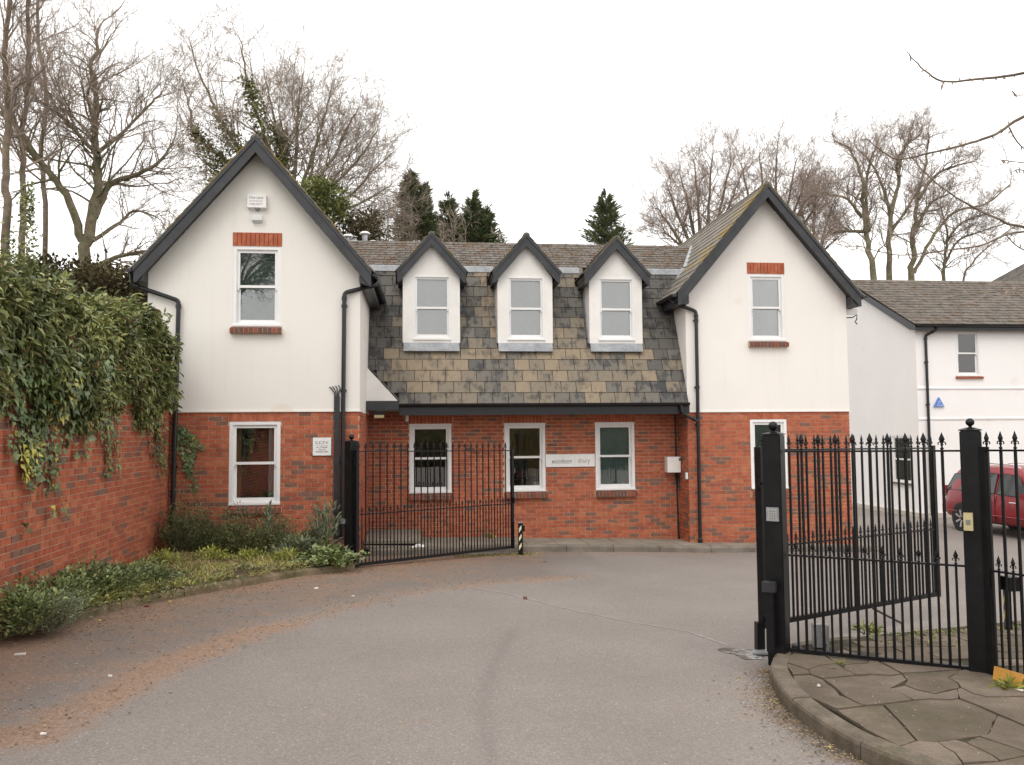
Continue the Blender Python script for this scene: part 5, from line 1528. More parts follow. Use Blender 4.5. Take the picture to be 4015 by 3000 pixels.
# ================================================================== PLANTS
LEAF = {  # outline shapes in (along, across, lift)
    'long': [(0, 0, 0), (.35, .5, .12), (.7, .38, .10), (1, 0, -.12), (.7, -.38, .10), (.35, -.5, .12)],
    'diamond': [(0, 0, 0), (.45, .5, .08), (1, 0, 0), (.45, -.5, .08)],
    'ivy': [(0, 0, 0), (-.12, .42, .05), (.28, .62, .1), (.42, .30, .03), (1, 0, -.05), (.42, -.30, .03), (.28, -.62, .1), (-.12, -.42, .05)],
    'blade': [(0, .5, 0), (.6, .35, .0), (1, 0, 0), (.6, -.35, 0), (0, -.5, 0)]}


def leaf_mesh(name, pos, dirs, ups, lens, wids, shape, mats, parent=None, mat_idx=None, flat=False):
    """many small bent leaves in one mesh"""
    pos, dirs, ups = (np.asarray(a, float) for a in (pos, dirs, ups)); lens = np.asarray(lens)[:, None]; wids = np.asarray(wids)[:, None]
    dirs /= np.linalg.norm(dirs, axis=1, keepdims=True) + 1e-9
    s = np.cross(dirs, ups); s /= np.linalg.norm(s, axis=1, keepdims=True) + 1e-9; u = np.cross(s, dirs)
    sh = LEAF[shape]; k = len(sh); n = len(pos)
    V = np.stack([pos + dirs * lens * a + s * wids * b + u * lens * c for a, b, c in sh], 1).reshape(-1, 3)
    if shape == 'diamond': tri = [(0, 1, 2), (0, 2, 3)]
    elif shape == 'blade': tri = [(0, 1, 3, 4), (1, 2, 3)]
    elif shape == 'long': tri = [(0, 1, 2, 3), (0, 3, 4, 5)]
    else: tri = [tuple(range(k))]
    F = []
    for t in tri:
        F.append((np.arange(n)[:, None] * k + np.array(t)[None, :]).tolist())
    faces = [f for g in zip(*F) for f in g]
    me = bpy.data.meshes.new(name); me.from_pydata(V.tolist(), [], faces)
    for m in (mats if isinstance(mats, (list, tuple)) else [mats]): me.materials.append(M[m])
    if mat_idx is not None: me.polygons.foreach_set('material_index', np.repeat(mat_idx, len(tri)).astype(np.int32))
    me.update(); o = bpy.data.objects.new(name, me); return link(o, parent)


nr = np.random.default_rng(5)


def rand_dirs(n, bias=(0, 0, 0), k=1.0):
    d = nr.normal(size=(n, 3)); d /= np.linalg.norm(d, axis=1, keepdims=True); return d * k + np.array(bias)


# ---- hedge on the wall
hedge = thing('hedge', 'thick glossy evergreen hedge spilling over the top of the brick boundary wall', 'hedge', (-4.3, 9, 2.5))


def hedge_prof(y):
    t = np.clip((y - 4) / 10, 0, 1); top = 3.47 + .56 * t + .12 * np.sin(y * 1.7) + .07 * np.sin(y * 4.1 + 1)
    bot = 2.56 + .12 * np.sin(y * 2.3) + .08 * np.sin(y * 5.3) + .04 * t; hw = .56 + .10 * np.sin(y * 1.9 + 2) + .05 * np.sin(y * 5 + .4) - .16 * t
    end = np.clip((14.25 - y) / 1.3, .02, 1) ** .6
    return top, bot, hw * end, end


def hedge_pts(n, inset=0.0):
    y = 2.0 + 12.25 * nr.random(n) ** .75; y = np.where(nr.random(n) < .12, 14.3 - .6 * nr.random(n) ** 2, y)
    top, bot, hw, end = hedge_prof(y); a = nr.uniform(-1.45, 2.0, n)
    cz = (top + bot) / 2; hz = (top - bot) / 2 * (.35 + .65 * end)
    ca, sa = np.cos(a), np.sin(a); e = .75
    px = np.sign(ca) * np.abs(ca) ** e * hw; pz = np.sign(sa) * np.abs(sa) ** e * hz
    lump = 1 + .12 * np.sin(y * 6 + a * 4) + .10 * np.sin(y * 11 - a * 6 + 1) + .05 * nr.normal(size=n)
    r = lump * (1 - inset)
    cx = -4.32 + (14.3 - y) * .014
    P = np.stack([cx + px * r, y, cz + pz * r], 1); Nn = np.stack([ca, np.zeros(n), sa], 1)
    return P, Nn


P, Nn = hedge_pts(19000); n = len(P)
d = Nn * .6 + np.array([0, 0, -.62]) + nr.normal(size=(n, 3)) * .55
leaf_mesh('foliage', P, d, Nn + nr.normal(size=(n, 3)) * .35 + np.array([0, 0, .5]), nr.uniform(.06, .145, n), nr.uniform(.026, .055, n), 'long', ['hedge', 'holly', 'dryleaf'], hedge, nr.choice([0, 1, 2], n, p=[.80, .17, .03]))
P, Nn = hedge_pts(9000, .16); n = len(P)
d = Nn * .4 + np.array([0, 0, -.7]) + nr.normal(size=(n, 3)) * .4
leaf_mesh('inner_foliage', P, d, Nn + nr.normal(size=(n, 3)) * .4, nr.uniform(.10, .15, n), nr.uniform(.04, .06, n), 'long', 'hedge', hedge)
mb = MB(); ys = np.linspace(1.8, 14.0, 60); kk = 12
for y in ys:
    top, bot, hw, end = hedge_prof(y)
    for k in range(kk):
        a = 2 * math.pi * k / kk; r_ = .74 + .08 * math.sin(y * 7 + k); mb.v.append((-4.32 + (14.3 - y) * .014 + math.cos(a) * hw * r_, y, (top + bot) / 2 + math.sin(a) * (top - bot) / 2 * r_ * (.35 + .65 * end)))
for i in range(len(ys) - 1):
    for k in range(kk): a = i * kk + k; b = i * kk + (k + 1) % kk; mb.face((a, b, b + kk, a + kk))
mb.face(range(kk)); mb.face([(len(ys) - 1) * kk + k for k in range(kk)])
mb.build('hedge_core', 'brush', hedge)  # solid dark core added under the leaves so no sky shows through
# shoots poking out at the top and the near end
sh = MB(); sp = []; sd_l = []
for i in range(130):
    y = nr.uniform(4, 14.2); top, bot, hw, end = hedge_prof(y); x = -4.32 + nr.uniform(-.1, .8) * hw; p = Vector((x, y, top - .12 if nr.random() < .6 else nr.uniform(bot, top)))
    if p.z < top - .2: p.x = -4.3 + hw * .95
    dd = Vector((nr.uniform(.0, .9), nr.uniform(-.3, .5), nr.uniform(.2, 1))).normalized(); q = p + dd * nr.uniform(.12, .30); sh.tube([p, q], .004, 3, False)
    for k in range(7): sp.append(p.lerp(q, .3 + .7 * k / 6)); sd_l.append(dd * .4 + Vector(nr.normal(size=3)) * .6 + Vector((0, 0, -.2)))
o = sh.build('stems', 'bark', hedge); o['kind'] = 'stuff'
leaf_mesh('shoot_leaves', sp, sd_l, rand_dirs(len(sp), (0, 0, .8)), nr.uniform(.07, .12, len(sp)), nr.uniform(.03, .045, len(sp)), 'long', 'hedge', hedge)

# ---- ivy trailing down the wall
ivy = thing('ivy', 'trailing ivy with some yellow leaves hanging down the brick boundary wall', 'ivy', (-3.9, 9, 2.4))
IP, ID, IU, IL, IM = [], [], [], [], []; st = MB()


def wall_x(y): return GW0.x + (GW0.y - y) * .0251


def strand(y0, z0, L, lean, dens=26, size=.065, yellow=0.0, front=None, xoff=.03):
    p = Vector((wall_x(y0) + xoff, y0, z0)) if front is None else Vector((front, YL - .03, z0)); pts = [p.copy()]; n = int(L / .06); dy = lean
    for i in range(n):
        dy += rnd.uniform(-.25, .25); dy *= .92
        stepv = Vector((0, dy, -1)).normalized() * .06 if front is None else Vector((dy, 0, -1)).normalized() * .06
        p = p + stepv
        if front is None: p.x = wall_x(p.y) + xoff + rnd.uniform(0, .02)
        pts.append(p.copy())
    st.tube(pts, [.006 * (1 - .6 * i / len(pts)) for i in range(len(pts))], 3, False)
    nn_ = (1, 0, 0) if front is None else (0, -1, 0)
    for i in range(int(L * dens)):
        t = rnd.random(); j = min(len(pts) - 2, int(t * (len(pts) - 1))); q = pts[j].lerp(pts[j + 1], rnd.random())
        spread = .09 * (1.2 - t)
        o_ = Vector((rnd.uniform(.0, .05), rnd.uniform(-spread, spread), rnd.uniform(-.03, .03))) if front is None else Vector((rnd.uniform(-spread, spread), -rnd.uniform(0, .04), rnd.uniform(-.03, .03)))
        IP.append(q + o_); ID.append(Vector((rnd.uniform(-.1, .4) * nn_[0], rnd.uniform(-.7, .7), rnd.uniform(-1.1, .1))) if front is None else Vector((rnd.uniform(-.8, .8), rnd.uniform(-.4, .1), rnd.uniform(-1, .1))))
        IU.append(Vector(nn_) + Vector((rnd.uniform(-.4, .4), rnd.uniform(-.4, .4), rnd.uniform(-.1, .6)))); IL.append(size * rnd.uniform(.6, 1.25)); IM.append(1 if rnd.random() < yellow else 0)


# the ivy mass in the lower left of the hedge
for i in range(1500):
    y = rnd.uniform(6.2, 10.4); z = rnd.gauss(2.75, .28) + (y - 8) * -.02
    if z < 2.2 or z > 3.4: continue
    hw = float(hedge_prof(np.array(y))[2]); tt = max(0, 1 - ((z - 3.05) / .8) ** 2) ** .5
    IP.append(Vector((-4.3 + hw * (tt * 1.0) + .04 + rnd.uniform(-.05, .06), y, z))); ID.append(Vector((rnd.uniform(0, .5), rnd.uniform(-.6, .6), -1 + rnd.uniform(-.2, .5))))
    IU.append(Vector((1, 0, .3)) + Vector((0, rnd.uniform(-.5, .5), rnd.uniform(-.3, .5)))); IL.append(rnd.uniform(.06, .10)); IM.append(1 if (9.0 < y < 9.7 and rnd.random() < .10) or rnd.random() < .01 else 0)
for k in range(15): strand(rnd.gauss(9.05, .26), 2.5, rnd.uniform(.35, .95), rnd.uniform(-.35, .35), 30, .065, .04)
for k in range(6): strand(rnd.gauss(9.35, .2), 2.45, rnd.uniform(.8, 1.45), rnd.uniform(-.2, .5), 20, .06, .08)
for k in range(3): strand(rnd.gauss(8.9, .06), 2.15, rnd.uniform(.25, .4), 0, 60, .075, .9)
for k in range(9): strand(rnd.gauss(11.3, .18), 2.5, rnd.uniform(.35, 1.0), rnd.uniform(-.2, .4), 26, .062, .02)
for k in range(8): strand(rnd.gauss(10.4, .3), 2.4, rnd.uniform(.2, .55), rnd.uniform(-.5, .3), 26, .065, .02)
for k in range(8): strand(rnd.gauss(13.6, .25), 2.5, rnd.uniform(.3, 1.1), rnd.uniform(-.3, .3), 28, .06, .03)
for k in range(7): strand(rnd.uniform(6.8, 8.5), 2.45, rnd.uniform(.2, 1.2), rnd.uniform(-.8, .5), 20, .06, .02)
for k in range(8): strand(14.2, 2.35, rnd.uniform(.3, 1.0), .3, 30, .06, .03, front=rnd.uniform(-4.05, -3.86))
strand(14.2, 2.28, .5, 2.2, 50, .06, 0, front=-3.95); strand(14.2, 1.7, .45, .7, 50, .06, 0, front=-3.86)
leaf_mesh('leaves', IP, ID, IU, IL, [a * .95 for a in IL], 'ivy', ['ivy', 'ivy_y'], ivy, np.array(IM)); o = st.build('stems', 'bark2', ivy); o['kind'] = 'stuff'


def bush(name, label, c, rx, ry, rz, n, L, W, mat, shape='diamond', stems=8, up=.5, group=None, cat='shrub', sparse=1.0, droop=0.0, rag=.0):
    """a shrub grown from the ground: stems that fork, leaves along them"""
    t = thing(name, label, cat, (c[0], c[1], gz(c[0], c[1]) + .1), group); base = Vector((c[0], c[1], gz(c[0], c[1]) + .08)); sm = MB(); pos, dr, uu = [], [], []
    per = max(1, n // stems)
    for i in range(stems):
        a = rnd.uniform(0, 2 * math.pi); rr_ = rnd.random() ** .6; b0 = base + Vector((math.cos(a) * rx * .35 * rr_, math.sin(a) * ry * .35 * rr_, 0)); tip = base + Vector((math.cos(a) * rx * rr_, math.sin(a) * ry * rr_, rz * (rnd.uniform(.45, 1) + rag * max(0, rnd.gauss(0, .6))) * (1 - .35 * rr_ * rr_)))
        mid = b0.lerp(tip, .5) + Vector((rnd.uniform(-.06, .06), rnd.uniform(-.06, .06), rz * .12)); sm.tube([b0, mid, tip], [.008, .005, .003], 4, False)
        for k in range(per):
            u = rnd.random() ** .6; q = b0.lerp(mid, u * 2) if u < .5 else mid.lerp(tip, u * 2 - 1)
            off = Vector((rnd.gauss(0, 1) * rx * .22, rnd.gauss(0, 1) * ry * .22, rnd.gauss(0, 1) * rz * .13)) * sparse
            q = q + off; q.z = max(q.z, base.z + .005); pos.append(q); dr.append(Vector((off.x, off.y, abs(off.z))).normalized() * .6 + (tip - b0).normalized() * up + Vector((rnd.uniform(-.5, .5), rnd.uniform(-.5, .5), rnd.uniform(-.3, .3) - droop))); uu.append(Vector((rnd.uniform(-.6, .6), rnd.uniform(-.6, .6), 1)))
    k = len(pos); leaf_mesh('foliage', pos, dr, uu, nr.uniform(L * .6, L * 1.25, k), nr.uniform(W * .7, W * 1.2, k), shape, mat, t); sm.build('stems', 'bark2', t); return t


# dark spreading shrubs under the left wing window
for i, (x, y, rx, ry, rz, lb) in enumerate([(-3.75, 13.7, .36, .5, .80, 'tall dark shrub in the corner between boundary wall and downpipe'), (-3.35, 13.75, .5, .42, .50, 'low dark shrub right of the left downpipe'),
        (-2.8, 13.6, .5, .42, .54, 'dark spreading shrub below the left wing sill'), (-2.25, 13.55, .5, .4, .48, 'dark spreading shrub just right of the left wing sill'), (-1.85, 13.45, .4, .35, .36, 'low dark shrub between the sill shrub and the grey leaved bush')]):
    bush('low_shrub', lb, (x, y), rx, ry, rz, 4200, .055, .017, 'juniper', 'diamond', 42, .3, 'dark low shrubs at the foot of the left wing', sparse=.62, rag=.75)
for x, y, rz, n, lb in ((-1.52, 13.55, .95, 420, 'straggly grey leaved bush beside the slim gate post'), (-2.47, 13.95, 1.28, 110, 'single tall grey leaved stem in front of the left wing window'), (-1.95, 13.25, .45, 420, 'low grey leaved bush between the dark shrubs and the post')):
    bush('buddleia', lb, (x, y), .30 if n > 200 else .09, .25 if n > 200 else .07, rz, n, .11, .026, 'greyleaf', 'long', 9 if n > 200 else 2, .5, 'grey leaved bushes in the planted bed', sparse=.7)
bush('ground_ivy', 'dense pale green ivy clump at the foot of the slim gate post', (-1.28, 12.85), .42, .30, .28, 900, .07, .062, 'weed', 'ivy', 14, .2)
bush('ground_ivy', 'pale green ivy clump spreading onto the bed kerb', (-1.62, 12.6), .28, .22, .18, 420, .06, .055, 'weed', 'ivy', 10, .2)
for i, (x, y, lb) in enumerate([(-3.1, 12.9, 'bright green weed clump in front of the corner shrub'), (-2.5, 12.95, 'bright green weed clump in the middle of the bed'), (-2.0, 12.75, 'bright yellow green weed clump near the ivy clumps'), (-3.6, 12.3, 'bright green weed clump at the foot of the boundary wall')]):
    bush('weed_clump', lb, (x, y), .26, .22, .24, 520, .06, .022, 'weed_b', 'diamond', 12, .5, 'bright green weed clumps in the bed')
# foreground shrubs against the wall
for i, (x, y, rx, ry, rz, m_, lb) in enumerate([(-3.72, 9.0, .34, .5, .58, 'weed', 'leafy green shrub growing against the wall at the left frame edge'), (-3.6, 9.9, .42, .5, .50, 'weed', 'broad leafy green shrub against the near part of the wall'), (-3.45, 10.7, .40, .45, .36, 'weed', 'lower leafy shrub where the planted bed widens'), (-3.62, 8.2, .24, .4, .50, 'weed', 'green shrub hanging over the kerb at the very left')]):
    bush('leafy_shrub', lb, (x, y), rx, ry, rz * .8, 1700, .062, .030, m_, 'long', 20, .3, 'leafy shrubs at the near end of the bed')
bush('box_shrub', 'small leaved grey green shrub in the bottom left corner of the bed', (-3.44, 8.35), .20, .36, .34, 4200, .022, .014, 'greyleaf', 'diamond', 26, .3)
bush('weed_tuft', 'small weed sprouting from the paving against the brick wall', (1.32, 16.72), .10, .06, .13, 60, .05, .03, 'weed_b', 'diamond', 4, .4)
bush('weed_tuft', 'small bright weed on the moss edge behind the railings', (4.42, 7.98), .11, .08, .08, 60, .07, .018, 'weed_b', 'long', 5, .4)
bush('weed_tuft', 'small grass weed at the foot of the beige reader post', (4.44, 5.98), .12, .08, .06, 70, .08, .012, 'weed_b', 'long', 6, .4)
bush('weed_tuft', 'tiny weed in the paving joint below the fixed railing', (3.50, 6.72), .05, .05, .04, 40, .03, .010, 'weed_b', 'long', 4, .4)


def bed_ok(x, y):
    """inside the planted bed"""
    kx = np.interp(y, [p[1] for p in LK], [p[0] for p in LK]) if y < 12.95 else -1.1
    return wall_x(y) + .02 < x < kx - .10 and y < 14.3


# grass, straw, weeds over the bed
for nm, mt, n, L, W, shape, upb, keep in (('grass', 'weed_b', 4200, .075, .011, 'blade', 1.0, lambda x, y: True), ('dead_grass', 'straw', 8200, .11, .009, 'blade', .45, lambda x, y: True), ('ground_cover', 'weed', 5200, .045, .022, 'diamond', .5, lambda x, y: True)):
    pos, dr = [], []
    while len(pos) < n:
        y = rnd.uniform(7.6, 14.2); x = rnd.uniform(-4, -1.1)
        if not bed_ok(x, y): continue
        if math.sin(x * 5 + y * 3) + math.sin(y * 4.3 - x * 2) + rnd.uniform(-1.6, 1.2) < (-.2 if nm != 'ground_cover' else .1): continue
        pos.append((x, y, gz(x, y) + .09 + rnd.uniform(0, .07))); dr.append((rnd.uniform(-1, 1), rnd.uniform(-1, 1), upb * rnd.uniform(.3, 1.4)))
    o = leaf_mesh(nm, pos, dr, rand_dirs(n, (0, 0, 1.2)), nr.uniform(L * .5, L * 1.4, n), nr.uniform(W * .7, W * 1.3, n), shape, mt); o['kind'] = 'stuff'
# dead stalks leaning out of the bed
st_ = MB()
for i in range(110):
    y = rnd.uniform(8.2, 14.1); x = rnd.uniform(-4, -1.1)
    if not bed_ok(x, y): continue
    p = Vector((x, y, gz(x, y) + .08)); dd = Vector((rnd.uniform(-.8, .8), rnd.uniform(-.8, .4), rnd.uniform(.4, 1.2))).normalized(); L_ = rnd.uniform(.15, .55); m = p + dd * L_ * .6 + Vector((0, 0, .03)); st_.tube([p, m, p + dd * L_ + Vector((rnd.uniform(-.08, .08), 0, -.05))], [.004, .003, .002], 4, False)
o = st_.build('dead_stalks', 'straw', fix=False); o['kind'] = 'stuff'
# overhang of grass onto the kerb
pos, dr = [], []
for p in curve_pts(LK, .02):
    for k in range(13):
        x = p.x - rnd.uniform(-.01, .20); y = p.y + rnd.uniform(-.05, .1)
        if rnd.random() < .35 + .4 * math.sin(p.y * 5) + (.45 if p.y < 10.2 else 0): pos.append((x, y, gz(x, y) + .10 + rnd.uniform(0, .05))); dr.append((rnd.uniform(0, 1.2), rnd.uniform(-1, .3), rnd.uniform(-.2, .6)))
n = len(pos); o = leaf_mesh('kerb_grass', pos, dr, rand_dirs(n, (0, 0, 1.2)), nr.uniform(.04, .15, n), nr.uniform(.006, .016, n), 'blade', ['straw', 'weed_b', 'weed'], None, nr.choice([0, 0, 1, 2], n)); o['kind'] = 'stuff'

pos, dr = [], []
for p in curve_pts(LK, .02):
    if p.y > 11.2: continue
    for k in range(26 if p.y < 10.3 else 10):
        x = p.x + rnd.uniform(-.30, .10); y = p.y + rnd.uniform(-.05, .1); pos.append((x, y, gz(x, y) + rnd.uniform(.03, .20))); dr.append((rnd.uniform(-.3, 1.2), rnd.uniform(-1, .6), rnd.uniform(-.2, .8)))
n = len(pos); o = leaf_mesh('creeping_weeds', pos, dr, rand_dirs(n, (0, 0, 1.2)), nr.uniform(.025, .07, n), nr.uniform(.014, .035, n), 'diamond', ['weed', 'weed_b', 'straw'], None, nr.choice([0, 0, 1, 2], n)); o['kind'] = 'stuff'

# ---- dry leaves and crumbs along the kerbs and on the litter line
pos = []; lines = [(LK, .0, .55, 1500), ([(.0, 14.5), (.8, 14.95), (1.6, 15.15), (2.5, 15.25)], -.05, .25, 420), ([(2.5, 15.3), (5.5, 15.3), (8, 15.4)], 0, .12, 170), (RKb, -.02, .22, 420), ([(p.x, p.y) for p in litter], 0, .22, 750), ([(-1.1, 12.9), (-.9, 13.0), (0, 13.8)], 0, .2, 200)]
for ln, off, sdv, n in lines:
    cp_ = curve_pts(ln, .05)
    for i in range(n):
        p = cp_[rnd.randrange(len(cp_))]; x = p.x + abs(rnd.gauss(0, sdv)) * (1 if ln is LK else rnd.choice((-1, 1))) ; y = p.y + rnd.gauss(0, sdv * .4)
        if ln is RKb and x > p.x + .02: x = p.x - abs(x - p.x)
        pos.append((x, y, gz(x, y) + .004 + rnd.uniform(0, .006)))
for i in range(2600):
    x = rnd.uniform(-3.8, 2.0); y = rnd.uniform(5.0, 14.2); lim = np.interp(y, [p.y for p in litter], [p.x for p in litter])
    kx_ = np.interp(y, [p[1] for p in LK], [p[0] for p in LK]) if y < 12.95 else -1
    if kx_ < x < lim + rnd.gauss(0, .2) and math.sin(x * 4 + y * 2.3) + rnd.uniform(-1, 1.2) > 0: pos.append((x, y, gz(x, y) + .004))
n = len(pos); d = rand_dirs(n); d[:, 2] *= .12
o = leaf_mesh('leaf_litter', pos, d, rand_dirs(n, (0, 0, 3)), nr.uniform(.010, .042, n), nr.uniform(.004, .016, n), 'diamond', ['dryleaf', 'straw', 'soil'], None, nr.choice([0, 0, 1, 2, 2], n)); o['kind'] = 'stuff'
pos = []
cr = curve_pts(RKb, .03)
for i in range(2200):
    p = cr[rnd.randrange(len(cr))]; x = p.x - abs(rnd.gauss(0, .10)); y = p.y + rnd.gauss(0, .04); pos.append((x, y, gz(x, y) + .003 + rnd.uniform(0, .006)))
n = len(pos); d = rand_dirs(n); d[:, 2] *= .15
o = leaf_mesh('kerb_dirt', pos, d, rand_dirs(n, (0, 0, 3)), nr.uniform(.008, .03, n), nr.uniform(.004, .012, n), 'diamond', ['soil', 'dryleaf', 'straw'], None, nr.choice([0, 0, 0, 1, 2], n)); o['kind'] = 'stuff'
pos = []
for i in range(700):
    x = rnd.uniform(2.75, 5.2); y = rnd.uniform(3.9, 7.0)
    if inside(x, y, [(p.x, p.y) for p in base]): pos.append((x, y, gz(x, y) + .118 + rnd.uniform(0, .004)))
n = len(pos); d = rand_dirs(n); d[:, 2] *= .1
o = leaf_mesh('paving_crumbs', pos, d, rand_dirs(n, (0, 0, 3)), nr.uniform(.004, .014, n), nr.uniform(.003, .008, n), 'diamond', ['straw', 'dryleaf', 'soil', 'paper'], None, nr.choice([0, 1, 2, 2, 3], n)); o['kind'] = 'stuff'
# pale grit scattered on the tarmac
pos = [];
for i in range(420):
    p = on_ground(rnd.uniform(0, 3300), 2250 + 750 * rnd.random() ** 1.2); pos.append((p.x, p.y, p.z + .003))
n = len(pos); d = rand_dirs(n); d[:, 2] *= .1
o = leaf_mesh('grit', pos, d, rand_dirs(n, (0, 0, 3)), nr.uniform(.004, .012, n), nr.uniform(.003, .008, n), 'diamond', ['paper', 'dryleaf', 'bark'], None, nr.choice([0, 1, 2], n)); o['kind'] = 'stuff'
# moss between the kerb and the gate
pos = []
for i in range(900):
    t = rnd.random(); x = .55 + t * 1.5 + rnd.gauss(0, .05); y = 14.62 + t * .42 + rnd.gauss(0, .10); pos.append((x, y, gz(x, y) + .005))
n = len(pos); o = leaf_mesh('moss_strip', pos, rand_dirs(n, (0, 0, .6)), rand_dirs(n, (0, 0, 1)), nr.uniform(.012, .03, n), nr.uniform(.008, .02, n), 'diamond', ['weed_b', 'brush'], None, nr.integers(0, 2, n)); o['kind'] = 'stuff'
pos = []
for i in range(1600):
    a, b = rnd.random(), rnd.random(); e_ = rnd.random()
    x = 4.3 + a * 4.8; y = 7.85 + (x - 4.3) * .25 - abs(rnd.gauss(0, .10)); y = y if e_ < .6 else y - rnd.choice((.235, .47))
    if inside(x, y, poly2): pos.append((x, y, gz(x, y) + .094))
n = len(pos); o = leaf_mesh('joint_moss', pos, rand_dirs(n, (0, 0, .5)), rand_dirs(n, (0, 0, 1)), nr.uniform(.012, .035, n), nr.uniform(.008, .02, n), 'diamond', ['weed_b', 'holly'], None, nr.integers(0, 2, n)); o['kind'] = 'stuff'

# scraps of litter that can be told apart
scr = [(80, 2568, .085, .030, 'paper', 'longest white paper strip on the tarmac at the left frame edge'), (432, 2655, .03, .012, 'paper', 'short white paper stub on the brown litter line'), (170, 2882, .035, .015, 'paper', 'crumpled pale scrap low in the left foreground'), (1240, 2309, .05, .02, 'paper', 'thin white scrap on the tarmac in front of the bed kerb'), (1385, 2339, .035, .02, 'paper', 'white scrap on the tarmac below the slim gate post'), (2060, 2350, .05, .03, 'brick4', 'small dark crushed can lying alone on the open tarmac'), (575, 2380, .05, .03, 'redplastic', 'dark crumpled sweet wrapper against the bed kerb'), (665, 2360, .035, .015, 'yellow', 'little yellow scrap near the bed kerb stones'), (388, 2435, .03, .022, 'yellow', 'little yellow scrap below the leafy shrubs'), (3210, 2692, .022, .02, 'paper', 'white dot of gum on the near paving stone'), (2135, 2205, .09, .03, 'dryleaf', 'pinkish crumpled wrapper by the office kerb'), (3262, 2625, .06, .025, 'bark2', 'dead brown leaf lying on the crazy paving')]
for px_, py_, a, b, mt, lb in scr:
    p = on_ground(px_, py_, dz=.115 if px_ > 3150 else 0); mb = MB(); an = rnd.uniform(-.4, .4); u = Vector((math.cos(an), math.sin(an), 0)); v = Vector((-u.y, u.x, 0)); h = .012 if mt != 'brick4' else .03
    mb.hexa([tuple(p + u * x * a / 2 + v * y * b / 2 + Z3 * (.002 + z * h * (.6 + .8 * rnd.random() * z))) for z in (0, 1) for x, y in ((-1, -1), (1, -.8), (.9, 1), (-.9, .8))])
    o = mb.build('scrap', mt, None, loc=p); tag(o, lb, 'litter', 'scraps lying on the tarmac and paving')

# ================================================================== TREES
def V2(x, y, Y): return at(x * 1.8151, y * 1.8151, Y)


class Tree:
    def __init__(s, seed, rmin=.006): s.r = random.Random(seed); s.limb = MB(); s.tw = MB(); s.rmin = rmin; s.tips = []

    def poly(s, pts, r0, r1, n=8):
        """curved limb through points with a little wobble"""
        out = []
        for i in range(len(pts) - 1):
            p0 = pts[max(0, i - 1)]; p1 = pts[i]; p2 = pts[i + 1]; p3 = pts[min(len(pts) - 1, i + 2)]
            for k in range(5):
                t = k / 5; out.append(.5 * ((2 * p1) + (-p0 + p2) * t + (2 * p0 - 5 * p1 + 4 * p2 - p3) * t * t + (-p0 + 3 * p1 - 3 * p2 + p3) * t ** 3))
        out.append(pts[-1]); w = r0 * .35
        out = [out[0]] + [p + Vector((s.r.uniform(-w, w), s.r.uniform(-w, w), 0)) for p in out[1:]]
        rad = [r0 + (r1 - r0) * i / (len(out) - 1) for i in range(len(out))]; s.limb.tube(out, rad, n, False); return out, rad

    def branch(s, p, d, L, r, lv, kids, wob=.22, up=.06, bend=.0):
        ns = 5 if lv == 1 else 4; pts = [p.copy()]; q = p.copy(); d = d.normalized(); dirs = [d]
        for i in range(ns):
            d = (d + Vector((s.r.gauss(0, wob), s.r.gauss(0, wob), s.r.gauss(0, wob) + up))).normalized(); q = q + d * (L / ns); pts.append(q.copy()); dirs.append(d)
        r_end = max(s.rmin * .8, r * .4); mbx = s.limb if lv == 1 and r > .03 else s.tw
        mbx.tube(pts, [r + (r_end - r) * i / ns for i in range(ns + 1)], 5 if lv == 1 else 3, False)
        if lv > len(kids) : s.tips.append(pts[-1]); return
        m = kids[lv - 1]
        for i in range(m):
            t = s.r.uniform(.2, 1) if i else 1.0; j = min(ns - 1, int(t * ns)); base = pts[j].lerp(pts[j + 1], t * ns - j if j < ns else 1)
            a = s.r.uniform(.35, .95); az = s.r.uniform(0, 2 * math.pi); dd = dirs[j + 1]; o = dd.orthogonal().normalized(); o2 = dd.cross(o)
            nd = dd * math.cos(a) + (o * math.cos(az) + o2 * math.sin(az)) * math.sin(a)
            s.branch(base, nd, L * s.r.uniform(.42, .68), max(s.rmin, r * .45), lv + 1, kids, wob, up, bend)

    def clothe(s, pts, rad, n, L, kids, t0=.3, up=.06, spread=(.5, 1.1), wob=.2, taper=.55):
        for i in range(n):
            t = t0 + (1 - t0) * (i + s.r.random()) / n; f = t * (len(pts) - 1); j = min(len(pts) - 2, int(f)); p = pts[j].lerp(pts[j + 1], f - j); dd = (pts[j + 1] - pts[j]).normalized()
            a = s.r.uniform(*spread); az = s.r.uniform(0, 2 * math.pi); o = dd.orthogonal().normalized(); o2 = dd.cross(o)
            s.branch(p, dd * math.cos(a) + (o * math.cos(az) + o2 * math.sin(az)) * math.sin(a), L * (1 - taper * t) * s.r.uniform(.6, 1.2), max(s.rmin, min(.035, rad[j] * .42)), 1, kids, wob, up)
        s.branch(pts[-1], (pts[-1] - pts[-2]), L * .5, rad[-1] * .8, 1, kids, wob, up)

    def done(s, label, base, bark='bark', tw='twig', name='bare_tree', group='leafless trees behind the buildings', cat='tree'):
        t = thing(name, label, cat, base, group); s.limb.build('trunk', bark, t, smooth=True, fix=False); s.tw.build('crown', tw, t, fix=False); return t


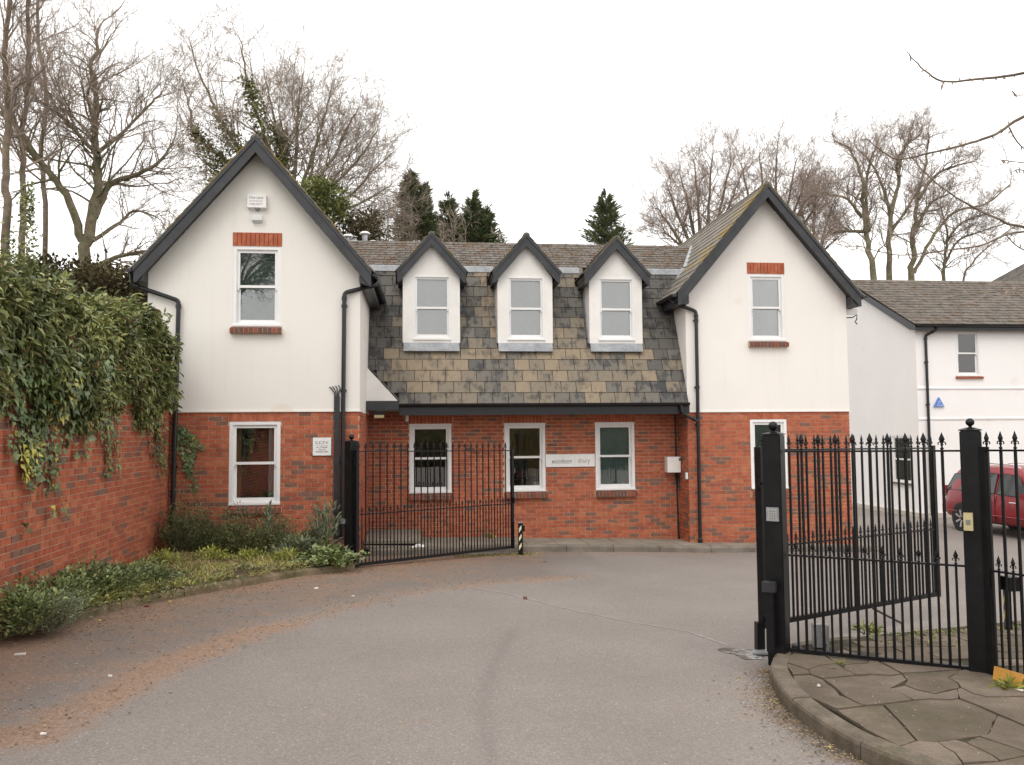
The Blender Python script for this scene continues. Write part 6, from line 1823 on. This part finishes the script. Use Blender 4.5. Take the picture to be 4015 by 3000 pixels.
def ivy_on(parent, segs, n, size, mat='holly', sd_=.25, name='ivy_leaves'):
    pos, dr = [], []
    for i in range(n):
        a, b, w = rnd.choice(segs); p = a.lerp(b, rnd.random()); pos.append(p + Vector((rnd.gauss(0, w), rnd.gauss(0, w), rnd.gauss(0, w * .8)))); dr.append(Vector((rnd.uniform(-1, 1), rnd.uniform(-1, .3), rnd.uniform(-.9, .4))))
    return leaf_mesh(name, pos, dr, rand_dirs(n, (0, -.4, .8)), nr.uniform(size * .6, size * 1.3, n), nr.uniform(size * .5, size, n), 'diamond', mat, parent)


# forked tree left of the gable
Y = 24.0; T = Tree(101, .0033)
pa, ra = T.poly([Vector((V2(183, 640, Y).x, Y, gz(-8, 20))), V2(182, 600, Y), V2(195, 505, Y), V2(210, 400, Y), V2(212, 330, Y + .2), V2(208, 240, Y), V2(203, 150, Y), V2(208, 60, Y)], .20, .03)
pb, rb = T.poly([V2(178, 520, Y), V2(140, 420, Y - .4), V2(90, 350, Y - .6), V2(30, 270, Y - .8), V2(-20, 230, Y - .8)], .12, .04)
pc, rc = T.poly([V2(205, 470, Y), V2(240, 400, Y + .5), V2(300, 375, Y + .5), V2(345, 350, Y + .5), V2(370, 310, Y + .5)], .09, .03)
pd, rd2 = T.poly([V2(188, 590, Y), V2(240, 560, Y + .4), V2(300, 545, Y + .6), V2(380, 540, Y + .6)], .08, .03)
pe, re_ = T.poly([V2(200, 520, Y), V2(260, 480, Y + .6), V2(290, 455, Y + .6), V2(340, 470, Y + .8)], .06, .02)
pf, rf_ = T.poly([V2(212, 340, Y), V2(170, 290, Y - .3), V2(130, 250, Y - .5), V2(95, 180, Y - .5)], .07, .025)
pg_, rg_ = T.poly([V2(212, 330, Y), V2(260, 290, Y + .3), V2(320, 230, Y + .4), V2(350, 200, Y + .4)], .06, .02)
K = (5, 4, 3)
T.clothe(pa, ra, 46, 2.6, K, .36); T.clothe(pb, rb, 24, 1.9, K, .25); T.clothe(pc, rc, 20, 1.8, K, .2); T.clothe(pd, rd2, 18, 1.5, K, .2); T.clothe(pe, re_, 14, 1.5, K, .2); T.clothe(pf, rf_, 20, 1.9, K, .2); T.clothe(pg_, rg_, 22, 1.9, K, .2)
t_fork = T.done('bare forked tree with a curving mossy trunk between the hedge and the left gable', (V2(183, 640, Y).x, Y, .2))

# tall twin-stemmed trees at the left frame edge
Y = 21.0; T = Tree(102, .003)
for i, (ps, r0) in enumerate([([(12, 700), (14, 520), (12, 380), (18, 250), (10, 120), (20, -30), (14, -160)], .11), ([(42, 700), (45, 560), (52, 420), (48, 300), (62, 180), (60, 40), (72, -100)], .09)]):
    ps = [V2(x, y, Y + i * .7) for x, y in ps]; ps[0].z = .2; q, rr_ = T.poly(ps, r0, .04); T.clothe(q, rr_, 26, 2.0, K, .35, up=.12, spread=(.35, .9))
t_twin = T.done('tall thin bare tree with two stems at the left frame edge', (V2(20, 700, Y).x, Y, .2), 'bark2', 'twig2')
ivy_on(t_twin, [(V2(30, 640, Y), V2(28, 500, Y), .14), (V2(64, 600, Y), V2(62, 470, Y), .12), (V2(62, 480, Y), V2(60, 400, Y), .08)], 900, .09, 'hedge')
Y = 27.0; T = Tree(103, .0034)
for i, (ps, r0) in enumerate([([(95, 660), (98, 500), (90, 330), (100, 200), (80, 60), (90, -60)], .09)]):
    ps = [V2(x, y, Y) for x, y in ps]; ps[0].z = .2; q, rr_ = T.poly(ps, r0, .04); T.clothe(q, rr_, 30, 2.4, (5, 4, 3), .25, up=.1)
T.done('slender bare tree between the twin stems and the forked tree', (V2(95, 660, Y).x, Y, .2), 'bark2', 'twig2')

# wide domed tree with ivy behind the left gable
Y = 30.0; T = Tree(104, .0042); B0 = V2(640, 560, Y)
tr, tra = T.poly([Vector((B0.x, Y, .0)), B0, V2(630, 500, Y)], .38, .30)
ends = [(395, 180, 430, 300), (410, 95, 500, 300), (520, 85, 560, 260), (575, 175, 600, 300), (655, 160, 640, 300), (715, 190, 680, 320), (770, 240, 720, 340), (815, 280, 740, 380), (850, 330, 760, 420), (845, 400, 750, 450), (840, 470, 760, 480), (420, 330, 520, 420), (600, 230, 610, 360), (690, 270, 670, 380), (760, 330, 700, 420)]
LIMBS = []
for i, (ex, ey, mx, my) in enumerate(ends):
    dy = T.r.uniform(-1.8, 1.8); q, rr_ = T.poly([V2(632, 505, Y), V2((mx + 632) / 2, (my + 470) / 2, Y + dy * .3), V2(mx, my, Y + dy * .7), V2((mx + ex) / 2 + T.r.uniform(-8, 8), (my + ey) / 2, Y + dy), V2(ex, ey, Y + dy)],   .10 if i < 5 else .085, .018, 6)
    T.clothe(q, rr_, 16, 2.3, (5, 5, 3), .25, up=.05); LIMBS.append(q)
t_dome = T.done('wide domed bare tree hung with ivy rising behind the left gable', (B0.x, Y, 0), 'bark', 'twig')
segs = []
for li, t0, t1, w in ((0, .35, .62, .16), (2, .4, .78, .20), (3, .3, .62, .20), (11, .3, .85, .34), (12, .4, .8, .16), (1, .4, .66, .20)):
    q = LIMBS[li]; a_, b_ = int(t0 * (len(q) - 1)), int(t1 * (len(q) - 1))
    for k in range(a_, b_): segs.append((q[k], q[k + 1], w * (1.15 - .6 * (k - a_) / max(1, b_ - a_))))
segs += [(V2(450, 330, Y), V2(500, 385, Y), .40), (V2(480, 370, Y), V2(530, 400, Y), .45)]
ivy_on(t_dome, segs, 4600, .12, 'holly', name='ivy_leaves')


def blob_tree(name, label, Y, cx, cy, rx, ry, n, size, mat, seed, base=.0, cat='tree', group=None, depth=1.2, trunk_r=.12, shape='diamond', dirb=(0, -.3, .1)):
    """leafy evergreen: leaves in many clumps through the crown's volume"""
    c = V2(cx, cy, Y); e = V2(cx + rx, cy + ry, Y); RX, RZ = abs(e.x - c.x), abs(e.z - c.z)
    t = thing(name, label, cat, (c.x, Y, base), group); rr_ = random.Random(seed); mb = MB(); mb.tube([(c.x, Y, base - .2), (c.x + .1, Y, (base + c.z) / 2), (c.x, Y, c.z)], [trunk_r, trunk_r * .8, trunk_r * .5], 8)
    pos, dr = [], []; ncl = max(10, n // 90)
    for i in range(ncl):
        a = rr_.uniform(0, 2 * math.pi); b = rr_.uniform(-1, 1); r_ = rr_.random() ** .45; q = Vector((c.x + RX * r_ * math.cos(a) * math.sqrt(1 - b * b), Y + depth * r_ * math.sin(a) * math.sqrt(1 - b * b), c.z + RZ * r_ * b))
        mb.tube([Vector((c.x, Y, c.z - RZ * .5)), q], [.03, .01], 3, False); cs = rr_.uniform(.12, .22) * max(RX, RZ)
        for k in range(90): o = Vector((rr_.gauss(0, cs), rr_.gauss(0, cs), rr_.gauss(0, cs * .8))); pos.append(q + o); dr.append(o.normalized() + Vector(dirb) + Vector((rr_.uniform(-.5, .5), rr_.uniform(-.5, .5), rr_.uniform(-.5, .5))))
    n = len(pos); mb.build('trunk', 'bark', t); leaf_mesh('crown', pos, dr, rand_dirs(n, (0, -.3, .8)), nr.uniform(size * .6, size * 1.3, n), nr.uniform(size * .4, size * .7, n), shape, mat, t); return t


blob_tree('evergreen_tree', 'yellow green evergreen behind the right slope of the left gable', 27.5, 695, 440, 52, 42, 4300, .13, 'holly', 5)
blob_tree('brown_bush', 'brown twiggy bush behind the ridge beside the flues', 29, 790, 500, 60, 40, 2500, .12, 'brush', 6, cat='bush')
blob_tree('dark_bush', 'dark dense bush seen between the hedge and the left gable', 22, 262, 640, 90, 62, 8200, .14, 'brush', 7, cat='bush', depth=1.5)
blob_tree('olive_bush', 'olive green bush above the hedge at the foot of the twin stems', 19, 60, 605, 90, 26, 2600, .12, 'juniper', 8, cat='bush')
blob_tree('brown_bush', 'dark brown bush low behind the hedge at the foot of the forked tree', 23, 135, 615, 95, 40, 5200, .14, 'brush', 9, cat='bush')
# thickets of thin twigs behind the ridge
for seed, Y, pts_, lb in ((111, 28.5, [(700, 570), (730, 560), (760, 555), (790, 560), (820, 560), (850, 560)], 'tangled bare thicket behind the flues'), (112, 30.5, [(880, 560), (910, 560), (940, 560), (970, 560), (1000, 560)], 'low brown thicket in front of the middle conifers')):
    T = Tree(seed, .0042)
    for i, (x, y) in enumerate(pts_ * 2):
        b = V2(x + T.r.uniform(-12, 12), y, Y); b.z = T.r.uniform(0, .3) ; topy = T.r.uniform(430, 490) if seed == 111 else T.r.uniform(480, 520); tp = V2(x + T.r.uniform(-25, 25), topy, Y + T.r.uniform(-1, 1)); m = b.lerp(tp, .6)
        q, rr_ = T.poly([b, m, tp], .05, .015, 5); T.clothe(q, rr_, 8, 1.3, (4, 3), .55, up=.05)
    T.done(lb, (V2(pts_[2][0], 560, Y).x, Y, 0), 'bark2', 'twig', name='thicket', group='bare thickets behind the ridge', cat='thicket')


def conifer(label, Y, spires, seed, n=5200, droop=.25):
    """one conifer: trunk, whorls of limbs, feathery sprays"""
    rr_ = random.Random(seed); x0 = V2(spires[0][0], spires[0][1], Y)
    t = thing('conifer', label, 'conifer', (x0.x, Y, 0), 'dark conifers behind the ridge'); mb = MB(); pos, dr, ls = [], [], []
    for sx, top, hw_px, bot in spires:
        tp = V2(sx, top, Y); e = V2(sx + hw_px, bot, Y); W = abs(e.x - V2(sx, bot, Y).x); H = tp.z - e.z
        mb.tube([(tp.x, Y, 0), (tp.x, Y, tp.z - .1)], [.16, .01], 6)
        for i in range(int(n / 50)):
            u = rr_.random() ** .62; z = tp.z - H * u * 1.15 - .1; az = rr_.uniform(0, 2 * math.pi); L = (W * (u * 1.0 + .06) * (.45 + .85 * rr_.random())); o = Vector((math.cos(az), math.sin(az), .55 - .55 * u)).normalized()
            p0 = Vector((tp.x, Y, z)); p1 = p0 + o * L; mb.tube([p0, p1], [.02, .006], 3, False)
            for k in range(34):
                f = rr_.random() ** .7; q = p0.lerp(p1, f) + Vector((rr_.gauss(0, .045), rr_.gauss(0, .045), rr_.gauss(0, .05) + .10 * f * f)); pos.append(q); dr.append(o * 1.1 + Vector((rr_.gauss(0, .4), rr_.gauss(0, .4), rr_.gauss(0, .25) + .45 - droop * f))); ls.append(.12 + .20 * rr_.random())
    n = len(pos); mb.build('trunk', 'bark2', t); leaf_mesh('crown', pos, dr, rand_dirs(n, (0, 0, 1)), ls, np.array(ls) * .20, 'diamond', 'conifer', t)


conifer('tallest dark conifer with a twin tip left of the middle group', 33, [(886, 372, 48, 500), (915, 398, 28, 500)], 1, 8600)
conifer('middle dark conifer of the group behind the ridge', 34, [(967, 420, 50, 520)], 2, 6600)
conifer('conifer with a lower side tip right of the middle group', 33.5, [(1022, 416, 42, 520), (1050, 448, 32, 530)], 3, 7400)
conifer('lone conifer behind the third dormer', 32, [(1308, 414, 56, 540)], 4, 7600, .1)
T = Tree(119, .007); b = V2(1075, 540, 33); q, rr_ = T.poly([Vector((b.x, 33, 0)), b, V2(1085, 515, 33)], .06, .02); T.clothe(q, rr_, 5, .6, (3, 3), .8); 
t_s = T.done('small shrub tip showing over the ridge right of the conifers', (b.x, 33, 0), 'bark2', 'twig', name='shrub_tip', cat='shrub', group=None)
ivy_on(t_s, [(V2(1070, 530, 33), V2(1085, 520, 33), .18)], 200, .10, 'conifer')

# rounded bare trees left of and behind the right gable
Y = 36.0
for seed, bx, fan, lb in ((121, 1520, [(1420, 450), (1440, 400), (1470, 375), (1500, 345), (1540, 330), (1580, 345), (1430, 500), (1600, 380)], 'rounded bare tree rising behind the left slope of the right gable'),
                          (122, 1660, [(1600, 350), (1640, 330), (1680, 315), (1720, 345), (1750, 370), (1790, 400), (1740, 430)], 'pale rounded bare tree directly behind the right gable peak'),
                          (123, 1760, [(1720, 420), (1755, 395), (1800, 440), (1790, 500)], 'low spreading bare tree in the dip right of the gable peak')):
    T = Tree(seed, .0045); B0 = V2(bx, 600, Y); b = Vector((B0.x, Y, -.3)); T.poly([b, b.lerp(B0, .6), B0], .24, .2)
    for ex, ey in fan:
        dy = T.r.uniform(-1.5, 1.5); e = V2(ex, ey, Y + dy); m = B0.lerp(e, .5) + Vector(((e.x - B0.x) * .12, 0, .5)); q, rr_ = T.poly([B0, m, e], .10, .02, 6); T.clothe(q, rr_, 14, 2.1, (5, 5, 3), .25, up=.07)
    T.done(lb, b, 'bark2', 'twig2'); Y += 1.5
# multi-stemmed trees over the white building
Y = 34.0
TREES_R = [
    (131, [[(1890, 640), (1882, 560), (1868, 480), (1862, 400), (1840, 330), (1800, 300)], [(1862, 470), (1830, 430), (1790, 420)], [(1865, 500), (1820, 500), (1785, 505)], [(1878, 500), (1870, 420), (1880, 350), (1900, 300)]], .17, 'bare tree with a leaning stem nearest the right gable over the white roof'),
    (132, [[(1922, 640), (1920, 560), (1924, 470), (1940, 400), (1938, 350), (1955, 315), (1948, 290)], [(1924, 470), (1905, 400), (1880, 350), (1850, 320)], [(1940, 380), (1955, 320), (1990, 290)], [(1924, 500), (1960, 450), (1990, 400)]], .16, 'tallest bare tree in the middle over the white roof'),
    (133, [[(1968, 640), (1972, 560), (1976, 480), (1985, 420), (2000, 350), (2005, 290)], [(1975, 590), (2010, 520), (2060, 460), (2130, 440), (2180, 400)], [(1976, 500), (2010, 440), (2050, 420)], [(1985, 430), (2020, 380), (2060, 360), (2100, 350)]], .18, 'thick mossy stemmed bare tree leaning to the right over the white roof'),
    (134, [[(2038, 640), (2042, 560), (2045, 500), (2030, 440)], [(2042, 570), (2070, 520), (2120, 500), (2180, 480)], [(2080, 640), (2100, 570), (2150, 520), (2190, 490)], [(2045, 520), (2080, 480), (2140, 460)]], .12, 'low spreading bare tree at the right over the white roof')]
for seed, limbs, r0, lb in TREES_R:
    T = Tree(seed, .0042)
    for i, ps in enumerate(limbs):
        ps = [V2(x, y, Y + (0 if k == 0 else T.r.uniform(-.4, .4))) for k, (x, y) in enumerate(ps)]
        if i == 0 or ps[0].z < V2(2000, 630, Y).z: ps.insert(0, Vector((ps[0].x, Y, -.3)))
        q, rr_ = T.poly(ps, r0 if i == 0 else r0 * .5, .025); T.clothe(q, rr_, 26 if i == 0 else 17, 1.65, (5, 5, 3), .3 if i == 0 else .25, up=.06)
    T.done(lb, (V2(limbs[0][0][0], 640, Y).x, Y, -.3), 'bark', 'twig2'); Y += 1.3

# tree standing outside the frame whose twigs reach in at the upper right
T = Tree(141, .0022); Y = 5.2
b = Vector((7.6, 4.6, .25)); q, rr_ = T.poly([b, Vector((7.5, 4.65, 2.0)), Vector((7.4, 4.8, 4.2)), Vector((7.5, 4.8, 6.5))], .16, .06)
BR = [([(2700, 60), (2400, 120), (2212, 158), (2120, 170), (2035, 175), (1990, 145), (1958, 112)], .014), ([(2700, 0), (2400, 170), (2212, 252), (2150, 290), (2080, 313), (2010, 330), (1940, 344), (1900, 322), (1872, 300)], .014), ([(2180, 275), (2205, 315), (2260, 350)], .006),
      ([(2700, 420), (2400, 500), (2212, 490), (2150, 470), (2080, 435), (2010, 385), (1960, 330)], .013), ([(2400, 520), (2212, 500), (2120, 530), (2050, 540), (1990, 548), (1930, 550), (1850, 530)], .008), ([(2300, 395), (2212, 368), (2190, 370)], .006), ([(2300, 365), (2212, 352), (2160, 345)], .005), ([(2330, 180), (2212, 205), (2190, 200)], .004), ([(2300, 640), (2212, 630), (2180, 628), (2060, 640)], .004), ([(2700, 420), (2330, 560), (2212, 540), (2170, 505)], .009)]
for ps, r0 in BR:
    q2 = [V2(x, y, Y) for x, y in ps]; w, rw = T.poly(q2, r0, .0028, 5)
    if ps[0][0] >= 2700: T.limb.tube([q[11], q2[0].lerp(q[11], .4) + Vector((0, 0, .1)), q2[0]], [.04, .025, r0], 6, False)
    for i in range(2, len(w)):
        if T.r.random() < .65:
            c = w[i].lerp(w[i - 1], T.r.random()); dd = Vector((T.r.uniform(-1, 1), T.r.uniform(-.5, .5), T.r.choice((-1, 1)))).normalized(); T.tw.tube([c, c + dd * .018, c + dd * .03], [.004, .0055, .0015], 4)
        if T.r.random() < .10 and ps[0][1] > 350: T.branch(w[i], Vector((T.r.uniform(-1, -.2), 0, T.r.uniform(-.6, .6))), .22, .003, 2, (1, 2), .15, 0)
mbx = T.tw
for (x, y) in ((1872, 330), (2035, 186)):
    p = V2(x, y, Y); mbx.tube([p + Vector((.012, 0, .03)), p, p + Vector((-.012, 0, -.035))], [.002, .009, .002], 5)
T.done('bare tree beyond the right frame edge whose budded twigs reach in', b, 'bark2', 'twig2', name='near_tree', group=None)

# what stands behind the camera and shows in the window glass
def copy_tree(src, loc, rz, label):
    r_ = src.copy(); COL.objects.link(r_); r_.location = loc; r_.rotation_euler = (0, 0, rz); r_['label'] = label
    for ch in list(src.children):
        c = ch.copy(); COL.objects.link(c); c.parent = r_
    return r_


copy_tree(t_dome, (-10.5, -19, .5), 2.2, 'domed bare tree across the road behind the viewer, on the gable side')
copy_tree(t_twin, (-6.5, -17, .5), 4.0, 'twin stemmed bare tree across the road behind the viewer')
hb_ = thing('boundary_hedge', 'long dark hedge across the road behind the viewer', 'hedge', (0, -12, .4))
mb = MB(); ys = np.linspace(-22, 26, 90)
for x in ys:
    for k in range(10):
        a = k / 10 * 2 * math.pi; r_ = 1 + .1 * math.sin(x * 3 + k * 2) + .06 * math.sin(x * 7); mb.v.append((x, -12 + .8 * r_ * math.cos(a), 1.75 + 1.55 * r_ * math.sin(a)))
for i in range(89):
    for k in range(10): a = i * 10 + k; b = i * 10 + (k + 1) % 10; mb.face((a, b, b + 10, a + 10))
mb.build('hedge_core', 'brush', hb_)
n = 9000; xx = nr.uniform(-22, 26, n); aa = nr.uniform(0, 2 * np.pi, n); leaf_mesh('foliage', np.stack([xx, -12 + .9 * np.cos(aa), 1.75 + 1.65 * np.sin(aa)], 1), rand_dirs(n), rand_dirs(n), nr.uniform(.15, .3, n), nr.uniform(.1, .2, n), 'diamond', 'juniper', hb_)
print('objects', len(bpy.data.objects), 'tris', sum(len(m.polygons) for m in bpy.data.meshes))
